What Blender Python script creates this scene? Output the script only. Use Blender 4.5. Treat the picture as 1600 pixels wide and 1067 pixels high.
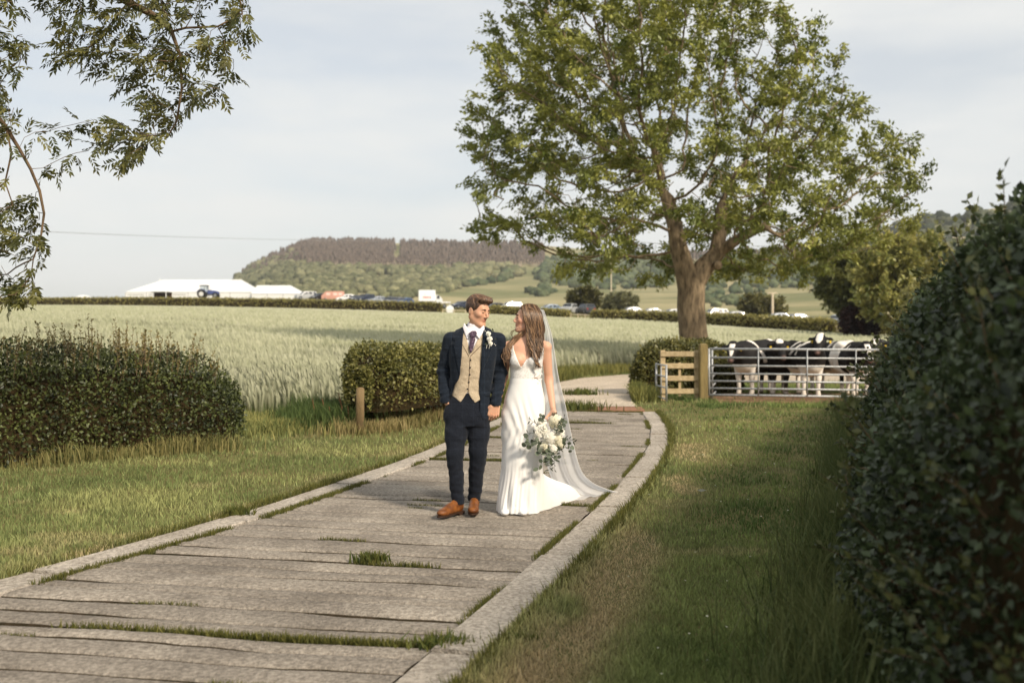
import bpy, math
import numpy as np
from math import sin, cos, pi, radians
from mathutils import Vector, Matrix

for _o in list(bpy.data.objects):
    bpy.data.objects.remove(_o, do_unlink=True)
sc = bpy.context.scene
COL = sc.collection

# ------------------------------------------------------------------ camera
FPX = 1556.0            # focal length in pixels of a 1600 px wide frame (35 mm lens)
EYE = 1.5
cam_d = bpy.data.cameras.new('camera')
cam = bpy.data.objects.new('camera', cam_d)
COL.objects.link(cam)
cam.location = (0, 0, EYE)
cam.rotation_euler = (radians(90), 0, 0)
cam_d.sensor_width = 36
cam_d.lens = 36 * FPX / 1600
cam_d.shift_y = -18.5 / 1600
cam_d.clip_start = 0.05
cam_d.clip_end = 20000
cam_d.dof.use_dof = True
cam_d.dof.focus_distance = 8.15
cam_d.dof.aperture_fstop = 2.0
sc.camera = cam

# ------------------------------------------------------------------ sky, sun, exposure
SUN_DIR = Vector((0.64, -0.74, 0.70)).normalized()      # towards the sun: low, from the right and a little behind the camera
SUN_EL = math.asin(SUN_DIR.z)
SUN_ROT = math.atan2(SUN_DIR.x, SUN_DIR.y)
world = bpy.data.worlds.new('World')
sc.world = world
world.use_nodes = True
wn, wl = world.node_tree.nodes, world.node_tree.links
wn.clear()
w_out = wn.new('ShaderNodeOutputWorld')
w_bg = wn.new('ShaderNodeBackground')
w_bg.inputs['Strength'].default_value = 0.098
w_sky = wn.new('ShaderNodeTexSky')
w_sky.sky_type = 'NISHITA'
w_sky.sun_disc = False
w_sky.sun_elevation = SUN_EL
w_sky.sun_rotation = SUN_ROT
w_sky.air_density = 1.0
w_sky.dust_density = 2.0
w_tc = wn.new('ShaderNodeTexCoord')
w_map = wn.new('ShaderNodeMapping')
w_map.inputs['Scale'].default_value = (1.2, 1.2, 5.5)
w_map.inputs['Rotation'].default_value = (0.10, -0.12, 0.3)
w_noise = wn.new('ShaderNodeTexNoise')
w_noise.inputs['Scale'].default_value = 1.6
w_noise.inputs['Detail'].default_value = 7
w_noise.inputs['Roughness'].default_value = 0.52
w_ramp = wn.new('ShaderNodeValToRGB')
w_ramp.color_ramp.elements[0].position = 0.40
w_ramp.color_ramp.elements[0].color = (0.64, 0.64, 0.64, 1)
w_ramp.color_ramp.elements[1].position = 0.60
w_ramp.color_ramp.elements[1].color = (0.96, 0.96, 0.96, 1)
w_mix = wn.new('ShaderNodeMixRGB')
w_mix.inputs[2].default_value = (6.4, 6.45, 6.3, 1)      # thin veil of cloud
wl.new(w_tc.outputs['Generated'], w_map.inputs['Vector'])
wl.new(w_map.outputs['Vector'], w_noise.inputs['Vector'])
wl.new(w_noise.outputs['Fac'], w_ramp.inputs['Fac'])
wl.new(w_ramp.outputs['Color'], w_mix.inputs['Fac'])
wl.new(w_sky.outputs['Color'], w_mix.inputs[1])
wl.new(w_mix.outputs['Color'], w_bg.inputs['Color'])
wl.new(w_bg.outputs['Background'], w_out.inputs['Surface'])

sun_d = bpy.data.lights.new('sun', 'SUN')
sun_d.energy = 3.3
sun_d.angle = radians(8.0)
sun_d.color = (1.0, 0.88, 0.72)
sun = bpy.data.objects.new('sun', sun_d)
COL.objects.link(sun)
sun.rotation_euler = SUN_DIR.to_track_quat('Z', 'Y').to_euler()

sc.view_settings.view_transform = 'Standard'
sc.view_settings.look = 'None'
sc.view_settings.exposure = 0.5
sc.view_settings.gamma = 1.0
sc.view_settings.use_curve_mapping = False
sc.render.engine = 'CYCLES'
sc.cycles.use_denoising = True
sc.cycles.max_bounces = 6
sc.cycles.diffuse_bounces = 3
sc.cycles.transparent_max_bounces = 12
sc.cycles.transmission_bounces = 3
sc.cycles.volume_bounces = 0
sc.cycles.caustics_reflective = False
sc.cycles.caustics_refractive = False

# ------------------------------------------------------------------ helpers
rng = np.random.default_rng(11)


def lin(r, g, b):
    """8 bit sRGB -> linear"""
    def f(c):
        c /= 255.0
        return c / 12.92 if c <= 0.04045 else ((c + 0.055) / 1.055) ** 2.4
    return (f(r), f(g), f(b))


def at(px, py, Y):
    """world point seen at photo pixel (px, py) at distance Y"""
    return np.array([(px - 800) / FPX * Y, Y, EYE + (515 - py) / FPX * Y])


def gnd(px, py):
    """flat ground point seen at a photo pixel"""
    Y = EYE * FPX / (py - 515)
    return (px - 800) / FPX * Y, Y


def hash2(i, j, seed=0):
    n = (i.astype(np.int64) * 374761393 + j.astype(np.int64) * 668265263 + seed * 974711) & 0x7fffffff
    n = ((n ^ (n >> 13)) * 1274126177) & 0x7fffffff
    return ((n ^ (n >> 16)) & 0xffff) / 65535.0


def vnoise(x, y, seed=0):
    x = np.asarray(x, float); y = np.asarray(y, float)
    i = np.floor(x); j = np.floor(y)
    fx = x - i; fy = y - j
    fx = fx * fx * (3 - 2 * fx); fy = fy * fy * (3 - 2 * fy)
    a = hash2(i, j, seed); b = hash2(i + 1, j, seed); c = hash2(i, j + 1, seed); d = hash2(i + 1, j + 1, seed)
    return (a * (1 - fx) + b * fx) * (1 - fy) + (c * (1 - fx) + d * fx) * fy


def fbm(x, y, seed=0, o=3):
    s = 0; a = 0.5; t = 0
    for k in range(o):
        s = s + a * vnoise(np.asarray(x) * 2 ** k, np.asarray(y) * 2 ** k, seed + k * 7); t += a; a *= 0.5
    return s / t


def smooth(a, b, x):
    t = np.clip((np.asarray(x, float) - a) / (b - a), 0, 1)
    return t * t * (3 - 2 * t)


# ---- objects
def tag(o, label=None, cat=None, group=None, kind=None):
    if label: o['label'] = label
    if cat: o['category'] = cat
    if group: o['group'] = group
    if kind: o['kind'] = kind
    return o


def put(name, data, parent=None):
    o = bpy.data.objects.new(name, data)
    COL.objects.link(o)
    if parent is not None:
        o.parent = parent
    return o


def empty(name, loc=(0, 0, 0), rz=0.0):
    o = put(name, None)
    o.empty_display_size = 0.2
    o.location = loc
    o.rotation_euler = (0, 0, rz)
    return o


def mesh_data(name, V, F, mat=None, cols=None, smooth=False):
    V = np.asarray(V, np.float32)
    me = bpy.data.meshes.new(name)
    if isinstance(F, np.ndarray):
        n, k = F.shape
        me.vertices.add(len(V)); me.vertices.foreach_set('co', V.ravel())
        me.loops.add(n * k); me.loops.foreach_set('vertex_index', np.ascontiguousarray(F, np.int32).ravel())
        me.polygons.add(n); me.polygons.foreach_set('loop_start', np.arange(0, n * k, k, dtype=np.int32))
        me.update(calc_edges=True)
    else:
        me.from_pydata([tuple(map(float, v)) for v in V], [], [tuple(int(i) for i in f) for f in F])
        me.update()
    if smooth:
        me.polygons.foreach_set('use_smooth', np.ones(len(me.polygons), bool))
    if cols is not None:
        c = np.ones((len(V), 4), np.float32); c[:, :3] = cols
        a = me.color_attributes.new('Col', 'FLOAT_COLOR', 'POINT')
        a.data.foreach_set('color', c.ravel())
    if mat is not None:
        me.materials.append(mat)
    return me


def mobj(name, V, F, mat=None, parent=None, cols=None, smooth=False):
    return put(name, mesh_data(name, V, F, mat, cols, smooth), parent)


def copy_tree(o, parent=None, mats=None):
    c = o.copy(); COL.objects.link(c); c.parent = parent
    for ch in list(o.children):
        copy_tree(ch, c)
    return c


class MB:
    """collects simple shapes, builds one mesh"""
    def __init__(s):
        s.V = []; s.F = []

    def add(s, V, F):
        b = len(s.V)
        s.V += [tuple(map(float, v)) for v in V]
        s.F += [tuple(i + b for i in f) for f in F]
        return s

    def box(s, lo, hi, bev=0.0):
        (x0, y0, z0), (x1, y1, z1) = lo, hi
        if bev <= 0:
            return s.add([(x0, y0, z0), (x1, y0, z0), (x1, y1, z0), (x0, y1, z0), (x0, y0, z1), (x1, y0, z1), (x1, y1, z1), (x0, y1, z1)],
                         [(0, 3, 2, 1), (4, 5, 6, 7), (0, 1, 5, 4), (1, 2, 6, 5), (2, 3, 7, 6), (3, 0, 4, 7)])
        b = bev
        ring = lambda z, e: [(x0 + e, y0 + b, z), (x0 + b, y0 + e, z), (x1 - b, y0 + e, z), (x1 - e, y0 + b, z), (x1 - e, y1 - b, z), (x1 - b, y1 - e, z), (x0 + b, y1 - e, z), (x0 + e, y1 - b, z)]
        return s.rings([ring(z0, b), ring(z0 + b, 0), ring(z1 - b, 0), ring(z1, b)])

    def rings(s, R, cap=True):
        n = len(R[0]); V = [p for r in R for p in r]; F = []
        for i in range(len(R) - 1):
            for j in range(n):
                F.append((i * n + j, i * n + (j + 1) % n, (i + 1) * n + (j + 1) % n, (i + 1) * n + j))
        if cap:
            F.append(tuple(range(n - 1, -1, -1))); F.append(tuple((len(R) - 1) * n + j for j in range(n)))
        return s.add(V, F)

    def tube(s, P, r, n=8, cap=True, flat=1.0):
        P = [np.asarray(p, float) for p in P]
        rr = [r] * len(P) if np.isscalar(r) else list(r)
        R = []
        u = None
        for i, p in enumerate(P):
            t = P[min(i + 1, len(P) - 1)] - P[max(i - 1, 0)]
            t = t / (np.linalg.norm(t) + 1e-9)
            if u is None:
                a = np.array([0, 0, 1.0]) if abs(t[2]) < .9 else np.array([1.0, 0, 0])
                u = np.cross(a, t)
            u = u - t * np.dot(u, t); u /= np.linalg.norm(u) + 1e-9
            v = np.cross(t, u)
            R.append([p + rr[i] * (cos(2 * pi * k / n) * u + flat * sin(2 * pi * k / n) * v) for k in range(n)])
        return s.rings(R, cap)

    def build(s, name, mat, parent=None, smooth=False):
        return mobj(name, s.V, s.F, mat, parent, smooth=smooth)


# ---- materials
def nt(name):
    m = bpy.data.materials.new(name); m.use_nodes = True
    n = m.node_tree.nodes; l = m.node_tree.links
    return m, n, l, n['Principled BSDF']


def mat(name, c, rough=.6, c2=None, scale=6.0, bump=0.0, bscale=60.0, metal=0.0, spec=.35, attr=False, transl=0.0, rnd=0.0, detail=4, stretch=(1, 1, 1), ramp=(.35, .65), sheen=0.0, coat=0.0):
    m, n, l, b = nt(name)
    b.inputs['Base Color'].default_value = (*c, 1)
    b.inputs['Roughness'].default_value = rough
    b.inputs['Metallic'].default_value = metal
    b.inputs['Specular IOR Level'].default_value = spec
    b.inputs['Sheen Weight'].default_value = sheen
    b.inputs['Coat Weight'].default_value = coat
    tc = n.new('ShaderNodeTexCoord'); mp = n.new('ShaderNodeMapping'); mp.inputs['Scale'].default_value = stretch
    l.new(tc.outputs['Object'], mp.inputs['Vector'])
    col = None
    if attr:
        a = n.new('ShaderNodeAttribute'); a.attribute_name = 'Col'; col = a.outputs['Color']
    if c2 is not None:
        nz = n.new('ShaderNodeTexNoise'); nz.inputs['Scale'].default_value = scale; nz.inputs['Detail'].default_value = detail
        nz.inputs['Roughness'].default_value = .6
        l.new(mp.outputs['Vector'], nz.inputs['Vector'])
        cr = n.new('ShaderNodeValToRGB')
        cr.color_ramp.elements[0].position = ramp[0]; cr.color_ramp.elements[1].position = ramp[1]
        cr.color_ramp.elements[0].color = (*c, 1); cr.color_ramp.elements[1].color = (*c2, 1)
        l.new(nz.outputs['Fac'], cr.inputs['Fac'])
        if col is None:
            col = cr.outputs['Color']
        else:
            mx = n.new('ShaderNodeMixRGB'); mx.blend_type = 'MULTIPLY'; mx.inputs['Fac'].default_value = 1
            l.new(col, mx.inputs[1]); l.new(cr.outputs['Color'], mx.inputs[2]); col = mx.outputs['Color']
    if rnd > 0:
        oi = n.new('ShaderNodeObjectInfo'); mr = n.new('ShaderNodeMapRange')
        mr.inputs['To Min'].default_value = 1 - rnd; mr.inputs['To Max'].default_value = 1 + rnd
        l.new(oi.outputs['Random'], mr.inputs['Value'])
        hs = n.new('ShaderNodeHueSaturation')
        l.new(mr.outputs['Result'], hs.inputs['Value'])
        if col is not None: l.new(col, hs.inputs['Color'])
        else: hs.inputs['Color'].default_value = (*c, 1)
        col = hs.outputs['Color']
    if col is not None:
        l.new(col, b.inputs['Base Color'])
    if bump > 0:
        bz = n.new('ShaderNodeTexNoise'); bz.inputs['Scale'].default_value = bscale; bz.inputs['Detail'].default_value = 5
        l.new(mp.outputs['Vector'], bz.inputs['Vector'])
        bp = n.new('ShaderNodeBump'); bp.inputs['Strength'].default_value = min(1, bump); bp.inputs['Distance'].default_value = .02 if bump <= 1 else .02 * bump
        l.new(bz.outputs['Fac'], bp.inputs['Height']); l.new(bp.outputs['Normal'], b.inputs['Normal'])
    if transl > 0:
        t = n.new('ShaderNodeBsdfTranslucent')
        if col is not None: l.new(col, t.inputs['Color'])
        else: t.inputs['Color'].default_value = (*c, 1)
        ms = n.new('ShaderNodeMixShader'); ms.inputs['Fac'].default_value = transl
        l.new(b.outputs['BSDF'], ms.inputs[1]); l.new(t.outputs['BSDF'], ms.inputs[2])
        l.new(ms.outputs['Shader'], n['Material Output'].inputs['Surface'])
    return m


M = {}
M['leaf'] = mat('leaf', (1, 1, 1), rough=.45, attr=True, transl=.28, spec=.45)
M['blade'] = mat('blade', (1, 1, 1), rough=.65, attr=True, transl=.3, spec=.2)
M['bark'] = mat('bark', lin(148, 130, 104), rough=.9, c2=lin(86, 74, 58), scale=9, bump=1.0, bscale=22, stretch=(1, 1, .25))
M['twig'] = mat('twig', lin(118, 98, 74), rough=.9, c2=lin(82, 66, 48), scale=12)
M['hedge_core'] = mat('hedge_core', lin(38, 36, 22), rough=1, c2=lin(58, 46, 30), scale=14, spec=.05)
M['galv'] = mat('galvanised_steel', lin(184, 185, 184), rough=.5, c2=lin(146, 148, 148), scale=25, metal=.35, bump=.1, bscale=80)
M['rail_wood'] = mat('sawn_wood', lin(188, 168, 132), rough=.8, c2=lin(160, 140, 104), scale=14, bump=.4, bscale=60, stretch=(1, 1, 1), rnd=.12)
M['post_wood'] = mat('post_wood', lin(140, 122, 78), rough=.85, c2=lin(112, 98, 62), scale=10, bump=.5, bscale=50, stretch=(1, 1, .2))
M['white_pvc'] = mat('white_pvc', lin(240, 240, 238), rough=.55)
# ------------------------------------------------------------------ ground
def T(x, y):
    """height of the land: level by the track, the wheat field climbs away to the left"""
    x = np.asarray(x, float); y = np.asarray(y, float)
    yy = np.where(y < 250, y, 250 + (y - 250) * .15)
    xc = np.clip(x, -105, 45)
    p = .0247 * (yy - 30) - .0329 * xc - .00016 * xc * xc
    back = (1.15 + 1.1 * smooth(0, -48, x)) * smooth(3, 15, y - np.interp(x, HX, HY))          # the car park lies a little higher than the field
    return (p + np.sqrt(p * p + .012)) / 2 + back


# line of the hedges at the far side of the field
HX = np.array([-260, -138, -109, -79, -47, -28, -12.4, 3.2, 9.3, 22.2, 28.8, 33.1, 35.1, 39.3, 46, 140])
HY = np.array([250, 221, 212, 205, 193, 184, 176, 167, 160, 144, 128, 117, 108, 102, 96, 60.0])


# measured edges of the concrete track (inner line of the kerbs)
LY = np.array([-3, 2, 5.64, 7.5, 8.3, 10.76, 12.2, 15.9, 18.3, 22, 25, 27.5, 30.0, 32.2, 33.4, 34.0])
LX = np.array([-6.3, -4.2, -2.90, -2.14, -1.86, -1.14, -.78, -.12, .32, .72, .98, 1.25, 2.1, 3.6, 5.6, 14.0])
RY = np.array([-3, 2, 4.23, 5.75, 7.36, 8.13, 9.34, 11.17, 12.97, 14.87, 17.04, 18.3])
RX = np.array([-2.6, -1.15, -.51, -.055, .40, .62, .948, 1.393, 1.767, 2.064, 2.267, 2.35])
R2Y = np.array([18.3, 20.0, 22.2, 24.5, 26.5, 28.0, 28.8])
R2X = np.array([2.35, 2.42, 2.62, 3.1, 4.2, 7.0, 14.0])
def Lx(y): return np.interp(y, LY, LX)
def Rx(y): return np.interp(y, RY, RX)
def on_track(x, y, m=0.0):
    a = (y < 18.5) & (x > Lx(y) - .30 - m) & (x < Rx(y) + .30 + m)
    r2 = np.interp(y, R2Y, R2X, right=99)
    b = (y >= 18.5) & (y < 34.0 + m) & (x > Lx(y) - m) & (x < r2 + m)
    b &= x < 14
    return a | b


xs = np.unique(np.concatenate([np.linspace(-700, -60, 26), np.linspace(-60, -12, 30), np.arange(-12, 14, .45), np.linspace(14, 60, 30), np.linspace(60, 700, 26)]))
ys = np.unique(np.concatenate([np.linspace(-60, -3, 10), np.arange(-3, 37, .45), np.linspace(37, 110, 50), np.linspace(110, 320, 60), np.linspace(320, 700, 20)]))
gx, gy = np.meshgrid(xs, ys, indexing='ij')
gz = T(gx, gy) + .018 * (fbm(gx * .7, gy * .7, 3) - .5) * (gy < 40)
gz = np.where(on_track(gx, gy, -.05), gz - .07, gz)
nxg, nyg = gx.shape
ii = (np.arange(nxg - 1)[:, None] * nyg + np.arange(nyg - 1)[None, :]).ravel()
GF = np.stack([ii, ii + nyg, ii + nyg + 1, ii + 1], 1)
soil = mat('turf', lin(92, 94, 56), rough=.95, c2=lin(116, 106, 68), scale=1.1, bump=.6, bscale=30, spec=.1, detail=8)
ground = mobj('ground', np.stack([gx, gy, gz], -1).reshape(-1, 3), GF, soil, smooth=True)
tag(ground, kind='structure')
mobj_far = MB().add([(-3400, -120, -1.6), (3400, -120, -1.6), (3400, 3800, -1.6), (-3400, 3800, -1.6)], [(0, 1, 2, 3)])
land = mobj_far.build('distant_land', mat('distant_land', lin(110, 112, 84), rough=1, c2=lin(90, 98, 70), scale=.004, spec=.05))
tag(land, kind='structure')

# ------------------------------------------------------------------ the concrete track: slabs with recessed joints, kerb stones
def concrete(name, c, c2, rnd):
    m, n, l, b = nt(name)
    b.inputs['Roughness'].default_value = .92
    b.inputs['Specular IOR Level'].default_value = .18
    tc = n.new('ShaderNodeTexCoord')
    big = n.new('ShaderNodeTexNoise'); big.inputs['Scale'].default_value = 1.3; big.inputs['Detail'].default_value = 8; big.inputs['Roughness'].default_value = .68
    fine = n.new('ShaderNodeTexNoise'); fine.inputs['Scale'].default_value = 34; fine.inputs['Detail'].default_value = 6; fine.inputs['Roughness'].default_value = .75
    vor = n.new('ShaderNodeTexVoronoi'); vor.inputs['Scale'].default_value = 75
    for t in (big, fine, vor): l.new(tc.outputs['Object'], t.inputs['Vector'])
    cr = n.new('ShaderNodeValToRGB'); cr.color_ramp.elements[0].position = .36; cr.color_ramp.elements[1].position = .66
    cr.color_ramp.elements[0].color = (*c2, 1); cr.color_ramp.elements[1].color = (*c, 1)
    l.new(big.outputs['Fac'], cr.inputs['Fac'])
    fr = n.new('ShaderNodeValToRGB'); fr.color_ramp.elements[0].position = .40; fr.color_ramp.elements[1].position = .62
    fr.color_ramp.elements[0].color = (.52, .50, .47, 1); fr.color_ramp.elements[1].color = (1.36, 1.34, 1.30, 1)
    l.new(fine.outputs['Fac'], fr.inputs['Fac'])
    mx = n.new('ShaderNodeMixRGB'); mx.blend_type = 'MULTIPLY'; mx.inputs['Fac'].default_value = .8
    l.new(cr.outputs['Color'], mx.inputs[1]); l.new(fr.outputs['Color'], mx.inputs[2])
    oi = n.new('ShaderNodeObjectInfo'); mr = n.new('ShaderNodeMapRange'); mr.inputs['To Min'].default_value = 1 - rnd; mr.inputs['To Max'].default_value = 1 + rnd
    l.new(oi.outputs['Random'], mr.inputs['Value'])
    hs = n.new('ShaderNodeHueSaturation'); l.new(mr.outputs['Result'], hs.inputs['Value']); l.new(mx.outputs['Color'], hs.inputs['Color'])
    l.new(hs.outputs['Color'], b.inputs['Base Color'])
    ad = n.new('ShaderNodeMath'); ad.operation = 'ADD'
    vm = n.new('ShaderNodeMath'); vm.operation = 'MULTIPLY'; vm.inputs[1].default_value = .5
    l.new(vor.outputs['Distance'], vm.inputs[0]); l.new(fine.outputs['Fac'], ad.inputs[0]); l.new(vm.outputs[0], ad.inputs[1])
    bp = n.new('ShaderNodeBump'); bp.inputs['Strength'].default_value = .9; bp.inputs['Distance'].default_value = .018
    l.new(ad.outputs[0], bp.inputs['Height']); l.new(bp.outputs['Normal'], b.inputs['Normal'])
    return m


M['slab'] = concrete('ribbed_concrete', lin(172, 163, 151), lin(132, 124, 114), .09)
M['kerb'] = concrete('kerb_concrete', lin(198, 189, 177), lin(168, 159, 147), .06)
M['groove'] = mat('groove_dirt', lin(66, 56, 44), rough=1, c2=lin(46, 42, 30), scale=20, spec=.05)
bed_m = mat('joint_soil', lin(70, 62, 46), rough=1, c2=lin(52, 50, 32), scale=8, bump=.5, bscale=40, spec=.05)

track = empty('track', (0, 0, 0))
tag(track, 'ribbed concrete farm track with kerbs curving away to the right', kind='structure')
# the bed under the slabs
by = np.concatenate([np.arange(-3, 18.4, .5), [18.4]])
V = []; Fq = []
for y in by:
    V += [(Lx(y) - .28, y, -.035), (Rx(y) + .28, y, -.035)]
for i in range(len(by) - 1):
    Fq.append((2 * i, 2 * i + 1, 2 * i + 3, 2 * i + 2))
mobj('track_bed', V, Fq, bed_m, track)

# grooves: perpendicular to the track; every seventh is an open joint with grass in it
gro = [0.2]
joints = []
k = 0
jr = np.random.default_rng(5)
JY = [1.3, 3.1, 4.95, 6.45, 8.72, 11.3, 13.6, 16.0, 18.25]      # open slab joints (on the centre line)
bands = []
for a, b in zip(JY[:-1], JY[1:]):
    n = max(5, int(round((b - a) / .205)))
    cut = a + (b - a) * (np.arange(n + 1) / n)
    cut[1:-1] += jr.uniform(-.045, .045, n - 1)
    for i in range(n):
        bands.append((cut[i], cut[i + 1], i == 0, i == n - 1))
SK = .25


def edge_pts(yc, ns, seed):
    t = np.linspace(0, 1, ns)
    yl = yc + SK; yr = yc - SK
    x0 = Lx(yl) + .012; x1 = Rx(yr) + .006
    X = x0 + (x1 - x0) * t; Y = yl + (yr - yl) * t
    Y = Y + .022 * (vnoise(X * 1.7, np.full_like(X, seed), 3) - .5) * 2 + .020 * (vnoise(X * 7, np.full_like(X, seed), 9) - .5)
    return X, Y


NS = 31
for bi, (a, b, first, last) in enumerate(bands):
    ga = .020 if first else .004 + .014 * hash2(np.array(bi), np.array(3), 1)
    gb = .020 if last else .004 + .014 * hash2(np.array(bi + 1), np.array(3), 1)
    Xa, Ya = edge_pts(a, NS, round(a * 97)); Xb, Yb = edge_pts(b, NS, round(b * 97))
    Ya = Ya + ga * np.clip(2.6 * (vnoise(Xa * 2.3, np.full(NS, bi * 3.7), 21) - .30) + (.8 if first else 0), .02, 1.8); Yb = Yb - gb * np.clip(2.6 * (vnoise(Xb * 2.3, np.full(NS, (bi + 1) * 3.7), 21) - .30) + (.8 if last else 0), .02, 1.8)
    tilt = jr.uniform(-.004, .004); zz = jr.uniform(-.004, .004)
    rows = []
    for t, dz in ((0, -.04), (.0, -.009), (.09, 0), (.5, .003), (.91, 0), (1., -.009), (1., -.04)):
        X = Xa + (Xb - Xa) * t; Y = Ya + (Yb - Ya) * t
        z = zz + dz + tilt * (t - .5) + .006 * (vnoise(X * 2, Y * 2, 5) - .5)
        rows.append(np.stack([X, Y, z], 1))
    V = np.concatenate(rows); nr = len(rows)
    q = (np.arange(nr - 1)[:, None] * NS + np.arange(NS - 1)[None, :]).ravel()
    so = mobj('slab', V, np.stack([q, q + 1, q + NS + 1, q + NS], 1), M['slab'], track)
    so.data.materials.append(M['groove'])
    mi = np.zeros(len(q), np.int32); mi[:NS - 1] = 1; mi[-(NS - 1):] = 1
    so.data.polygons.foreach_set('material_index', mi)

# kerb stones
def kerb_side(yj, fx, side):
    for a, b in zip(yj[:-1], yj[1:]):
        n = max(3, int((b - a) / .35) + 1)
        y = np.linspace(a + .018, b - .018, n)
        x = fx(y)
        dx = np.gradient(x, y); L = np.sqrt(1 + dx * dx)
        nx_, ny_ = side / L, -side * dx / L
        zt = .012 + jr.uniform(-.006, .012)
        R = []
        for i in range(n):
            w0, w1 = .012, .265 + .012 * (vnoise(y[i] * 2.2, side * 3.0 + 10, 8) - .5)
            pts = []
            for w, z in ((w0, -.06), (w0, zt - .01), (w0 + .012, zt), (w1 - .015, zt + .004), (w1, zt - .012), (w1, -.06)):
                pts.append((x[i] + nx_[i] * w, y[i] + ny_[i] * w, z + .004 * (vnoise(x[i] * 3 + w * 9, y[i] * 3, 2) - .5)))
            R.append(pts)
        MB().rings(R).build('kerb_stone', M['kerb'], track)


kerb_side([.6, 2.6, 4.62, 6.57, 8.43, 10.06, 11.55, 13.3, 14.2, 15.06, 15.8, 16.5, 17.2, 18.1], Rx, 1)
kerb_side([.3, 2.2, 4.1, 6.05, 7.75, 9.6, 11.5, 13.4, 15.3, 17.2, 18.2], Lx, -1)
# timber cross strip and the further, smooth stretch that bends away to the right
strip = MB().rings([[(Lx(18.5) - .1, 18.36, -.05), (Lx(18.5) - .1, 18.38, .012), (Lx(19) - .1, 19.24, .012), (Lx(19) - .1, 19.26, -.05)],
                    [(2.45, 18.36, -.05), (2.45, 18.38, .010), (2.5, 19.24, .012), (2.5, 19.26, -.05)]])
strip.build('cross_strip', mat('brick_earth', lin(158, 112, 86), rough=.95, c2=lin(128, 96, 74), scale=7, bump=.4), track)
lp = [(.42, 19.27), (.60, 21), (.80, 23), (.98, 25), (1.25, 27.5), (2.1, 30.0), (3.6, 32.2), (5.6, 33.4), (9, 33.9), (14, 34)]
rp = [(2.42, 19.27), (2.48, 20.5), (2.60, 22), (2.8, 23.3), (3.15, 24.6), (3.8, 26.0), (5.0, 27.2), (7.0, 28.0), (10, 28.6), (14, 28.8)]
V = []; Fq = []
for i, (p, q) in enumerate(zip(lp, rp)):
    for t in np.linspace(0, 1, 7):
        x = p[0] + (q[0] - p[0]) * t; y = p[1] + (q[1] - p[1]) * t
        V.append((x, y, float(T(x, y)) + .012 + .012 * (float(vnoise(x, y, 4)) - .5)))
    if i:
        for j in range(6):
            a = (i - 1) * 7 + j
            Fq.append((a, a + 1, a + 8, a + 7))
mobj('far_slab', V, Fq, concrete('far_concrete', lin(216, 202, 184), lin(192, 178, 160), .0), track, smooth=True)

# ------------------------------------------------------------------ grass and other blades
def blades(name, x, y, z0, h, w, lean, cols, mat_, seg=1, wind=(0, 0), parent=None, tipcol=1.15):
    """one mesh of many blades; seg 1 = a triangle, seg 2 = a bent blade"""
    n = len(x)
    a = rng.uniform(0, 2 * pi, n)
    ca, sa = np.cos(a), np.sin(a)
    la = rng.uniform(0, 2 * pi, n); l = lean * np.abs(rng.normal(0, 1, n)) * h
    dx = np.cos(la) * l + wind[0] * h; dy = np.sin(la) * l + wind[1] * h
    if seg == 1:
        V = np.empty((n, 3, 3), np.float32)
        V[:, 0] = np.stack([x - ca * w, y - sa * w, z0], 1)
        V[:, 1] = np.stack([x + ca * w, y + sa * w, z0], 1)
        V[:, 2] = np.stack([x + dx, y + dy, z0 + h], 1)
        Fa = np.arange(n * 3).reshape(n, 3)
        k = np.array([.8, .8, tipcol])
    else:
        V = np.empty((n, 5, 3), np.float32)
        V[:, 0] = np.stack([x - ca * w, y - sa * w, z0], 1)
        V[:, 1] = np.stack([x + ca * w, y + sa * w, z0], 1)
        mx, my, mz = x + dx * .35, y + dy * .35, z0 + h * .62
        V[:, 2] = np.stack([mx - ca * w * .8, my - sa * w * .8, mz], 1)
        V[:, 3] = np.stack([mx + ca * w * .8, my + sa * w * .8, mz], 1)
        V[:, 4] = np.stack([x + dx, y + dy, z0 + h], 1)
        b = np.arange(n)[:, None] * 5
        Fa = np.concatenate([b + np.array([[0, 1, 3]]), b + np.array([[0, 3, 2]]), b + np.array([[2, 3, 4]])])
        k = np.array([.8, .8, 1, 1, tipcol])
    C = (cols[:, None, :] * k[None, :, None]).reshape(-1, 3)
    return mobj(name, V.reshape(-1, 3), Fa, mat_, parent, cols=C)


def mixc(a, b, t):
    return np.asarray(a)[None, :] * (1 - t[:, None]) + np.asarray(b)[None, :] * t[:, None]


G1, G2, GD, GY = lin(116, 128, 78), lin(160, 162, 106), lin(196, 176, 136), lin(150, 142, 72)


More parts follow.
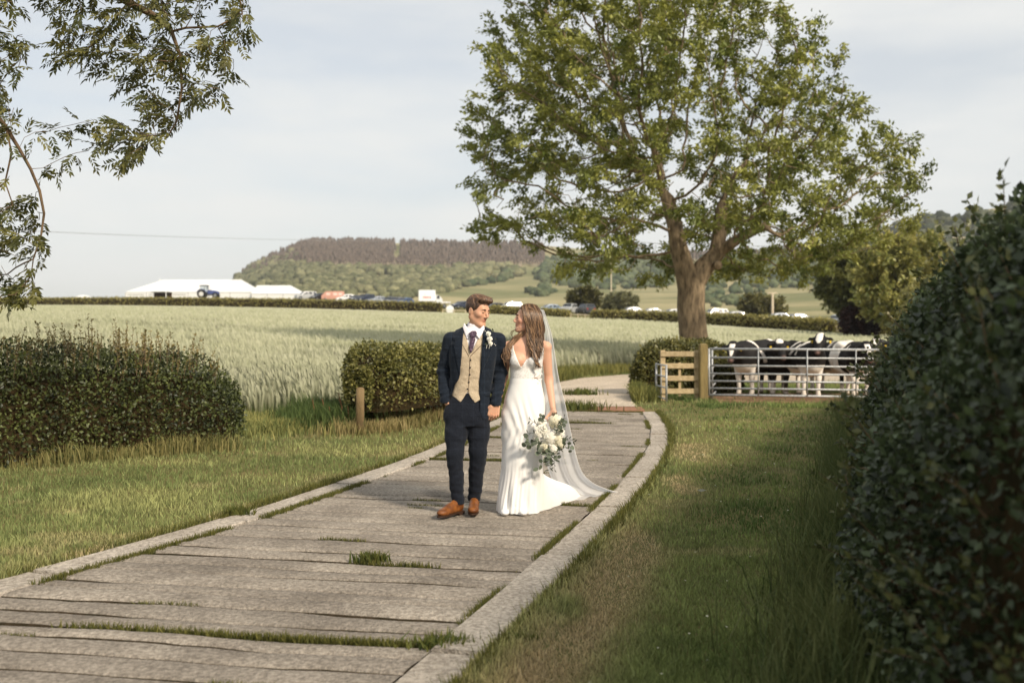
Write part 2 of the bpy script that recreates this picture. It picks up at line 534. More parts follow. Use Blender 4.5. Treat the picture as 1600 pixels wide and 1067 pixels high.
def lawn_cols(x, y):
    t = fbm(x * .9, y * .9, 31)
    t = np.clip(smooth(.3, .7, t) + rng.normal(0, .25, len(x)), 0, 1)
    c = mixc(G1, G2, t)
    lush = smooth(.2, 1.4, x - Rx(y))[:, None] * .75          # lusher turf on the side of the tall hedge
    c = c * (1 - lush) + mixc(lin(74, 98, 48), lin(132, 146, 84), t) * lush
    c = c * (.72 + .56 * fbm(x * 5.5, y * 5.5, 13))[:, None]
    # dry worn strip beside the kerb on the right, dry edges on the left
    d = x - (Rx(y) + .62)
    dry = np.exp(-(d / .22) ** 2) * smooth(.40, .60, fbm(x * 1.6, y * .75, 77)) * (x > Rx(y)) * (y > 3.2) * (y < 13)
    dl = (Lx(y) - .36) - x
    dry = np.maximum(dry, .75 * np.exp(-(dl / .10) ** 2) * (x < 0) * smooth(.35, .6, fbm(x * 3, y * 3, 7)))
    dry = np.maximum(dry, .30 * smooth(.62, .74, fbm(x * 2.1, y * 2.1, 55)))
    dry = np.clip(dry * 1.25 + rng.normal(0, .12, len(x)) * (dry > .1), 0, 1)
    c = c * (1 - dry[:, None]) + np.array(GD)[None] * dry[:, None]
    return c * rng.uniform(.6, 1.38, (len(x), 1)), dry


def in_field(x, y):
    return y > np.interp(x, FBX, FBY)


# near edge of the wheat
FBX = np.array([-200, -14, -5.0, -3.2, -1.6, -.4, .0, .35, .9, 2.0, 4.0, 7.0, 12.0, 40, 200])
FBY = np.array([9.0, 13.6, 16.6, 17.6, 18.8, 20.2, 22.5, 26.2, 29.4, 32.6, 35.2, 37.0, 38.0, 40, 48])


def scatter(n, x0, x1, y0, y1, p=1.0):
    """denser near the camera: uniform over picture-like (x / y, 1 / y^p)"""
    u = rng.uniform(0, 1, n)
    y = (y0 ** -p + u * (y1 ** -p - y0 ** -p)) ** (-1 / p)
    x = rng.uniform(x0, x1, n)
    return x, y


# lawn on the left of the track and on the right up to the tall hedge
n = 330000
u = rng.uniform(-.62, .46, n)
y = (3.2 ** -1.1 + rng.uniform(0, 1, n) * (22.0 ** -1.1 - 3.2 ** -1.1)) ** (-1 / 1.1)
x = u * y
keep = ~on_track(x, y, -.03) & ~in_field(x, y) & ~((x > Rx(y)) & (x > .37 * y + .25) & (y < 19.5))
keep &= ~((x > 4.15) & (y > 19.75 + .5 * fbm(x * 2, y * 2, 6)))
x, y = x[keep], y[keep]
lc, dry = lawn_cols(x, y)
h = rng.uniform(.022, .062, len(x)) * (.55 + .9 * fbm(x * 3.3, y * 3.3, 5)) * (1 - .45 * dry) * (1 + .03 * y) * np.where(x > 0, .8, .9)
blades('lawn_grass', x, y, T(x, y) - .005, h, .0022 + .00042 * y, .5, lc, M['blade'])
tag(bpy.data.objects['lawn_grass'], 'short mown grass on both sides of the concrete track', 'grass', kind='stuff')

# paddock grass behind and around the gate
n = 60000
u = rng.uniform(.02, .46, n); y = (19 ** -.9 + rng.uniform(0, 1, n) * (42 ** -.9 - 19 ** -.9)) ** (-1 / .9); x = u * y
keep = ~on_track(x, y, 0) & ~in_field(x, y) & ~((x > 4.2) & (x < 10) & (y > 19.9) & (y < 23.0) & (rng.random(n) < .95)) & (x > 1.8)
keep &= ~((y < 21) & (x < 3.6))
x, y = x[keep], y[keep]
lc, dry = lawn_cols(x, y)
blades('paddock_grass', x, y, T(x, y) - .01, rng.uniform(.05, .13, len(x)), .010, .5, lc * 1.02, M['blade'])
tag(bpy.data.objects['paddock_grass'], 'rough grass of the paddock around the cows and the gate', 'grass', kind='stuff')

# moss and grass growing in the joints and along the kerbs
jx = []; jy = []; jh = []
for a in JY:
    X, Y = edge_pts(a, 60, round(a * 97))
    m = fbm(X * 1.1 + a * 3, np.full(60, a * 7.0), 12)
    for X0, Y0, m0 in zip(X, Y, m):
        c = int(70 * max(0, m0 - .42) / .3)
        jx += list(X0 + rng.uniform(-.025, .025, c)); jy += list(Y0 + rng.normal(0, .012, c)); jh += list(rng.uniform(.012, .038, c))
for a, b, f, l_ in bands:
    if rng.random() < .45:
        X, Y = edge_pts(a, 60, round(a * 97)); s = rng.integers(0, 52); e = s + rng.integers(3, 9)
        for X0, Y0 in zip(X[s:e], Y[s:e]):
            c = 14
            jx += list(X0 + rng.uniform(-.03, .03, c)); jy += list(Y0 + rng.normal(0, .006, c)); jh += list(rng.uniform(.008, .022, c))
for fx, sd, lo, hi in ((Lx, -1, .5, 18), (Rx, 1, .5, 18)):
    yy = rng.uniform(lo, hi, 26000)
    g = fbm(yy * 1.3, np.full_like(yy, 5.0 + sd), 41)
    yy = yy[rng.random(len(yy)) < np.clip((g - (.30 if sd < 0 else .50)) * 5, 0, 1)]
    jx += list(fx(yy) + rng.normal(0, .016 if sd < 0 else .012, len(yy))); jy += list(yy); jh += list(rng.uniform(.012, .04, len(yy)))
    # ragged grass overhanging the outer side of the kerb
    yy = rng.uniform(lo, hi, 14000)
    g = fbm(yy * 2.1, np.full_like(yy, 9.0 + sd), 61)
    yy = yy[rng.random(len(yy)) < .25 + np.clip((g - .4) * 3, 0, .75)]
    jx += list(fx(yy) + sd * (.28 + np.abs(rng.normal(0, .03, len(yy))))); jy += list(yy); jh += list(rng.uniform(.03, .085, len(yy)))
jx, jy, jh = map(np.array, (jx, jy, jh))
jc = mixc(lin(74, 80, 40), lin(122, 118, 62), rng.random(len(jx))) * rng.uniform(.7, 1.2, (len(jx), 1))
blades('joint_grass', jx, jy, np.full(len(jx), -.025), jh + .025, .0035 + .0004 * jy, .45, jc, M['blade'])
tag(bpy.data.objects['joint_grass'], 'grass and moss growing in the track joints and along the kerbs', 'grass', kind='stuff')


def tuft(px, py, n, hh, r, label, name='grass_tuft', c1=lin(70, 84, 42), c2=lin(112, 112, 58), lean=.45, Y=None):
    cx, cy = gnd(px, py)
    if Y: cx, cy = (px - 800) / FPX * Y, Y
    x = cx + rng.normal(0, r, n); y = cy + rng.normal(0, r * .5, n)
    o = blades(name, x, y, T(x, y) - .03, rng.uniform(.4, 1, n) * hh + .03, .004 + .0004 * cy, lean, mixc(c1, c2, rng.random(n)), M['blade'], seg=2)
    return tag(o, label, 'grass tuft', kind='stuff')


tuft(582, 876, 220, .07, .045, 'big green grass tuft growing in a track joint in front of the groom')
tuft(905, 618, 260, .20, .22, 'grass tuft on the pale concrete beyond the brown cross strip')
tuft(893, 641, 420, .22, .30, 'weedy grass clump beside the veil at the cross strip')
tuft(372, 806, 160, .10, .05, 'dark weed tuft on the lawn edge by the kerb joint')
tuft(690, 1010, 260, .07, .07, 'grass clump at the broken kerb joint near the bottom edge')
tuft(815, 1000, 0 + 60, .05, .05, 'low grass sprig just right of the kerb near the bottom')

# ------------------------------------------------------------------ wheat
def wheat():
    V = []; C = []
    n = 125000
    u = rng.uniform(-.62, .40, n)
    y = (12.5 ** -.55 + rng.uniform(0, 1, n) * (150 ** -.55 - 12.5 ** -.55)) ** (-1 / .55)
    x = u * y
    ex = np.interp(x, FBX, FBY)
    k = (y > ex) & (y < 100 + 55 * (u < .2))
    x, y, ex = x[k], y[k], ex[k]
    n = len(x)
    z = T(x, y)
    hh = rng.uniform(.62, .84, n) * (.6 + .4 * smooth(-.2, .8, y - ex + rng.normal(0, .25, n)))
    w = .0032 + .00066 * y ** .95
    lean = -.10 + .20 * (fbm(x * .25, y * .12, 91) - .5)
    a = rng.uniform(-.6, .6, n)
    ca, sa = np.cos(a) * w, np.sin(a) * w
    tx = x + lean * hh + rng.normal(0, .05, n); ty = y + rng.normal(0, .06, n)
    P = np.empty((n, 6, 3), np.float32)
    P[:, 0] = np.stack([x - ca, y - sa, z], 1); P[:, 1] = np.stack([x + ca, y + sa, z], 1)
    mx = x + (tx - x) * .6; my = y + (ty - y) * .6; mz = z + hh * .72
    P[:, 2] = np.stack([mx + ca * 1.3, my + sa * 1.3, mz], 1); P[:, 3] = np.stack([mx - ca * 1.3, my - sa * 1.3, mz], 1)
    P[:, 4] = np.stack([tx - .03, ty, z + hh], 1)
    P[:, 5] = np.stack([tx - .05 + w * 2, ty, z + hh * .93], 1)
    b = np.arange(n)[:, None] * 6
    Fa = np.concatenate([b + np.array([[0, 1, 2]]), b + np.array([[0, 2, 3]]), b + np.array([[3, 2, 4]]), b + np.array([[2, 5, 4]])])
    t = np.clip(fbm(x * .35, y * .35, 17) + rng.normal(0, .2, n), 0, 1)
    low = mixc(lin(104, 108, 74), lin(126, 126, 90), t); top = mixc(lin(172, 174, 142), lin(196, 195, 168), t)
    dark = smooth(.62, .76, fbm(x * .16 + y * .05, y * .42, 23)) * (y < 70)
    top *= (1 - .35 * dark)[:, None]
    C = np.stack([low * .8, low * .8, top * .9, top * .9, top, top], 1)
    return P.reshape(-1, 3), Fa, C.reshape(-1, 3)


V, Fa, Cw = wheat()
wh = mobj('wheat', V, Fa, M['blade'], cols=Cw)
tag(wh, 'pale green unripe wheat standing in the sloping field', 'wheat', kind='stuff')
# the closed canopy of ears between the single stalks
wx = np.unique(np.concatenate([np.linspace(-260, -30, 60), np.linspace(-30, 30, 110), np.linspace(30, 120, 30)]))
wy = np.unique(np.concatenate([np.arange(9, 40, .5), np.linspace(40, 110, 80), np.linspace(110, 262, 80)]))
gx, gy = np.meshgrid(wx, wy, indexing='ij')
gz = T(gx, gy) + (.60 + .10 * (fbm(gx * .9, gy * .9, 15) - .5) + .10 * (fbm(gx * .2 + gy * .1, gy * .45, 44) - .5)) * smooth(.1, 1.9, gy - np.interp(gx, FBX, FBY)) - .02
ok = (gy > np.interp(gx, FBX, FBY) - .1)
nyg = len(wy)
ii = (np.arange(len(wx) - 1)[:, None] * nyg + np.arange(nyg - 1)[None, :])
okc = ok[:-1, :-1] & ok[1:, :-1] & ok[1:, 1:] & ok[:-1, 1:]
cyc = gy[:-1, :-1]; cxc = gx[:-1, :-1]
okc &= cyc < np.interp(cxc, HX, HY) - .5
ii = ii[okc]
ear_m, en, el, eb = nt('wheat_canopy')
eb.inputs['Roughness'].default_value = .9; eb.inputs['Specular IOR Level'].default_value = .1
tcn = en.new('ShaderNodeTexCoord')
nz1 = en.new('ShaderNodeTexNoise'); nz1.inputs['Scale'].default_value = 1.0; nz1.inputs['Detail'].default_value = 9; nz1.inputs['Roughness'].default_value = .7
mpn = en.new('ShaderNodeMapping'); mpn.inputs['Scale'].default_value = (.10, .38, .3); mpn.inputs['Rotation'].default_value = (0, 0, -.10)
el.new(tcn.outputs['Object'], mpn.inputs['Vector']); el.new(mpn.outputs['Vector'], nz1.inputs['Vector'])
crn = en.new('ShaderNodeValToRGB'); crn.color_ramp.elements[0].position = .32; crn.color_ramp.elements[1].position = .60
crn.color_ramp.elements[0].color = (*lin(146, 146, 114), 1); crn.color_ramp.elements[1].color = (*lin(194, 190, 160), 1)
el.new(nz1.outputs['Fac'], crn.inputs['Fac'])
nz2 = en.new('ShaderNodeTexNoise'); nz2.inputs['Scale'].default_value = 5; nz2.inputs['Detail'].default_value = 8; nz2.inputs['Roughness'].default_value = .8
el.new(tcn.outputs['Object'], nz2.inputs['Vector'])
bpn = en.new('ShaderNodeBump'); bpn.inputs['Strength'].default_value = .8; bpn.inputs['Distance'].default_value = .12
el.new(nz2.outputs['Fac'], bpn.inputs['Height']); el.new(bpn.outputs['Normal'], eb.inputs['Normal'])
mp2 = en.new('ShaderNodeMapping'); mp2.inputs['Scale'].default_value = (.012, .55, .2); mp2.inputs['Rotation'].default_value = (0, 0, .16)
nz3 = en.new('ShaderNodeTexNoise'); nz3.inputs['Scale'].default_value = 1.0; nz3.inputs['Detail'].default_value = 3
el.new(tcn.outputs['Object'], mp2.inputs['Vector']); el.new(mp2.outputs['Vector'], nz3.inputs['Vector'])
cr3 = en.new('ShaderNodeValToRGB'); cr3.color_ramp.elements[0].position = .36; cr3.color_ramp.elements[1].position = .46
cr3.color_ramp.elements[0].color = (.74, .77, .70, 1); cr3.color_ramp.elements[1].color = (1, 1, 1, 1)
el.new(nz3.outputs['Fac'], cr3.inputs['Fac'])
mx3 = en.new('ShaderNodeMixRGB'); mx3.blend_type = 'MULTIPLY'; mx3.inputs['Fac'].default_value = 1
el.new(crn.outputs['Color'], mx3.inputs[1]); el.new(cr3.outputs['Color'], mx3.inputs[2]); el.new(mx3.outputs['Color'], eb.inputs['Base Color'])
cano = mobj('wheat_field', np.stack([gx, gy, gz], -1).reshape(-1, 3), np.stack([ii, ii + nyg, ii + nyg + 1, ii + 1], 1), ear_m, smooth=True)
tag(cano, 'closed top of the wheat crop sloping up to the far hedge', kind='structure')

# long grass along the verge of the wheat, in the field entrance and at the hedge feet
def longgrass(name, n, pts, r, h, cols, label, lean=.35, w=.006):
    p = np.array(pts, float); seg = rng.integers(0, len(p) - 1, n); t = rng.random(n)
    x = p[seg, 0] + (p[seg + 1, 0] - p[seg, 0]) * t + rng.normal(0, r, n); y = p[seg, 1] + (p[seg + 1, 1] - p[seg, 1]) * t + rng.normal(0, r, n)
    k = ~on_track(x, y, .02); x, y = x[k], y[k]; n = len(x)
    o = blades(name, x, y, T(x, y) - .01, rng.uniform(h[0], h[1], n) * (.5 + fbm(x * 2, y * 2, 19)), w, lean, mixc(cols[0], cols[1], np.clip(fbm(x * 1.5, y * 1.5, 3) + rng.normal(0, .25, n), 0, 1)), M['blade'], seg=2)
    return tag(o, label, 'grass', kind='stuff')


LG = (lin(92, 100, 52), lin(140, 134, 76)); DG = (lin(108, 106, 60), lin(172, 154, 108))
longgrass('verge_grass', 16000, [(-.6, 20.0), (.0, 22.5), (.4, 26.2), (.95, 28.9), (2.0, 31.8), (4.0, 34.4), (8, 36), (14, 37)], .28, (.12, .40), LG, 'long grass verge between the bend of the track and the wheat', w=.011)
longgrass('bank_shadow_grass', 7000, [(-3.5, 15.9), (-2.7, 15.3), (-2.6, 14.7), (-2.9, 16.3)], .24, (.16, .44), (lin(60, 80, 44), lin(98, 112, 62)), 'long grass coloured dark green for the shadow at the end of the small clipped hedge', w=.007)  # grass bank whose dark greens carry the shadow patch beside the hedge
longgrass('entrance_grass', 12000, [(-5.2, 15.4), (-3.9, 16.0), (-2.5, 16.4), (-3.4, 14.6), (-4.2, 14.8)], .45, (.06, .22), (lin(96, 108, 62), lin(170, 162, 100)), 'rough yellow green grass in the gap between the two hedges', w=.008)
longgrass('hedge_foot_grass', 3800, [(-7.5, 8.9), (-6.2, 10.1), (-5.2, 11.0), (-4.4, 11.8), (-3.5, 12.4)], .20, (.05, .22), (lin(84, 92, 50), lin(160, 148, 96)), 'dry and green long grass along the foot of the dark hedge', w=.006)
longgrass('bleached_grass', 3400, [(-2.5, 14.1), (-1.9, 14.6), (-1.5, 16), (-.9, 17.6)], .18, (.05, .24), DG, 'dry orange grass under the small clipped hedge', w=.007)
longgrass('shaded_grass', 15000, [(.9, 3.0), (1.55, 4.6), (2.1, 6.2), (2.9, 8.4), (3.7, 10.8), (4.7, 13.4), (5.7, 16.2), (6.3, 18.2)], .16, (.12, .42), (lin(72, 86, 48), lin(118, 122, 76)), 'long grass flopping out from the foot of the tall hedge', lean=.6, w=.0045)

# daisies and bits of straw in the turf
dg = np.random.default_rng(9)
n = 90
y = dg.uniform(4, 18, n); x = Rx(y) + dg.uniform(.5, 1.0, n) * (.36 * y - .3 - Rx(y)) * dg.random(n) ** .6 + .35
k = x < .36 * y - .1; x, y = x[k], y[k]; n = len(x)
V = []; Fa = []
for i in range(n):
    r = .005 + .0004 * y[i]; z = float(T(x[i], y[i])) + .045
    b = len(V); V += [(x[i] + r * cos(a), y[i] + r * sin(a), z + dg.normal(0, .002)) for a in np.arange(6) * pi / 3]; Fa.append(tuple(range(b, b + 6)))
tag(mobj('daisies', V, Fa, mat('daisy', lin(196, 192, 166), rough=.7)), 'tiny pale daisies scattered through the lawn by the tall hedge', 'flowers', kind='stuff')
sx, sy = gnd(1096, 776)
tag(mobj('white_scrap', [(sx - .04, sy, .06), (sx + .0, sy - .02, .075), (sx + .045, sy, .06), (sx + .01, sy + .03, .055), (sx, sy, .045)], [(0, 1, 2), (0, 2, 3), (4, 1, 0), (4, 2, 1), (4, 3, 2), (4, 0, 3)], mat('scrap', lin(236, 236, 236), rough=.6)), 'small white scrap lying on the lawn right of the veil', 'scrap')
# ------------------------------------------------------------------ leaves
def unit(a):
    return a / (np.linalg.norm(a, axis=-1, keepdims=True) + 1e-9)


def leaf_mesh(P, D, Nn, L, W, cols, fold=.0):
    """diamond shaped leaves: base P, axis D, normal Nn, length L, half width W"""
    n = len(P)
    D = unit(D); S = unit(np.cross(Nn, D)); Nv = np.cross(D, S)
    L = np.broadcast_to(np.asarray(L, float), (n,))[:, None]; W = np.broadcast_to(np.asarray(W, float), (n,))[:, None]
    V = np.empty((n, 4, 3), np.float32)
    V[:, 0] = P
    V[:, 1] = P + D * L * .45 + S * W + Nv * W * fold
    V[:, 2] = P + D * L - Nv * L * .12
    V[:, 3] = P + D * L * .45 - S * W + Nv * W * fold
    b = np.arange(n)[:, None] * 4
    Fa = np.concatenate([b + np.array([[0, 1, 2]]), b + np.array([[0, 2, 3]])])
    return V.reshape(-1, 3), Fa, np.repeat(cols, 4, axis=0)


def hedge(name, path, nleaf, L, cols, label, group=None, exp=3.2, depth=.16, core=.86, zbase=.06, dens=None, cat='hedge', out=.03, bul=.16, phr=(0, 1)):
    """path rows: x, y, half width, height.  Returns the parent empty with children branches and leaves."""
    p = np.array(path, float)
    d = np.concatenate([[0], np.cumsum(np.hypot(np.diff(p[:, 0]), np.diff(p[:, 1])))])
    tot = d[-1]
    def sect(s, phi, k=1.0):
        x = np.interp(s, d, p[:, 0]); y = np.interp(s, d, p[:, 1]); w = np.interp(s, d, p[:, 2]); H = np.interp(s, d, p[:, 3])
        e = .02
        tx = np.interp(s + e, d, p[:, 0]) - np.interp(s - e, d, p[:, 0]); ty = np.interp(s + e, d, p[:, 1]) - np.interp(s - e, d, p[:, 1])
        tl = np.hypot(tx, ty) + 1e-9; tx /= tl; ty /= tl
        endd = np.minimum(s, tot - s); ek = np.clip(endd / (w * .9), 0, 1); ek = np.sqrt(np.clip(1 - (1 - ek) ** 2, 0, 1)) * .75 + .25
        c = np.cos(phi); sn = np.sin(phi)
        lat = np.sign(c) * np.abs(c) ** (2 / exp) * w * ek * k
        up = np.abs(sn) ** (2 / exp) * (H * (.55 + .45 * ek) - zbase) * k + zbase
        bulge = bul * (fbm(s * 1.7 + 9 * c, phi * 2.2, 63) - .5) * np.minimum(1, w)
        lat = lat + np.sign(c) * np.abs(c) * bulge; up = up + sn * bulge
        X = x + ty * lat; Y = y - tx * lat
        return np.stack([X, Y, T(X, Y) + up], -1), np.stack([ty * c, -tx * c, sn], -1), np.stack([tx, ty, 0 * tx], -1)
    root = empty(name, (0, 0, 0))
    tag(root, label, cat, group)
    # inner mass of branches
    ns, nphi = max(8, int(tot / .35)), 13
    S = np.linspace(.06 * min(1, tot), tot - .06 * min(1, tot), ns); PH = np.linspace(0, pi, nphi)
    ss, pp = np.meshgrid(S, PH, indexing='ij')
    Pc, _, _ = sect(ss, pp, core)
    q = (np.arange(ns - 1)[:, None] * nphi + np.arange(nphi - 1)[None, :]).ravel()
    Fc = np.stack([q, q + nphi, q + nphi + 1, q + 1], 1).tolist()
    Fc += [list(range(nphi)), list(range((ns - 1) * nphi + nphi - 1, (ns - 1) * nphi - 1, -1))]
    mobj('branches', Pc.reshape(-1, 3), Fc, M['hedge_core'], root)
    s = rng.uniform(0, tot, nleaf) if dens is None else np.interp(rng.random(nleaf), np.linspace(0, 1, len(dens)), np.array(dens) * tot)
    phi = pi * (phr[0] + (phr[1] - phr[0]) * rng.beta(.85, .85, nleaf))
    P, Nn, Tn = sect(s, phi, 1.0)
    inn = np.abs(rng.normal(0, 1, nleaf)) * depth
    P = P - Nn * (inn - out)[:, None] + rng.normal(0, .02, (nleaf, 3))
    # ends get leaves too
    e = rng.random(nleaf) < min(.25, .9 / tot)
    ke = rng.random(e.sum()) ** .5
    se = np.where(rng.random(e.sum()) < .5, .02, tot - .02)
    Pe, Ne, Te = sect(se, phi[e], 1.0); Pm, _, _ = sect(se, np.full(e.sum(), pi / 2), .4)
    Pe = Pm + (Pe - Pm) * ke[:, None]
    sgn = np.where(se < tot / 2, -1, 1)[:, None]
    P[e] = Pe + Te * sgn * (.12 - inn[e] * .7)[:, None]; Nn[e] = Te * sgn + Nn[e] * .4
    D = unit(rng.normal(0, 1, (nleaf, 3)) + Nn * .7 + np.array([0, 0, .15]))
    Nl = unit(Nn * .8 + rng.normal(0, .75, (nleaf, 3)) + np.array([0, 0, .35]))
    Ll = L * rng.uniform(.6, 1.3, nleaf)
    t = np.clip(.46 + rng.normal(0, .25, nleaf) + 1.5 * (fbm(s * 4.1, phi * 7, 8) - .5), 0, 1)
    C = mixc(cols[0], cols[1], t) * rng.uniform(.7, 1.25, (nleaf, 1))
    V, Fa, Cc = leaf_mesh(P, D, Nl, Ll, Ll * .33, C, fold=.25)
    tag(mobj('foliage', V, Fa, M['leaf'], root, cols=Cc), kind='stuff')
    return root, sect, tot


HC = (lin(58, 62, 34), lin(106, 106, 58))
# dark hedge at the left, with unclipped shoots along its top
LHP = [(-9.6, 6.6, .62, 1.26), (-7.6, 8.9, .66, 1.30), (-6.0, 11.0, .70, 1.32), (-5.0, 12.2, .74, 1.26), (-4.35, 12.9, .72, 1.14), (-3.85, 13.45, .60, .98)]
r1, sect1, tot1 = hedge('hawthorn_hedge', LHP, 56000, .043, (lin(42, 50, 28), lin(104, 112, 60)), 'big dark shaggy hedge with long shoots on top beside the lawn', depth=.16, core=.76, exp=2.7, bul=.42, phr=(0, .8), dens=[0, .22, .42, .6, .8, 1])
ns = 620
s = rng.uniform(1.5, tot1 - .4, ns); ph = rng.uniform(.25 * pi, .70 * pi, ns)
Pb, Nb, Tb = sect1(s, ph, .97)
tw = MB(); LP = []; LD = []; LN = []
for i in range(ns):
    hgt = rng.uniform(.10, .40) * (.5 + float(vnoise(s[i] * 2.3, 1.0, 5)))
    top = Pb[i] + np.array([rng.normal(0, .04), rng.normal(0, .04), hgt])
    tw.tube([Pb[i] - np.array([0, 0, .05]), top], [.004, .0015], n=3, cap=False)
    for k in range(int(hgt * 62)):
        t = rng.random() ** .8
        LP.append(Pb[i] + (top - Pb[i]) * t); LD.append(np.array([rng.normal(), rng.normal(), .8])); LN.append(rng.normal(0, 1, 3))
tag(tw.build('shoots', M['twig'], r1), kind='stuff')
LP, LD, LN = map(np.array, (LP, LD, LN))
V, Fa, Cc = leaf_mesh(LP, LD, LN, rng.uniform(.02, .042, len(LP)), .009, mixc(lin(96, 92, 50), lin(150, 132, 80), rng.random(len(LP))))
tag(mobj('shoot_leaves', V, Fa, M['leaf'], r1, cols=Cc), kind='stuff')

# small clipped hedge behind the groom with its end post
r2, sect2, tot2 = hedge('clipped_hedge', [(-2.22, 14.6, .44, 1.24), (-1.85, 15.5, .48, 1.23), (-1.4, 16.8, .50, 1.22), (-.75, 18.6, .48, 1.20)], 31000, .050, (lin(78, 82, 40), lin(150, 144, 82)), 'small clipped hedge with a round end post behind the groom', exp=5, depth=.09, core=.84, zbase=.28)
br = MB()
for k in range(70):
    t = rng.random(); x0 = -2.55 + 1.8 * t; y0 = 14.5 + 4.1 * t
    p = np.array([x0 + rng.normal(0, .15), y0 + rng.normal(0, .15), 0])
    q = p + np.array([rng.normal(0, .12), rng.normal(0, .12), rng.uniform(.3, .6)])
    br.tube([p, (p + q) / 2 + rng.normal(0, .04, 3), q], [.016, .011, .006], n=5, cap=False)
tag(br.build('stems', mat('warm_stems', lin(152, 112, 76), rough=.9, c2=lin(104, 76, 50), scale=9), r2), kind='stuff')
px_, py_ = -2.17, 14.22
post = MB().tube([(px_, py_, -.1), (px_, py_, .45), (px_ + .004, py_, .66)], [.062, .06, .058], n=14)
post.tube([(px_ + .004, py_, .66), (px_ + .004, py_, .675)], [.058, .04], n=14)
tag(post.build('hedge_post', mat('weathered_post', lin(136, 114, 80), rough=.9, c2=lin(100, 84, 58), scale=8, bump=.5, stretch=(1, 1, .2)), None, smooth=True), 'round weathered wooden post at the end of the small clipped hedge', 'post')

# tall dark hedge close to the camera on the right
RHP = [(1.9, -3, .7, 2.05), (1.9, .5, .72, 2.08), (1.92, 2.6, .75, 2.06), (2.28, 4.2, .78, 1.97), (3.74, 8.0, .80, 1.86), (5.18, 12.0, .78, 1.66), (6.16, 15.0, .72, 1.44), (7.28, 18.3, .52, 1.06)]
r3, sect3, tot3 = hedge('tall_hedge', RHP, 140000, .040, (lin(38, 48, 32), lin(86, 100, 66)), 'tall dark out of focus hedge running along the right edge', exp=2.0, depth=.14, core=.84, bul=.34, phr=(.25, 1), dens=[0, .10, .17, .22, .27, .32, .37, .43, .5, .6, .72, .85, 1])
sg = np.random.default_rng(44)
ns = 420
s3 = np.interp(sg.random(ns), [0, 1], [3.5, tot3 - .3]); ph3 = sg.uniform(.38 * pi, .97 * pi, ns)
Pb3, Nb3, _ = sect3(s3, ph3, .95)
tw3 = MB(); LP = []; LD = []; LN = []
for i in range(ns):
    L3 = sg.uniform(.10, .30); d3 = unit(Nb3[i] + np.array([0, 0, .5]) + sg.normal(0, .35, 3)); top = Pb3[i] + d3 * L3
    tw3.tube([Pb3[i], (Pb3[i] + top) / 2 + sg.normal(0, .01, 3), top], [.004, .003, .0015], n=3, cap=False)
    for k in range(int(L3 * 75)):
        LP.append(Pb3[i] + (top - Pb3[i]) * (.15 + .9 * sg.random()) + sg.normal(0, .012, 3)); LD.append(d3 + sg.normal(0, .8, 3)); LN.append(sg.normal(0, 1, 3) + np.array([0, 0, .6]))
tag(tw3.build('shoots', M['twig'], r3), kind='stuff')
LP, LD, LN = map(np.array, (LP, LD, LN))
V, Fa, Cc = leaf_mesh(LP, LD, LN, sg.uniform(.025, .05, len(LP)), .013, mixc(lin(56, 66, 40), lin(110, 112, 66), sg.random(len(LP))), fold=.2)
tag(mobj('shoot_leaves', V, Fa, M['leaf'], r3, cols=Cc), kind='stuff')
# bush behind the wooden fence, where the track bends
hedge('round_bush', [(2.9, 22.6, .35, .95), (3.5, 23.2, .75, 1.22), (4.6, 23.5, .7, 1.24), (5.3, 23.6, .5, 1.05)], 15000, .075, (lin(74, 78, 40), lin(128, 122, 66)), 'rounded bush behind the short wooden fence beside the bend', exp=2.4, depth=.12, cat='bush')
longgrass('bush_foot_grass', 3600, [(2.62, 20.6), (2.68, 21.6), (2.85, 22.3), (2.8, 21.0)], .16, (.10, .36), (lin(92, 100, 54), lin(140, 136, 76)), 'long grass at the foot of the bush by the bend', w=.010)

# hedges along the far side of the wheat field
FH = (lin(122, 120, 62), lin(166, 154, 90))
def far_hedge(pts, n, label, H=1.6):
    path = []
    for px, top, bot, Y in pts:
        x = (px - 800) / FPX * Y
        zt = EYE + (515 - top) / FPX * Y
        path.append((x, Y, .75, max(.9, zt - float(T(x, Y)))))
    return hedge('field_hedge', path, n, .30, FH, label, 'hedges along the far side of the field', exp=4, depth=.12, core=.93, out=.06, bul=.35)[0]


far_hedge([(-60, 466, 477, 221), (200, 465, 477, 205), (420, 467, 480, 193), (560, 470, 483, 184), (690, 473, 488, 176)], 11000, 'long far hedge in front of the white marquees and tractor')
far_hedge([(766, 478, 492, 171), (830, 482, 495, 167), (890, 485, 497, 160)], 3600, 'short far hedge seen between the heads of the couple and beyond the veil')
far_hedge([(926, 485, 498, 156), (1040, 488, 503, 144), (1150, 492, 510, 128), (1240, 497, 517, 117), (1305, 501, 523, 108)], 9000, 'far hedge running behind the trunk of the big tree')
far_hedge([(1352, 502, 520, 104), (1440, 500, 522, 100)], 2600, 'far hedge beyond the rail fence next to the tall dark hedge')

